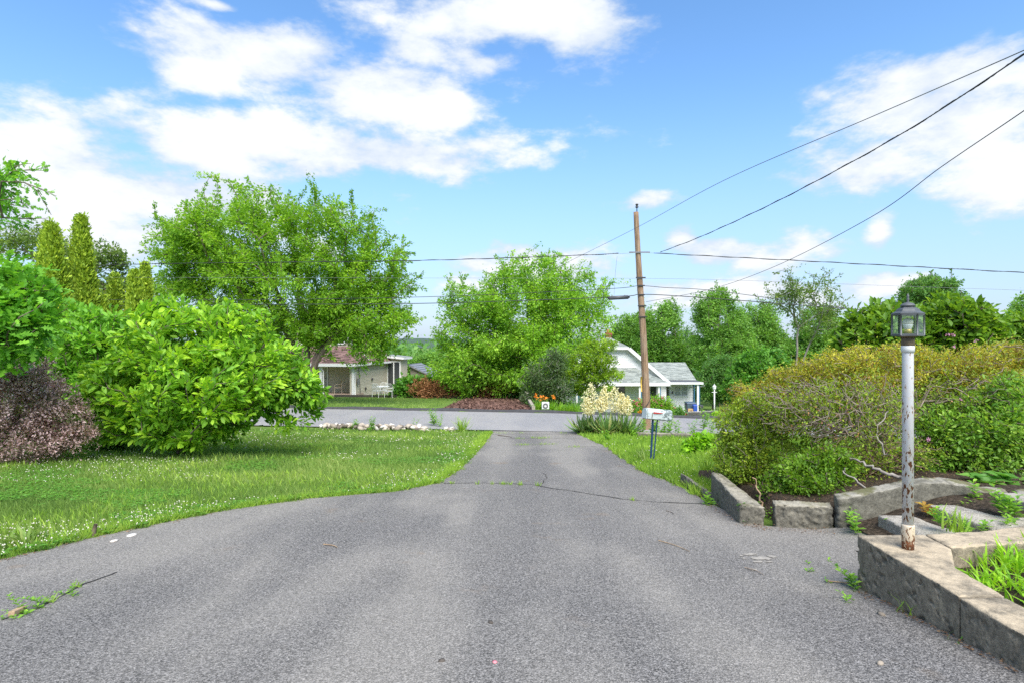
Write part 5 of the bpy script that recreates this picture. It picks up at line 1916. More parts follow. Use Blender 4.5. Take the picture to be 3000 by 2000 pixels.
stick((1930, 1588), (2020, 1621), .0045, 'long thin dry twig lying right of the middle of the driveway')
stick((948, 1600), (988, 1609), .006, 'short pale twig lying on the left half of the driveway')
stick((1952, 1500), (1975, 1510), .004, 'short dark twig on the driveway near the edging blocks', 'bark')
stick((2182, 1669), (2236, 1690), .005, 'forked grey twig lying on the pale scuff of the driveway', 'dead_twig')
stick((2425, 1710), (2508, 1722), .006, 'brown stem lying at the foot of the planter corner', 'dry_stem')
stick((1458, 1276), (1500, 1282), .012, 'dark twig lying at the driveway mouth', 'bark')


def pebble(px, py, s, mat, name, label, cat, tint=.5, flat=.5):
    p = g(px, py)
    v = STONES[int(rng.integers(0, 9))] * np.array([s, s, s * flat / .62])
    a = rng.uniform(0, 6)
    v = np.stack([v[:, 0] * math.cos(a) - v[:, 1] * math.sin(a), v[:, 0] * math.sin(a) + v[:, 1] * math.cos(a), v[:, 2]], 1)
    o = obj(name, v + p + np.array([0, 0, .012 + s * flat * .6]), IF, M[mat], None, np.full(len(IF), tint))
    return tag(o, label, cat)


pebble(1294, 1944, .018, 'dark_timber', 'bark_chip', 'small dark bark chip on the near driveway left of the pink scrap', 'chip', flat=.35)
pebble(1450, 1947, .015, 'pink_scrap', 'pink_scrap', 'small pink plastic scrap on the near driveway', 'scrap', flat=.2)
pebble(2578, 1952, .020, 'stone', 'loose_stone', 'small tan stone on the driveway below the planter wall', 'stone', .3)
pebble(2582, 1806, .024, 'stone', 'loose_stone', 'flat grey stone on the driveway touching the planter wall', 'stone', .1)
pebble(335, 1589, .035, 'stone', 'loose_stone', 'pale flat stone at the lawn edge on the left', 'stone', .9, .3)
pebble(385, 1571, .05, 'stone', 'loose_stone', 'whitish flat stone sunk in the clover at the lawn edge', 'stone', 1.0, .2)
pebble(2548, 1577, .02, 'stone', 'loose_stone', 'pale pebble on top of the planter wall left of the lamp post', 'stone', .9, .4)
pebble(1438, 1830, .02, 'dark_timber', 'bark_chip', 'dark bark chip lying on the middle of the driveway', 'chip', flat=.35)
p = g(272, 1575)
o = MB().tube([p + (0, 0, -.05), p + (0.01, 0, .07), p + (.02, .01, .13)], .022, 7, .016).build('rusty_stake', M['aged_metal'], None, smooth=True)
tag(o, 'short rusty pipe stub sticking out of the lawn edge', 'stake')
p, q = g(32, 1812), g(70, 1795)
o = MB().beam(p + (0, 0, .03), q + (0, 0, .03), .035, .03).build('wood_scrap', M['dry_stem'], None, bevel=.004)
tag(o, 'small brown wood scrap lying in the left driveway crack', 'wood scrap')
M['scuff'] = plain('dried_scuff', (0.36, 0.33, 0.28), (0.24, 0.22, 0.19), 30, 0.95)
mb = MB()
for (px, py, rx, ry) in [(2195, 1628, 26, 4), (2232, 1640, 34, 6), (2262, 1634, 18, 4), (2222, 1650, 20, 3.5), (2180, 1640, 12, 2.5), (2252, 1650, 14, 2.5), (2210, 1674, 14, 3), (2172, 1632, 8, 2)]:
    n = 15
    pts = [g(px + rx * math.cos(a) * rng.uniform(.45, 1.05), py + ry * math.sin(a) * rng.uniform(.4, 1.1), .0165) for a in np.linspace(0, 6.283, n + 1)[:-1]]
    mb.add(pts, [tuple(range(n))[::-1]])
tag(mb.build('dried_scuff', M['scuff']), 'pale dried scuff stain on the driveway', 'stain', kind='structure')
M['brown_stem'] = plain('brown_stem', (0.230, 0.150, 0.100), (0.100, 0.060, 0.040), 8, 0.9)

# ================================================================== TREES AND SHRUBS
def fk(*pts):
    return [np.array(p, float) for p in pts]


# --- big leaning maple across the road (left)
Ym = 29.0
mb_ = gx(898, Ym)
sh = []
for px, py in [(420, 665), (470, 640), (545, 600), (575, 560), (605, 535), (640, 515), (668, 530), (720, 520), (745, 565), (795, 545), (850, 560), (902, 528), (930, 590), (985, 600), (1030, 580), (1060, 640),
               (1135, 615), (1110, 680), (1185, 690), (1160, 740), (1215, 745), (1240, 800), (1250, 850), (1245, 930), (500, 700), (455, 740), (470, 800), (1100, 1060), (1040, 1075), (1170, 1030), (1200, 985), (980, 1050)]:
    sh.append(at(px, py, Ym + rng.uniform(-1.5, 1.5)))
plant('maple_tree', 'large airy maple leaning right in front of the beige house', 'tree', mb_,
      [(700, 690, 220, 150), (560, 730, 130, 110), (930, 700, 190, 140), (1080, 790, 140, 130), (820, 830, 270, 130, 0, 3.5), (1090, 920, 130, 110), (640, 870, 150, 90, .5), (950, 960, 120, 70), (1160, 870, 80, 110), (780, 960, 130, 60, .5), (1070, 1010, 90, 55), (680, 960, 90, 50, .8), (1000, 900, 120, 80), (520, 830, 90, 70)],
      Ym, 900, 'maple_leaf', T_DIA, 150, .150, 1.15, .26, .35,
      forks=fk(at(905, 1075, Ym), at(955, 985, Ym), at(1010, 950, Ym - .3), at(900, 960, Ym + .4), at(830, 960, Ym + .6)),
      trunk_r=.34, tip_r=.009, step=.6, up=.10, droop=.45, upn=.5, shoots=sh, alpha=.30, nshoot=120)

# --- rounded maple beyond the mulch bed (centre)
Yc = 36.5
sh = [at(px, py, Yc + rng.uniform(-1.5, 1)) for px, py in [(1610, 728), (1625, 735), (1590, 745), (1550, 755), (1490, 790), (1470, 778), (1415, 795), (1330, 825), (1312, 840), (1300, 850), (1360, 840), (1655, 775), (1700, 790), (1735, 800), (1715, 815), (1770, 830), (1795, 825), (1760, 850), (1805, 905), (1280, 930), (1270, 985), (1262, 1050), (1640, 745), (1290, 880)]]
plant('norway_maple_tree', 'dense rounded green maple beyond the mulch bed', 'tree', gx(1560, Yc),
      [(1530, 900, 200, 130), (1560, 815, 110, 85), (1400, 970, 140, 115), (1680, 930, 120, 110), (1500, 1050, 230, 90, -.5), (1340, 900, 55, 80), (1720, 860, 70, 60), (1620, 1000, 150, 100, -1), (1360, 1080, 110, 60)],
      Yc, 820, 'norway_leaf', T_DIA, 130, .17, 1.15, .34, .45,
      forks=fk(at(1535, 1110, Yc), at(1500, 1040, Yc), at(1590, 1030, Yc)), trunk_r=.26, tip_r=.010, step=.6, droop=.5, upn=.5, shoots=sh, nshoot=30)

# --- dogwood before the white house
plant('dogwood_tree', 'small layered dogwood tree in front of the white house', 'tree', gx(1738, 31.5),
      [(1745, 1012, 62, 15), (1725, 1040, 90, 16), (1770, 1062, 62, 15), (1690, 1072, 70, 17), (1800, 1094, 44, 14), (1735, 1098, 70, 15), (1680, 1112, 60, 18), (1775, 1002, 40, 10), (1700, 1140, 50, 14, .3), (1650, 1090, 30, 20), (1825, 1100, 20, 9), (1770, 1128, 40, 11)],
      31.5, 330, 'dogwood_leaf', T_DIA, 56, .12, .6, .11, .3, trunk_r=.09, step=.4, droop=.2, up=.0, upn=.9)
# --- grey green lilac
plant('lilac_shrub', 'dark grey green shrub between the maple and the white house', 'shrub', gx(1615, 29.0),
      [(1600, 1085, 70, 50), (1570, 1140, 70, 45), (1640, 1130, 55, 60), (1630, 1050, 45, 35)], 29.0, 240, 'lilac_leaf', T_DIA, 52, .12, .6, .22, .3,
      forks=fk(at(1600, 1160, 29), at(1640, 1150, 29.2), at(1565, 1165, 28.8)), trunk_r=.05, step=.4, bark='bark_grey', crown='foliage', wood='stem')
# --- knotweed-like thicket with brown canes
for (cx, cy, rx, ry, Y, lab) in [(1215, 1130, 65, 32, 37.8, 'leafy green shrub behind the white garden chairs'), (1310, 1120, 75, 42, 38.6, 'leafy green shrub behind the brown dead canes'),
                                 (1420, 1135, 80, 38, 38.2, 'leafy dark green shrub behind the mulch bed'), (1500, 1140, 60, 36, 37.5, 'leafy dark green shrub under the rounded maple')]:
    plant('thicket_shrub', lab, 'shrub', gx(cx, Y), [(cx, cy, rx, ry), (cx - 20, cy + 22, rx * .9, ry * .7)], Y, 150, 'far_leaf_dark' if cx > 1350 else 'vine_leaf', T_HEART, 46, .20, .7, .25, .4,
          trunk_r=.05, step=.5, crown='foliage', wood='stem', group='shrubs behind the mulch bed', gmin=.05)


def canes(name, label, boxes, n, Y, lo, hi, mat='dead_cane'):
    """a tangle of dead stalks"""
    P, D, S = [], [], []
    for _ in range(n):
        k = boxes[int(rng.integers(0, len(boxes)))]
        b = gx(rng.uniform(k[0], k[1]), Y + rng.uniform(-.5, .8))
        lean = rng.normal(0, .5, 3) + np.array([0, -.1, .75])
        hh = rng.uniform(lo, hi)
        P.append(b + (0, 0, rng.uniform(-.05, (k[2] if len(k) > 2 else .3)))); D.append(lean); S.append(hh)
    P, D, S = np.array(P), np.array(D), np.array(S)
    a = leafmesh(P, D, rng.normal(0, 1, P.shape), S, (T_BLADE[0] * np.array([1, .42, 1.4]), T_BLADE[1]))
    i2 = rng.integers(0, len(P), n * 5)
    q = P[i2] + norm(D[i2]) * (S[i2] * rng.uniform(.3, 1, len(i2)))[:, None]
    b2 = leafmesh(q, D[i2] * .4 + rng.normal(0, .8, q.shape), rng.normal(0, 1, q.shape), S[i2] * rng.uniform(.12, .3, len(i2)), (T_DIA[0] * np.array([1, .6, 1.5]), T_DIA[1]))
    v, f, t = join([a, b2])
    return tag(obj(name, v, f, M[mat], None, t), label, 'dead brush', kind='stuff')


canes('dead_canes', 'tangle of rusty brown dead canes behind the far lawn', [(1200, 1300, .5), (1240, 1360, .15), (1210, 1280, .7)], 700, 37.0, .4, 1.0)
canes('dead_canes', 'small patch of rusty brown dead canes at the back of the mulch bed', [(1400, 1450, .2), (1440, 1500, .5)], 260, 36.8, .4, 1.1)

# --- magnolia shrubs on the left lawn
Yg_ = 11.4
plant('magnolia_shrub', 'large bright green broad leaved shrub standing on the left lawn', 'shrub', gx(530, Yg_),
      [(560, 1010, 200, 130), (420, 1110, 150, 140, -.2), (740, 1090, 170, 120), (325, 1190, 95, 100, -.3), (300, 1110, 60, 60, -.2), (560, 1210, 190, 105), (860, 1170, 100, 85), (500, 925, 110, 55), (690, 945, 110, 60), (500, 1300, 60, 42, -.3), (820, 1060, 80, 70), (900, 1120, 60, 60), (640, 1120, 200, 120, -.6)],
      Yg_, 1200, 'magnolia_leaf', T_BROAD, 28, .140, .27, .075, .60, gmin=.22,
      forks=fk(gx(500, Yg_) + (-.1, 0, .5), gx(540, Yg_ - .1) + (.2, 0, .6), gx(560, Yg_ + .2) + (.1, .2, .55), gx(520, Yg_ + .3) + (-.1, .3, .5)), trunk_r=.05, tip_r=.005, step=.25, droop=.05, upn=.9, dirw=1.0, crown='foliage', wood='stem', tint=(.52, .2, .18))
plant('magnolia_shrub', 'second broad leaved shrub behind the large one on the left lawn', 'shrub', gx(250, 13.4),
      [(240, 1000, 120, 100), (320, 960, 90, 60), (180, 1080, 100, 90), (280, 1120, 110, 90), (250, 920, 50, 30)], 13.4, 300, 'magnolia_leaf_dark', T_BROAD, 22, .165, .36, .11, .55,
      trunk_r=.05, tip_r=.006, step=.3, droop=.05, upn=.9, crown='foliage', wood='stem')
# --- oak at the left edge
oakb = gx(-330, 9.6)
plant('oak_tree', 'oak tree with lobed leaves reaching in from the left edge', 'tree', oakb,
      [(20, 860, 130, 95), (60, 930, 130, 70), (-60, 800, 130, 90), (-120, 950, 160, 120), (10, 990, 90, 50), (120, 830, 50, 40), (-40, 770, 60, 40)], 9.2, 330, 'oak_leaf', T_LOBE, 16, .19, .5, .17, .4,
      forks=fk(oakb + (0.1, 0, 1.6), oakb + (.5, -.1, 2.2)), trunk_r=.13, tip_r=.005, step=.4, droop=.15, upn=.8)
sh = [at(px, py, 13 + rng.uniform(-.6, .6)) for px, py in [(140, 492), (125, 500), (165, 575), (150, 565), (60, 472), (90, 480), (100, 610), (140, 640), (30, 480), (80, 530), (60, 580), (110, 560), (20, 520), (40, 625), (90, 640), (10, 560), (150, 630), (-10, 600), (30, 600), (70, 610)]]
oakb2 = gx(-420, 13.5)
plant('pin_oak_tree', 'tall thin leaved oak whose upper twigs reach in at the top left', 'tree', oakb2,
      [(-120, 560, 120, 110), (-200, 700, 180, 150), (-10, 560, 70, 80), (40, 600, 60, 50), (60, 510, 50, 40)], 13.2, 190, 'oak_leaf', T_LOBE, 22, .15, .75, .10, .3,
      forks=fk(oakb2 + (.2, 0, 2.5), oakb2 + (.6, 0, 4.2)), trunk_r=.16, tip_r=.006, step=.5, up=.05, droop=.3, shoots=sh)
# --- barberry
Yb = 10.4
plant('barberry_shrub', 'rounded purple pink leaved shrub at the left edge of the lawn', 'shrub', gx(60, Yb),
      [(50, 1180, 170, 100), (-40, 1160, 160, 120), (190, 1215, 75, 65), (60, 1280, 170, 65), (110, 1105, 80, 45), (20, 1090, 90, 45), (230, 1260, 50, 40)], Yb, 950, 'barberry_leaf', T_DIA, 64, .048, .46, .07, .70,
      forks=fk(*(gx(60 + k * 26, Yb + .1 * k) + (0, 0, .35) for k in (-4, -2, 0, 2, 3))), trunk_r=.03, tip_r=.004, step=.22, droop=.2, upn=.7, crown='foliage', wood='stem', tint=(.55, .26, .26), gmin=.12, nshoot=70)
plant('understory_shrub', 'dark leafy low shrub in the gap between the purple shrub and the broad leaved one', 'shrub', gx(330, 12.6),
      [(300, 1240, 120, 70), (380, 1260, 90, 60)], 12.6, 160, 'far_leaf_dark', T_DIA, 50, .09, .45, .14, .4, trunk_r=.03, step=.3, crown='foliage', wood='stem', gmin=.03)
plant('understory_shrub', 'green bush at the left edge behind the purple shrub', 'shrub', gx(30, 12.8),
      [(20, 1060, 110, 70), (-100, 1030, 130, 90)], 12.8, 160, 'oak_leaf', T_DIA, 50, .12, .5, .16, .5, trunk_r=.03, step=.3, crown='foliage', wood='stem')


# --- arborvitae
def cedar(px, top, width, Y, label, twin=False):
    b = gx(px, Y)
    h = CAMZ - (top - 1000) / F * Y - b[2]
    r = width / 2 / F * Y
    t = thing('arborvitae', tuple(b), label, 'conifer', 'arborvitae behind the left shrubs')
    n = int(7600 * min(1.6, (h / 6) * (r / .55) ** .7))
    k = rng.random(n) ** .85
    a = rng.uniform(0, 6.283, n)
    prof = np.clip(np.minimum(1.0, (1 - k) * 1.75 + .03) ** .8, 0, 1) * (.86 + .14 * np.sin(a * 3 + k * 9))
    rr = r * prof * rng.uniform(.72, 1.08, n)
    P = b + np.stack([rr * np.cos(a), rr * np.sin(a), .15 + k * (h - .25)], 1)
    D = np.stack([np.cos(a) * .45, np.sin(a) * .45, np.full(n, 1.0)], 1) + rng.normal(0, .25, (n, 3))
    N = np.stack([-np.sin(a), np.cos(a), 0 * a], 1) * .7 + np.stack([np.cos(a), np.sin(a), 0 * a], 1) + rng.normal(0, .5, (n, 3))
    parts = [leafmesh(P, D, N, .17 * rng.uniform(.6, 1.2, n), T_FAN)]
    for _ in range(2):
        parts.append(leafmesh(P + rng.normal(0, .07, P.shape), D + rng.normal(0, .35, D.shape), N + rng.normal(0, .6, N.shape), .125 * rng.uniform(.6, 1.2, n), T_FAN))
    v, f, tt = join(parts)
    MB().tube([b - (0, 0, .2), b + (0, 0, h * .9)], r * .30, 7, .02).build('trunk', M['bark'], t)
    obj('crown', v, f, M['cedar_leaf'], t, tt)


for a in [(238, 632, 92, 20.0, 'tallest slim arborvitae on the left skyline'), (150, 655, 120, 19.0, 'broad tall arborvitae left of the tallest one, partly behind the oak'),
          (335, 803, 52, 21.5, 'slender short arborvitae right of the tallest pair'), (396, 792, 66, 20.5, 'plump short arborvitae between the slender one and the maple'),
          (425, 772, 58, 22.5, 'pointed arborvitae just behind the plump short one'), (302, 868, 48, 20.5, 'smallest arborvitae at the foot of the tallest one'), (60, 800, 120, 21, 'arborvitae hidden low behind the oak at the left edge')]:
    cedar(*a)
plant('honey_locust_tree', 'pale feathery tree far behind the arborvitae on the left', 'tree', gx(330, 34.0),
      [(300, 740, 70, 45), (330, 800, 60, 60), (80, 700, 110, 50), (200, 760, 90, 60), (350, 850, 70, 50), (470, 840, 70, 40)], 34.0, 260, 'locust_leaf', T_DIA, 56, .20, 1.0, .26, .3, trunk_r=.2, step=.7, droop=.3)

# --- woods behind the houses: one object per tree
FT = [  # px, depth, leaf, lobes, ntips, label
    (1945, 66, 'far_leaf', [(1935, 950, 70, 60), (1950, 1020, 70, 60), (1910, 1000, 50, 70), (1960, 910, 35, 35)], 260, 'green tree right behind the utility pole and the white house'),
    (1850, 70, 'far_leaf', [(1850, 960, 60, 45), (1830, 1000, 60, 40), (1880, 950, 40, 50)], 200, 'green tree rising behind the chimney of the white house'),
    (2110, 60, 'far_leaf', [(2105, 930, 75, 80), (2120, 1020, 110, 80), (2070, 900, 40, 50), (2110, 865, 30, 32), (2160, 960, 60, 70)], 420, 'tall dark green tree to the right of the white house roof'),
    (2220, 64, 'far_leaf', [(2230, 930, 70, 50), (2220, 1000, 80, 70), (2270, 1010, 60, 60)], 280, 'broad green tree right of the tallest one behind the hedge'),
    (2035, 72, 'far_leaf_dark', [(2030, 1040, 60, 60), (2010, 1000, 40, 50), (2060, 1080, 80, 50)], 200, 'dark tree in the gap behind the white house wing'),
    (2090, 52, 'far_leaf_dark', [(2085, 1120, 70, 60), (2150, 1130, 80, 50), (2120, 1080, 60, 50)], 260, 'low dark foliage tree behind the small garden lamp'),
    (2400, 58, 'far_leaf', [(2400, 960, 70, 70), (2430, 1030, 80, 60), (2350, 1010, 60, 60), (2330, 1060, 60, 50)], 300, 'green tree behind the gold tipped hedge left of the lamp post'),
    (1270, 62, 'far_leaf', [(1240, 1075, 60, 35), (1275, 1055, 40, 40), (1205, 1065, 45, 30), (1300, 1100, 60, 40), (1245, 1045, 30, 22)], 260, 'distant bushy tree in the gap between the two maples'),
    (1180, 75, 'far_leaf_dark', [(1180, 1070, 50, 40), (1120, 1080, 50, 30)], 120, 'distant dark tree behind the beige house wing'),
    (2720, 30, 'far_leaf_dark', [(2720, 850, 85, 45), (2745, 830, 60, 30), (2680, 880, 60, 40), (2770, 880, 60, 40), (2720, 920, 90, 50)], 300, 'dark rounded tree rising behind the lamp post lantern'),
    (2985, 26, 'far_leaf', [(2995, 915, 50, 25), (3060, 900, 90, 60), (3050, 960, 110, 60)], 160, 'tree at the far right edge above the hedge'),
    (2250, 95, 'far_leaf_dark', [(2250, 1040, 130, 55), (2150, 1060, 100, 40), (2400, 1050, 130, 50)], 260, 'distant dark tree mass at the foot of the woods'),
    (2560, 40, 'far_leaf', [(2560, 1000, 110, 60), (2480, 1040, 80, 50), (2640, 1000, 90, 60)], 260, 'green bushy tree behind the gold tipped hedge near the lantern'),
]
for px, Y, leaf, lob, nt, lab in FT:
    plant('deciduous_tree', lab, 'tree', gx(px, Y), lob, Y, int(nt * 1.25), leaf, T_DIA, 84, .0036 * Y + .02, .020 * Y, .0058 * Y, .4, trunk_r=.2, tip_r=.012, step=.9, droop=.4, upn=.5, nshoot=10, group='trees in the woods behind the houses')
sh = [at(px, py, 45 + rng.uniform(-1, 1)) for px, py in [(2440, 790), (2470, 800), (2410, 785), (2360, 800), (2300, 790), (2270, 800), (2240, 830), (2210, 860), (2500, 870), (2490, 905), (2330, 830), (2280, 850), (2300, 880), (2380, 830), (2420, 840), (2460, 850), (2340, 900), (2400, 880), (2450, 910), (2225, 905), (2320, 785)]]
plant('locust_tree', 'thin airy locust tree with bare branches showing against the sky', 'tree', gx(2330, 45.0),
      [(2350, 840, 110, 45), (2440, 900, 60, 40), (2290, 880, 60, 40), (2400, 940, 80, 40)], 45.0, 95, 'locust_leaf', T_DIA, 46, .22, 1.3, .30, .3,
      forks=fk(at(2318, 1040, 45), at(2340, 960, 45), at(2400, 950, 45.3)), trunk_r=.10, tip_r=.014, step=.8, bark='bark_grey', shoots=sh)
plant('vine_mound', 'bright green mound of vines over a bush behind the hedge', 'vine covered bush', gx(2220, 33.0),
      [(2235, 1060, 75, 48), (2210, 1110, 85, 60), (2280, 1100, 60, 60), (2170, 1130, 50, 40)], 33.0, 320, 'vine_leaf', T_HEART, 46, .16, .6, .18, .75, trunk_r=.1, step=.5, droop=.7, upn=.4, crown='foliage', wood='stem')
plant('corner_shrub', 'low bright green shrub at the corner of the path wall across the road', 'shrub', gx(2110, 25.5), [(2105, 1215, 26, 10), (2125, 1222, 30, 12)], 25.5, 70, 'lime_leaf', T_DIA, 40, .10, .3, .1, .4, trunk_r=.02, step=.3, crown='foliage', wood='stem', gmin=.03)

# far wood on the falling ground beyond: one mass
P, S = [], []
for _ in range(900):
    y = 95 * (6.5 ** rng.random())
    px = rng.uniform(-300, 3300)
    b = gx(px, y)
    far_ = float(ss(300, 900, y))
    b[2] = b[2] * (1 - far_) + (-22) * far_
    hh = rng.uniform(6, 11)
    top = CAMZ + rng.uniform(-1.5, -.05) * y / 60
    zc = min(b[2] + hh * .6, top - hh * .35)
    n = 110
    q = norm(rng.normal(0, 1, (n, 3))) * rng.uniform(.5, 1.05, (n, 1)) * np.array([hh * .55, hh * .5, hh * .5])
    P.append(q + np.array([b[0], b[1], zc])); S.append(np.full(n, .9 + y * .003))
P, S = np.concatenate(P), np.concatenate(S) * rng.uniform(.6, 1.3, 900 * 110)
v, f, tt = leafmesh(P, rng.normal(0, 1, P.shape), np.array([0, -.3, .8]) + rng.normal(0, .5, P.shape), S, T_DIA)
tag(obj('far_wood', v, f, M['far_leaf_dark'], None, tt), 'far wood filling the valley beyond the houses', 'wood', kind='stuff')

# --- rhododendrons behind the hedge
for (lob, nt, lab, px) in [([(2560, 960, 90, 60), (2510, 1000, 70, 50), (2640, 950, 60, 60), (2590, 920, 50, 40)], 330, 'large leaved rhododendron behind the hedge left of the lantern', 2560),
                           ([(2800, 940, 110, 70), (2770, 900, 50, 45), (2880, 950, 70, 50), (2720, 980, 70, 50), (2850, 1000, 120, 50)], 420, 'large leaved rhododendron with pink flowers behind the hedge right of the lantern', 2800),
                           ([(2960, 980, 70, 50), (3060, 970, 110, 70)], 200, 'lower rhododendron behind the hedge at the right edge', 2980)]:
    t, s, e = plant('rhododendron', lab, 'shrub', gx(px, 11.5), lob, 11.5, nt, 'rhodo_leaf', T_BROAD, 18, .15, .24, .08, .55, trunk_r=.05, step=.3, droop=.05, upn=.8, dirw=.6, crown='foliage', wood='stem', group='rhododendrons behind the hedge')
    if 'pink' in lab:
        P = np.array([at(x, y, 10.2) for x, y in [(2793, 981), (2860, 999), (2795, 1015), (2777, 980), (2850, 1008), (2700, 960)]])
        for p in P[:4]:
            q = p + rng.normal(0, .012, (16, 3))
            v, f, tt = leafmesh(q, rng.normal(0, 1, q.shape), rng.normal(0, 1, q.shape), np.full(16, .03), T_DIA)
            obj('flower', v, f, M['lavender_petal'], t, tt)

# --- azalea hedge with gold new growth and bare grey twigs
Ya = 7.6
gold = [(2360, 1092, 130, 22, .1), (2440, 1060, 110, 24, -.1), (2530, 1036, 110, 26, 0), (2640, 1028, 90, 26, .2), (2720, 1040, 80, 26, 0), (2810, 1050, 110, 30, 0), (2940, 1034, 120, 34, 0), (2220, 1150, 100, 24, .3), (2150, 1195, 50, 24, .6), (2290, 1120, 80, 20, 0), (2480, 1110, 160, 30, .1), (2620, 1090, 120, 34, .1), (2330, 1160, 100, 30, -.1), (2240, 1200, 60, 30, 0), (2540, 1150, 60, 30, -.2), (2760, 1110, 120, 40, 0), (2960, 1100, 90, 30, -.1), (2870, 1090, 120, 50, -.1), (3080, 1060, 140, 60, 0), (2700, 1080, 130, 45, .2)]
t, s, e = plant('azalea_hedge', 'long overgrown azalea hedge with golden tips and bare grey twigs inside', 'hedge', gx(2560, 7.2), gold, Ya, 1900, 'azalea_gold', T_DIA, 42, .030, .15, .05, .55,
                forks=fk(gx(2300, 7.6) + (0, 0, .45), gx(2480, 7.2) + (0, 0, .5), gx(2600, 7.0) + (0, 0, .4), gx(2700, 7.2) + (.2, 0, .5), gx(2880, 7.0) + (.1, 0, .5)),
                trunk_r=.042, tip_r=.0032, step=.16, up=.16, droop=-.2, upn=.9, crown='golden_foliage', wood='branches', bark='dead_twig', alpha=.22, wob=.16, tint=(.58, .27, .20))
C, Rr = lobes_px([(2440, 1200, 190, 110, -.2), (2300, 1190, 120, 80, .0), (2580, 1190, 110, 100, -.1), (2820, 1140, 150, 60, .1), (2700, 1200, 90, 80, .2)], 7.2)
tips = sample_lobes(C, Rr, 3000, .3)
s2, e2 = skeleton(np.array(gx(2560, 7.0)), fk(gx(2360, 7.3) + (0, 0, .35), gx(2520, 6.9) + (0, 0, .5), gx(2620, 6.9) + (.1, 0, .35), gx(2760, 7.0) + (.1, 0, .5)), tips, .14, .25, .10, .22)
V, Fc = branchmesh(s2, .0027, .034, sides=4)
m = rng.choice(e, 900)
v, f, tt = sprays(s, m, 16, .036, T_DIA, .45, .12, 0.0, .8)
obj('green_foliage', v, f, M['azalea_leaf'], t, tt)
C, Rr = lobes_px([(2380, 1200, 200, 120, 1.0, .4), (2600, 1180, 200, 130, 1.0, .4), (2850, 1150, 180, 90, 1.0, .4), (2500, 1330, 230, 90, .9, .4), (2250, 1230, 100, 90, .9, .4), (2560, 1390, 200, 50, .5, .3), (2700, 1370, 120, 60, .5, .3)], 7.4)
P = sample_lobes(C, Rr, 26000, .1, .05)
v, f, tt = leafmesh(P, rng.normal(0, 1, P.shape), np.array([0, -.3, .8]) + rng.normal(0, .4, P.shape), .045 * rng.uniform(.6, 1.3, len(P)), T_DIA)
obj('inner_foliage', v, f, M['azalea_leaf'], t, tt)
obj('bare_twigs', V, Fc, M['dead_twig'], t, smooth=True)
C, Rr = lobes_px([(2520, 1380, 110, 70), (2640, 1370, 90, 70), (2450, 1330, 90, 60), (2580, 1310, 120, 60), (2700, 1330, 70, 60)], 6.7)
tips = sample_lobes(C, Rr, 700, .1, .1)
s3, e3 = skeleton(np.array(gx(2560, 6.8)), fk(gx(2460, 6.9) + (0, 0, .25), gx(2520, 6.7) + (0, 0, .25), gx(2590, 6.7) + (0, 0, .25), gx(2650, 6.7) + (0, 0, .3), gx(2710, 6.8) + (0, 0, .3)), tips, .12, .2, .05, .2)
V, Fc = branchmesh(s3, .0026, .022, sides=4)
obj('lower_stems', V, Fc, M['brown_stem'], t, smooth=True)
m = rng.choice(e3, 420)
v, f, tt = sprays(s3, m, 9, .034, T_DIA, .16, .06, 0.0, .8)
obj('lower_leaves', v, f, M['azalea_leaf'], t, tt)
m = rng.choice(e2, 900, replace=True)
v, f, tt = sprays(s2, m, 14, .034, T_DIA, .16, .06, 0.0, .8)
obj('sparse_leaves', v, f, M['azalea_leaf'], t, tt)
m = rng.choice(e2, 260, replace=True)
v, f, tt = sprays(s2, m, 4, .028, T_DIA, .12, .05, 0.3, .5)
obj('dead_leaves', v, f, M['dead_cane'], t, tt)
plant('azalea_shrub', 'olive green small leaved azalea at the left end of the hedge', 'shrub', gx(2180, 7.7),
      [(2190, 1250, 95, 90), (2160, 1330, 80, 80), (2240, 1320, 90, 80), (2140, 1240, 50, 50), (2230, 1180, 70, 50), (2150, 1390, 50, 40)], 7.5, 620, 'azalea_leaf', T_DIA, 34, .038, .19, .06, .68,
      forks=fk(gx(2200, 7.5) + (0, 0, .25), gx(2230, 7.3) + (0.05, 0, .3), gx(2160, 7.7) + (0, 0, .3)), trunk_r=.022, tip_r=.003, step=.15, droop=0, upn=.8, crown='foliage', wood='branches', bark='dead_twig', wob=.12, gmin=.06)
plant('boxwood_shrub', 'low fresh green shrub in front of the bare twigs above the blocks', 'shrub', gx(2370, 6.7),
      [(2370, 1385, 110, 65), (2440, 1350, 70, 60), (2300, 1420, 70, 50), (2420, 1430, 70, 40)], 6.6, 430, 'rhodo_leaf', T_DIA, 30, .045, .18, .06, .6,
      forks=fk(gx(2380, 6.6) + (0, 0, .2), gx(2330, 6.6) + (0, 0, .2)), trunk_r=.018, tip_r=.003, step=.14, droop=0, upn=.8, crown='foliage', wood='stem', gmin=.03)
plant('laurel_shrub', 'dense green shrub behind the stone slabs at the right edge', 'shrub', gx(2880, 7.2),
      [(2880, 1240, 140, 110), (2790, 1290, 100, 80), (2970, 1200, 110, 120), (2900, 1340, 140, 60), (2740, 1230, 70, 50), (3060, 1260, 100, 110), (2790, 1375, 100, 45, -.1), (2880, 1390, 110, 35, -.2)], 7.0, 1050, 'laurel_leaf', T_BROAD, 22, .058, .2, .07, .66,
      forks=fk(gx(2800, 7.2) + (0, 0, .3), gx(2880, 7.0) + (0, 0, .35), gx(2960, 7.0) + (.1, 0, .35)), trunk_r=.03, tip_r=.003, step=.18, droop=.0, upn=.8, crown='foliage', wood='stem', gmin=.08)
P = np.array([at(2721, 1285, 6.0)] * 24 + [at(2815, 1168, 6.3)] * 16) + rng.normal(0, .007, (40, 3))
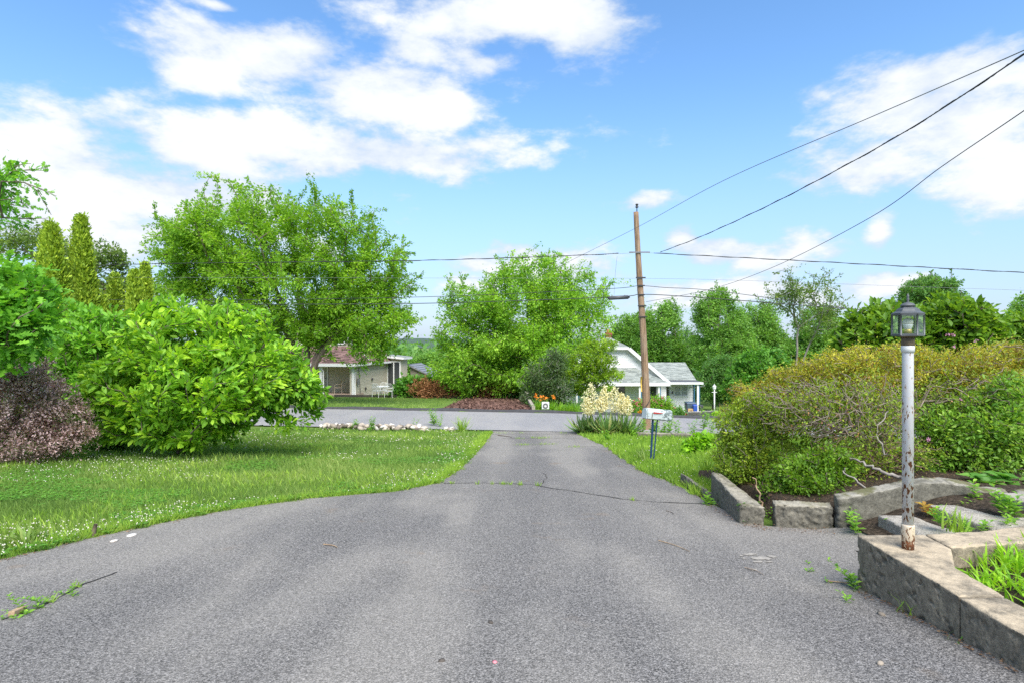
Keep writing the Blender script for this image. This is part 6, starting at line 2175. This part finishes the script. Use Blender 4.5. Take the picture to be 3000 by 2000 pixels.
v, f, tt = leafmesh(P, rng.normal(0, 1, P.shape), rng.normal(0, 1, P.shape), np.full(len(P), .018), T_DIA)
tag(obj('azalea_blossom', v, f, M['lavender_petal'], None, tt), 'two small lone pink blossoms on the hedge right of the lamp post', 'flower')
# fallen dead branches under the hedge
for k, pts in enumerate([[(2640, 1400, 6.1), (2560, 1370, 6.2), (2500, 1345, 6.4), (2440, 1320, 6.6)], [(2560, 1450, 6.0), (2500, 1400, 6.1), (2470, 1370, 6.2)], [(2600, 1330, 6.4), (2570, 1270, 6.5), (2600, 1200, 6.6)], [(2230, 1480, 6.4), (2225, 1440, 6.4), (2210, 1400, 6.5)]]):
    S = [np.array(p) + rng.normal(0, .012, 3) for p in spline([at(*p) for p in pts], 6)]
    o = MB().tube(S, .021 if k == 0 else .011, 7, .006).build('dead_branch', M['bark_grey' if k != 3 else 'dry_stem'], None, smooth=True)
    tag(o, ['thick grey dead branch sloping through the hedge left of the lamp post', 'thin dead branch below the thick grey one in the hedge', 'upright grey branch inside the hedge left of the lamp post', 'dry stem rising from the gap between the edging blocks'][k], 'branch')

# --- yucca
yb = gx(1772, 17.5)
t = thing('yucca_plant', tuple(yb), 'clump of sword leaved yucca with tall cream flower spikes by the driveway mouth', 'yucca')
cs = [(gx(px, 17.5 + rng.uniform(-.4, .4)), n) for px, n in [(1725, 80), (1750, 90), (1775, 100), (1800, 90), (1825, 80), (1845, 55), (1705, 45)]]
P = np.concatenate([np.repeat(c[None], n, 0) for c, n in cs]) + (0, 0, .05)
n = len(P)
a = rng.uniform(0, 6.283, n); e_ = rng.uniform(.1, 1.35, n)
D = np.stack([np.cos(a) * np.cos(e_), np.sin(a) * np.cos(e_), np.sin(e_)], 1)
v, f, tt = leafmesh(P, D, np.array([0, 0, 1.0]) + rng.normal(0, .3, (n, 3)), rng.uniform(.45, .78, n), (T_BLADE[0] * np.array([1, 1.0, -1.0]), T_BLADE[1]), np.clip(rng.normal(.35, .2, n) + (rng.random(n) < .12) * .5, 0, 1))
obj('leaves', v, f, M['yucca_leaf'], t, tt)
for px, p0, p1, wdt in [(1732, 1118, 1212, 21), (1772, 1128, 1200, 15), (1800, 1130, 1205, 20), (1822, 1148, 1208, 18), (1838, 1158, 1215, 13), (1722, 1160, 1212, 16), (1760, 1160, 1205, 14)]:
    b = gx(px + (px - 1775) * -.1, 17.5)
    top = at(px, p0, 17.5); low = at(px, p1, 17.5)
    st = MB().tube([b, low, top], .016, 6, .006).build('flower_stalk', M['green_stem'], t, smooth=True)
    n = 620
    lump = rng.uniform(.45, 1.2, 48)
    u = rng.beta(1.2, 1.3, n)
    a = rng.uniform(0, 6.283, n)
    ki = (u * 15).astype(int) * 3 + ((a / 6.283 * 3).astype(int) % 3)
    r = wdt * 1.35 / F * 17.5 * (.14 + .86 * np.sin(np.pi * np.clip(u, 0, 1) ** .8)) * lump[np.clip(ki, 0, 47)] * np.sqrt(rng.uniform(.05, 1, n))
    P = low + (top - low) * u[:, None] + np.stack([r * np.cos(a), r * np.sin(a), -.10 * r + rng.normal(0, .015, n)], 1)
    v, f, tt = leafmesh(P, rng.normal(0, .7, (n, 3)) + np.array([0, 0, -.7]), rng.normal(0, 1, (n, 3)), rng.uniform(.035, .065, n), (T_DIA[0] * np.array([1, 1.3, 1]), T_DIA[1]))
    obj('blossoms', v, f, M['yucca_bloom'], st, tt)

# --- rose bushes and lilies by the white house
for px, Y, lob, lab in [(1935, 24.2, [(1935, 1175, 32, 22), (1950, 1195, 28, 18), (1915, 1185, 25, 22)], 'rose bush with pink blooms right behind the utility pole'),
                        (1868, 25.5, [(1868, 1185, 16, 18), (1862, 1200, 18, 10)], 'small pink rose bush left of the utility pole')]:
    t, s, e = plant('rose_bush', lab, 'shrub', gx(px, Y), lob, Y, 150, 'norway_leaf', T_DIA, 36, .085, .4, .12, .4, trunk_r=.03, step=.3, crown='foliage', wood='stem', group='rose bushes by the white house', gmin=.03)
    m = rng.choice(e, 26)
    P = np.repeat(s.p[m] + (0, -.1, .05), 10, 0) + rng.normal(0, .03, (260, 3))
    v, f, tt = leafmesh(P, rng.normal(0, 1, P.shape), rng.normal(0, 1, P.shape), np.full(len(P), .07), T_DIA)
    obj('blossoms', v, f, M['pink_petal'], t, tt)


def strap(name, label, cat, centres, n, lo, hi, leaf, elev=(.4, 1.4), wide=1.0, group=None, flower=None, fh=.5, fsize=.06):
    c0 = np.mean([c for c in centres], 0)
    t = thing(name, tuple(c0), label, cat, group)
    P = np.repeat(np.array(centres), n, 0)
    m = len(P)
    P = P + rng.normal(0, .04, P.shape) * np.array([1, 1, 0])
    a = rng.uniform(0, 6.283, m); e_ = rng.uniform(*elev, m)
    D = np.stack([np.cos(a) * np.cos(e_), np.sin(a) * np.cos(e_), np.sin(e_)], 1)
    S = rng.uniform(lo, hi, m)
    tv = T_BLADE[0] * np.array([1, wide, 1.6])
    v, f, tt = leafmesh(P, D, np.array([0, 0, 1.0]) + rng.normal(0, .3, (m, 3)), S, (tv, T_BLADE[1]))
    obj('leaves', v, f, M[leaf], t, tt)
    if flower:
        q = P[rng.choice(m, max(4, m // 14))] + np.array([0, 0, fh]) + rng.normal(0, .08, (max(4, m // 14), 3))
        for c in q:
            cc = c + rng.normal(0, fsize * .15, (9, 3))
            v, f, tt = leafmesh(cc, rng.normal(0, 1, cc.shape) + (0, 0, .4), rng.normal(0, 1, cc.shape), np.full(9, fsize), T_DIA)
            obj('flower', v, f, M[flower], t, tt)
    return t


strap('daylily_clump', 'orange daylilies beside the white ring panel beyond the road', 'flowers', [gx(px, 25.3) for px in (1576, 1585, 1610, 1622)], 40, .35, .6, 'norway_leaf', flower='orange_petal', fh=.62, fsize=.10, wide=.7)
strap('daylily_clump', 'row of strap leaved lilies under the dogwood beyond the road', 'flowers', [gx(px, 25.0 - .002 * px * .2) for px in range(1640, 1700, 12)], 34, .3, .55, 'norway_leaf', wide=.7)
strap('daylily_clump', 'low lilies with one orange bloom left of the utility pole beyond the road', 'flowers', [gx(px, 24.4) for px in range(1830, 1885, 11)], 30, .25, .5, 'vine_leaf', wide=.8, flower=None)
c = at(1876, 1208, 24.0)
P = c + rng.normal(0, .04, (26, 3))
v, f, tt = leafmesh(P, rng.normal(0, 1, P.shape), rng.normal(0, 1, P.shape), np.full(26, .11), T_DIA)
tag(obj('orange_bloom', v, f, M['orange_petal'], None, tt), 'single orange bloom left of the utility pole', 'flower')
for px, Y, lob, lab in [(1690, 29, [(1690, 1190, 60, 22), (1640, 1192, 40, 20)], 'low green planting along the front of the white house'), (1560, 28.5, [(1568, 1190, 30, 16)], 'small green bush at the end of the timber rail'),
                        (1990, 25.5, [(1978, 1204, 18, 8)], 'small green plant at the foot of the rose bush')]:
    plant('foundation_shrub', lab, 'shrub', gx(px, Y), lob, Y, 110, 'far_leaf_dark', T_DIA, 36, .10, .4, .14, .3, trunk_r=.03, step=.4, crown='foliage', wood='stem', gmin=.02)

# --- hydrangea, hosta
plant('hydrangea_bush', 'bright lime green leafy bush on the small right lawn beside the azalea', 'shrub', gx(2040, 11.8), [(2040, 1300, 36, 30), (2065, 1295, 30, 26), (2025, 1315, 28, 18)], 11.6, 110, 'lime_leaf', T_HEART, 14, .10, .16, .06, .6, trunk_r=.02, step=.2, crown='foliage', wood='stem', gmin=.05)
hc = [at(px, py, 6.15) for px, py in [(2890, 1420), (2930, 1400), (2960, 1410), (2990, 1425), (2870, 1400)]]
t = thing('hosta_plant', tuple(hc[1]), 'broad leaved hosta growing behind the stone slabs at the right', 'plant')
P = np.repeat(np.array(hc), 7, 0)
n = len(P)
a = rng.uniform(0, 6.283, n)
v, f, tt = leafmesh(P + rng.normal(0, .03, P.shape), np.stack([np.cos(a), np.sin(a), .25 + 0 * a], 1), np.array([0, 0, 1.0]) + rng.normal(0, .25, (n, 3)), rng.uniform(.14, .22, n), T_HEART)
obj('leaves', v, f, M['hosta_leaf'], t, tt)

# ================================================================== WEEDS
def weed(base, h, n, ls, label, leaf='weed_leaf', T=T_BROAD, stems=1, spreadr=.04, group='weeds in the cracks and edges'):
    t = thing('weed', tuple(base), label, 'weed', group)
    sm = MB()
    parts = []
    for s_ in range(stems):
        tip = base + np.array([rng.normal(0, spreadr + h * .12), rng.normal(0, spreadr + h * .12), h * rng.uniform(.7, 1.05)])
        b = base + np.array([rng.normal(0, spreadr), rng.normal(0, spreadr), -.01])
        m_ = (b + tip) / 2 + rng.normal(0, h * .05, 3)
        S = [np.array(p) for p in spline([b, m_, tip], 4)]
        sm.tube(S, max(.0015, h * .008), 4, max(.001, h * .004))
        S = np.array(S)
        u = np.linspace(.12, 1.0, n)
        P = np.stack([np.interp(u, np.linspace(0, 1, len(S)), S[:, k]) for k in range(3)], 1)
        a = np.arange(n) * 2.4 + rng.uniform(0, 6)
        D = np.stack([np.cos(a), np.sin(a), np.full(n, .45)], 1)
        parts.append(leafmesh(P, D, np.array([0, 0, 1.0]) + rng.normal(0, .2, (n, 3)), ls * rng.uniform(.6, 1.1, n) * (1.15 - .5 * u), T))
    sm.build('stem', M['green_stem'], t)
    v, f, tt = join(parts)
    obj('leaves', v, f, M[leaf], t, tt)


for px, py, h, n, ls, st, lab in [
    (50, 1808, .13, 30, .045, 1, 'upright weed in the left driveway crack, nearest the left edge'), (22, 1815, .05, 8, .04, 2, 'small spreading weed left of the wood scrap'),
    (82, 1806, .05, 8, .045, 2, 'low weed just right of the wood scrap'), (135, 1778, .11, 26, .045, 1, 'upright weed in the left driveway crack, middle of three'), (122, 1785, .06, 10, .04, 2, 'little weed at the foot of the middle upright weed'),
    (205, 1745, .10, 24, .04, 1, 'upright weed in the left driveway crack, farthest of three'), (183, 1748, .05, 10, .035, 2, 'little weed left of the farthest upright weed'),
    (2494, 1728, .16, 16, .06, 3, 'yellowish weed at the corner of the planter wall'), (2482, 1765, .06, 10, .04, 2, 'tiny weed on the driveway below the planter corner'), (2426, 1713, .05, 8, .035, 1, 'tiny weed at the end of the brown stem'),
    (2365, 1655, .04, 8, .035, 1, 'tiny weed on the driveway right of the scuff'), (2366, 1677, .04, 8, .04, 2, 'second tiny weed just below another on the driveway'),
    (2182, 1533, .26, 18, .09, 3, 'grey green weed in front of the left edging block'), (2338, 1522, .10, 8, .06, 1, 'small weed in front of the right edging block'), (2400, 1528, .20, 14, .08, 2, 'leafy weed before the right edging block near the slab'),
    (2512, 1563, .20, 16, .09, 3, 'leafy weed at the foot of the long slab'), (2070, 1478, .14, 12, .10, 3, 'broad weed with a yellow flower at the edging corner'), (2255, 1515, .12, 8, .05, 2, 'weed in the gap between the two edging blocks'),
    (2030, 1440, .12, 9, .08, 2, 'weed at the driveway edge before the low kerb block')]:
    weed(g(px, py), h, n, ls, lab, stems=st, T=T_BROAD, leaf='weed_leaf' if px != 2182 else 'hosta_leaf')
for px, py, Y, h, n, ls, st, lab in [
    (2770, 1535, 4.9, .16, 14, .07, 3, 'ferny weed at the left edge of the middle step'), (2855, 1470, 5.45, .22, 16, .09, 2, 'vine weed hanging on the right end of the long slab'), (2890, 1555, 4.7, .10, 10, .06, 3, 'weed between middle step and planter'),
    (2830, 1560, 4.7, .12, 12, .06, 3, 'weed at the front of the middle step'), (2935, 1500, 5.0, .22, 16, .09, 3, 'bushy weed at the foot of the top step'), (2985, 1520, 4.9, .22, 16, .09, 4, 'bushy weed right of the top step'), (2955, 1545, 4.8, .15, 12, .07, 3, 'low weed below the top step'),
    (2815, 1480, 5.4, .06, 7, .06, 2, 'small weed at the base of the long slab'), (2695, 1500, 5.35, .12, 16, .11, 1, 'tan leaved plant behind the lamp post against the slab'), (2630, 1540, 5.3, .08, 8, .05, 1, 'little weed on the lowest step left of the lamp post')]:
    weed(at(px, py, Y), h, n, ls, lab, leaf='copper_leaf' if 'tan' in lab else 'weed_leaf', stems=st)
for px, py, h, n, ls, st, lab in [(1040, 1256, .32, 14, .16, 3, 'leafy weed among the pale border stones, left'), (1090, 1262, .45, 20, .12, 5, 'drooping weed among the pale border stones'), (1210, 1252, .34, 12, .12, 2, 'small weed behind the pale stones'),
                                  (1270, 1247, .62, 22, .16, 4, 'tall leafy weed at the right end of the pale stones'), (1288, 1250, .5, 18, .14, 2, 'leafy weed beside the tall one at the border'), (1960, 1268, .6, 18, .17, 3, 'tall weed right of the mailbox beyond its posts'), (1985, 1275, .5, 16, .15, 3, 'weed right of the mailbox behind the lawn'),
                                  (2060, 1262, .8, 22, .18, 3, 'tall arching weed left of the azalea at the road'), (2030, 1275, .5, 16, .14, 3, 'weed at the road left of the tall arching one'), (1880, 1272, .45, 14, .16, 4, 'weed at the foot of the utility pole, left'), (1915, 1276, .5, 18, .16, 5, 'weed at the foot of the utility pole, right'),
                                  (1860, 1280, .4, 14, .14, 4, 'weed between the yucca and the utility pole'), (1940, 1272, .42, 18, .14, 5, 'weed behind the mailbox posts'), (1775, 1292, .3, 12, .16, 4, 'broad weed in front of the yucca leaves'), (520, 1390, .30, 14, .06, 1, 'thin pale weed standing in the lawn before the large shrub'),
                                  (2085, 1270, .5, 14, .14, 3, 'weed at the road touching the azalea')]:
    weed(g(px, py), h, n, ls, lab, stems=st, group='weeds along the verges')
strap('grass_clump', 'coarse grass clump at the right end of the pale border stones', 'grass clump', [gx(1358, 17.9), gx(1350, 17.9)], 34, .3, .62, 'grass_bright', (.7, 1.5), .5)
strap('grass_clump', 'coarse dark grass clump in the lawn at the lower left', 'grass clump', [g(50, 1608), g(75, 1603), g(95, 1598)], 16, .14, .26, 'grass_blade', (.3, 1.2), 1.0)
strap('grass_clump', 'pale grass clump in the right lawn before the azalea', 'grass clump', [g(2060, 1400), g(2075, 1395)], 26, .25, .5, 'grass_bright', (.5, 1.3), .5)
strap('grass_clump', 'coarse grass at the left of the mailbox footing', 'grass clump', [g(1880, 1352), g(1868, 1345), g(1890, 1356)], 26, .18, .42, 'grass_blade', (.6, 1.5), .35)
strap('grass_clump', 'single grass blade tuft at the foot of the planter wall', 'grass clump', [g(2650, 1800)], 6, .10, .2, 'grass_bright', (.6, 1.4), .7)
strap('grass_clump', 'small grass tuft at the foot of the planter wall, near the joint', 'grass clump', [g(2820, 1885)], 6, .05, .1, 'weed_leaf', (.3, 1.2), 1.2)
strap('grass_clump', 'long bladed grass clump between the steps', 'grass clump', [at(2785, 1555, 4.75), at(2800, 1550, 4.8), at(2815, 1565, 4.65)], 12, .12, .26, 'grass_bright', (.4, 1.4), .8)


# planter greens
zs = WT - .13
cs = []
for _ in range(150):
    x = rng.uniform(2.78, 4.3); y = rng.uniform(2.5, 3.95)
    if x < 2.72 + (3.8 - y) * -.05 or (x < 2.95 and y > 3.6): continue
    if y < 2.9 and rng.random() < .55: continue
    cs.append(np.array([x, y, zs + .09 * float(ss(2.7, 4.4, x))]))
strap('planter_grass', 'bright green crabgrass and weeds growing in the planter', 'grass', cs, 15, .06, .19, 'lime_leaf', (.2, 1.35), 1.1)
for k, (x, y) in enumerate([(3.0, 3.3), (3.15, 3.0), (2.85, 2.85), (3.3, 3.5), (2.9, 3.1)]):
    weed(np.array([x, y, zs]), .10, 9, .06, ['heart leaved weed in the middle of the planter', 'low weed near the front rim of the planter', 'weed at the bare soil edge of the planter', 'weed in the rear of the planter', 'small weed near the left rim of the planter'][k], T=T_HEART, leaf='lime_leaf', stems=3, group='weeds in the planter')
# tufts in the cracks
parts = []
for px, py, wd, m in [(1585, 1284, 16, 60), (1560, 1283, 12, 40), (1600, 1302, 24, 80), (1520, 1285, 12, 36), (1535, 1304, 22, 60), (1650, 1269, 8, 30), (1470, 1269, 30, 60), (1530, 1269, 10, 26), (1690, 1310, 24, 50), (1602, 1283, 14, 40),
                      (1475, 1420, 10, 50), (1525, 1422, 8, 40), (1322, 1418, 6, 26), (1575, 1424, 6, 24), (1855, 1468, 5, 26), (1400, 1420, 4, 14), (1440, 1420, 4, 14), (1497, 1421, 4, 16), (150, 1770, 10, 16), (230, 1725, 12, 16), (1355, 1376, 8, 26), (600, 1290, 2, 2)]:
    if m < 5: continue
    P = np.array([g(px + rng.normal(0, wd * .6), py + rng.normal(0, .7)) for _ in range(m)])
    a = rng.uniform(0, 6.283, m); e_ = rng.uniform(.1, 1.3, m)
    D = np.stack([np.cos(a) * np.cos(e_), np.sin(a) * np.cos(e_), np.sin(e_)], 1)
    parts.append(leafmesh(P + (0, 0, .014), D, np.array([0, 0, 1.0]) + rng.normal(0, .3, (m, 3)), rng.uniform(.03, .085, m), T_BLADE))
v, f, tt = join(parts)
tag(obj('crack_grass', v, f, M['grass_bright'], None, tt), 'short grass tufts growing in the driveway cracks and seams', 'grass', kind='stuff')


# ================================================================== GRASS
_yt = np.concatenate([np.arange(2.5, 40, .02)])
_pt = 1000 + F * drop(0 * _yt, _yt, False) / _yt


def scatter(n, px0, px1, py0, py1, maskf, power=1.0):
    py = py0 + (py1 - py0) * rng.random(n) ** power
    px = rng.uniform(px0, px1, n)
    o = np.argsort(_pt)
    y = np.interp(py, _pt[o], _yt[o])
    x = (px - 1500) / F * y
    ok = maskf(x, y)
    x, y = x[ok], y[ok]
    return np.stack([x, y, zg(x, y) - .015], 1)


def in_left(x, y):
    return (x < np.interp(y, LBy, LBx) + .05 + .05 * np.sin(y * 9) + .04 * np.sin(y * 23 + 1)) & (y < near_edge(x) - .25) & (y > 3.2)


def in_right(x, y):
    return (x > np.interp(y, RBy, RBx) - .02 + .04 * np.sin(y * 8)) & (y < near_edge(x) - .3) & (y > 6.9) & (x < 9)


def blades(name, label, P, hmin, hmax, mat, T=T_TRI, width=1.0, patchy=True):
    n = len(P)
    d = np.linalg.norm(P - np.array([0, 0, CAMZ]), axis=1)
    k = fbm(P * np.array([.9, .9, 0]) + 11, 3)
    a = rng.uniform(0, 6.283, n); e_ = rng.normal(1.05, .32, n)
    D = np.stack([np.cos(a) * np.cos(e_), np.sin(a) * np.cos(e_), np.sin(e_)], 1)
    hgt = rng.uniform(hmin, hmax, n) * (.55 + .9 * k if patchy else 1)
    wv = np.clip(d / 9.0, .75, 2.0) * width
    N = np.stack([np.cos(a + 1.57 + rng.normal(0, .6, n)), np.sin(a + 1.57), 0 * a + .4], 1)
    tint = np.clip(rng.normal(.42, .2, n) + (k - .5) * 1.1, 0, 1)
    tv, tf = T
    D = norm(D); W = norm(np.cross(N, D)); N = np.cross(D, W)
    V = P[:, None] + hgt[:, None, None] * (tv[None, :, 0:1] * D[:, None] + tv[None, :, 2:3] * N[:, None]) + (hgt * wv)[:, None, None] * tv[None, :, 1:2] * W[:, None]
    Fc = (tf[None] + (np.arange(n) * len(tv))[:, None, None]).reshape(-1, 3)
    return tag(obj(name, V.reshape(-1, 3), Fc, M[mat], None, np.repeat(tint, len(tf))), label, 'grass', kind='stuff')


P1 = scatter(210000, -500, 1480, 1262, 1680, in_left, 1.15)
blades('lawn_grass', 'unmown green grass of the left lawn', P1, .05, .125, 'grass_blade', T_TRI, 1.25)
P1b = scatter(26000, -500, 1480, 1262, 1680, in_left, 1.2)
blades('lawn_grass', 'brighter weedy grass patches of the left lawn', P1b[fbm(P1b * np.array([.7, .7, 0]) + 40, 3) > .5], .06, .15, 'grass_bright', T_BLADE, 1.5)
P2 = scatter(60000, 1690, 2500, 1262, 1450, in_right, 1.0)
blades('lawn_grass', 'bright long grass of the small right lawn', P2, .08, .19, 'grass_bright', T_TRI, 1.3)
# fringe along the driveway edges
ys = rng.uniform(3.6, 17.6, 22000) ** 1.0
x = np.interp(ys, LBy, LBx) - np.abs(rng.normal(0, .10, len(ys))) + .05
Pf = np.stack([x, ys, zg(x, ys)], 1)
blades('lawn_grass', 'taller grass fringe along the left driveway edge', Pf, .04, .11, 'grass_bright', T_BLADE, 1.3)
# far lawns
xs_, ys_ = rng.uniform(-26, 6, 26000), rng.uniform(24, 37, 26000)
ok = (ys_ > far_edge(xs_) + .35) & ~((ys_ < 36) & (xs_ > -3.6) & (xs_ < 1.2))
Pq = np.stack([xs_, ys_, zg(xs_, ys_) - .02], 1)[ok]
blades('lawn_grass', 'short mown grass of the lawn in front of the beige house', Pq, .05, .10, 'grass_blade', T_TRI, 2.2)
xs_ = rng.uniform(1, 12, 12000)
ys_ = far_edge(xs_) + .35 + np.abs(rng.normal(0, .8, 12000))
Pq = np.stack([xs_, ys_, zg(xs_, ys_) - .02], 1)
blades('lawn_grass', 'bright grass strip behind the kerb in front of the white house', Pq, .05, .13, 'grass_bright', T_TRI, 2.0)
# clover leaves and flowers
Pc = scatter(60000, -400, 1480, 1270, 1660, in_left, 1.25)
near = np.interp(Pc[:, 1], LBy, LBx) - Pc[:, 0]
kk = fbm(Pc * np.array([1.1, 1.1, 0]) + 70, 3) + .45 * np.exp(-near / .5)
Pc = Pc[kk > .60][:16000]
n = len(Pc)
Pl = np.repeat(Pc, 3, 0) + (0, 0, .035) + np.repeat(rng.uniform(0, .04, (n, 1)) * np.array([[0, 0, 1]]), 3, 0)
a = np.repeat(rng.uniform(0, 6.283, n), 3) + np.tile([0, 2.09, 4.19], n)
v, f, tt = leafmesh(Pl, np.stack([np.cos(a), np.sin(a), .2 + 0 * a], 1), np.array([0, 0, 1.0]) + rng.normal(0, .3, (3 * n, 3)), np.repeat(rng.uniform(.018, .030, n), 3), (T_DIA[0] * np.array([1, 1.5, 1]), T_DIA[1]))
tag(obj('clover', v, f, M['clover_leaf'], None, tt), 'patches of small round clover leaves in the left lawn', 'clover', kind='stuff')
Pfl = scatter(9000, -400, 1480, 1268, 1650, in_left, .9)
near = np.interp(Pfl[:, 1], LBy, LBx) - Pfl[:, 0]
kk = fbm(Pfl * np.array([.8, .8, 0]) + 70, 3) + .12 * np.exp(-near / .7) + .06 * ss(9, 14, Pfl[:, 1]) * ss(-5, -2, Pfl[:, 0])
Pfl = Pfl[kk > .47][:2600]
Pfl2 = scatter(1500, 1720, 2100, 1290, 1440, in_right, 1.0)[:160]
Pfl = np.concatenate([Pfl, Pfl2])
OV = np.array([(1, 0, 0), (-1, 0, 0), (0, 1, 0), (0, -1, 0), (0, 0, 1), (0, 0, -.7)], float)
OF = np.array([(0, 2, 4), (2, 1, 4), (1, 3, 4), (3, 0, 4), (2, 0, 5), (1, 2, 5), (3, 1, 5), (0, 3, 5)])
n = len(Pfl)
V = Pfl[:, None] + np.array([0, 0, 1]) * rng.uniform(.06, .12, n)[:, None, None] + OV[None] * rng.uniform(.006, .012, n)[:, None, None] * (np.clip(Pfl[:, 1] / 9, .9, 1.6))[:, None, None]
tag(obj('clover_flowers', V.reshape(-1, 3), (OF[None] + (np.arange(n) * 6)[:, None, None]).reshape(-1, 3), M['clover_flower'], None, np.repeat(rng.random(n), 8)), 'small white clover flower heads scattered over the lawns', 'clover flowers', kind='stuff')
# leaf litter along the driveway edges and under the hedge
P = []
for pts, m in [([(0, 1645), (190, 1596), (383, 1553), (640, 1502)], 260), ([(2030, 1440), (2092, 1490), (2181, 1537), (2245, 1550), (2442, 1562)], 420), ([(1773, 1309), (1837, 1354), (1888, 1386), (2002, 1430)], 300), ([(2510, 1735), (2700, 1830), (2990, 1985)], 170)]:
    for (p, q) in zip(pts[:-1], pts[1:]):
        for _ in range(m // (len(pts) - 1)):
            u = rng.random()
            P.append(g(p[0] + (q[0] - p[0]) * u, p[1] + (q[1] - p[1]) * u + rng.normal(0, 5)) + (0, 0, .018 + rng.random() * .008))
P = np.array(P)
for _ in range(1):
    xx = rng.uniform(2.85, 5.6, 2600); yy = rng.uniform(5.85, 8.0, 2600)
    zz2 = np.maximum(zg(xx, yy) + .03, -.13 + .15 * ss(3.1, 4.2, xx) - .30 * ss(6.4, 8.6, yy)) + .03
    P = np.concatenate([P, np.stack([xx, yy, zz2], 1)])
n = len(P)
D = rng.normal(0, 1, (n, 3)) * np.array([1, 1, .15])
v, f, tt = leafmesh(P, D, np.array([0, 0, 1.0]) + rng.normal(0, .25, (n, 3)), rng.uniform(.008, .026, n), T_DIA)
tag(obj('leaf_litter', v, f, M['litter'], None, tt), 'brown leaf litter along the driveway edges and under the hedge', 'leaf litter', kind='stuff')
# mulch chips
xs_, ys_ = rng.uniform(-3.5, 1.2, 9000), rng.uniform(24.3, 36, 9000)
pxs = 1500 + F * xs_ / ys_
ok = (ys_ > far_edge(xs_) + .4) & (pxs > 1288 + (ys_ - 24) * 7) & (pxs < 1560 - (ys_ - 24) * 1.5)
P = np.stack([xs_, ys_, zg(xs_, ys_) + .05], 1)[ok]
n = len(P)
v, f, tt = leafmesh(P, rng.normal(0, 1, (n, 3)) * np.array([1, 1, .3]), np.array([0, 0, 1.0]) + rng.normal(0, .4, (n, 3)), rng.uniform(.06, .16, n), T_DIA, np.clip(rng.normal(.25, .25, n), 0, 1))
M['mulch_chip'] = tinted('mulch_chip', [(0.0, (0.075, 0.038, 0.028)), (0.5, (0.17, 0.093, 0.070)), (1.0, (0.34, 0.22, 0.165))], 0.9)
tag(obj('mulch_chips', v, f, M['mulch_chip'], None, tt), 'coarse reddish brown mulch chips on the bed', 'mulch', kind='stuff')

bpy.context.view_layer.update()
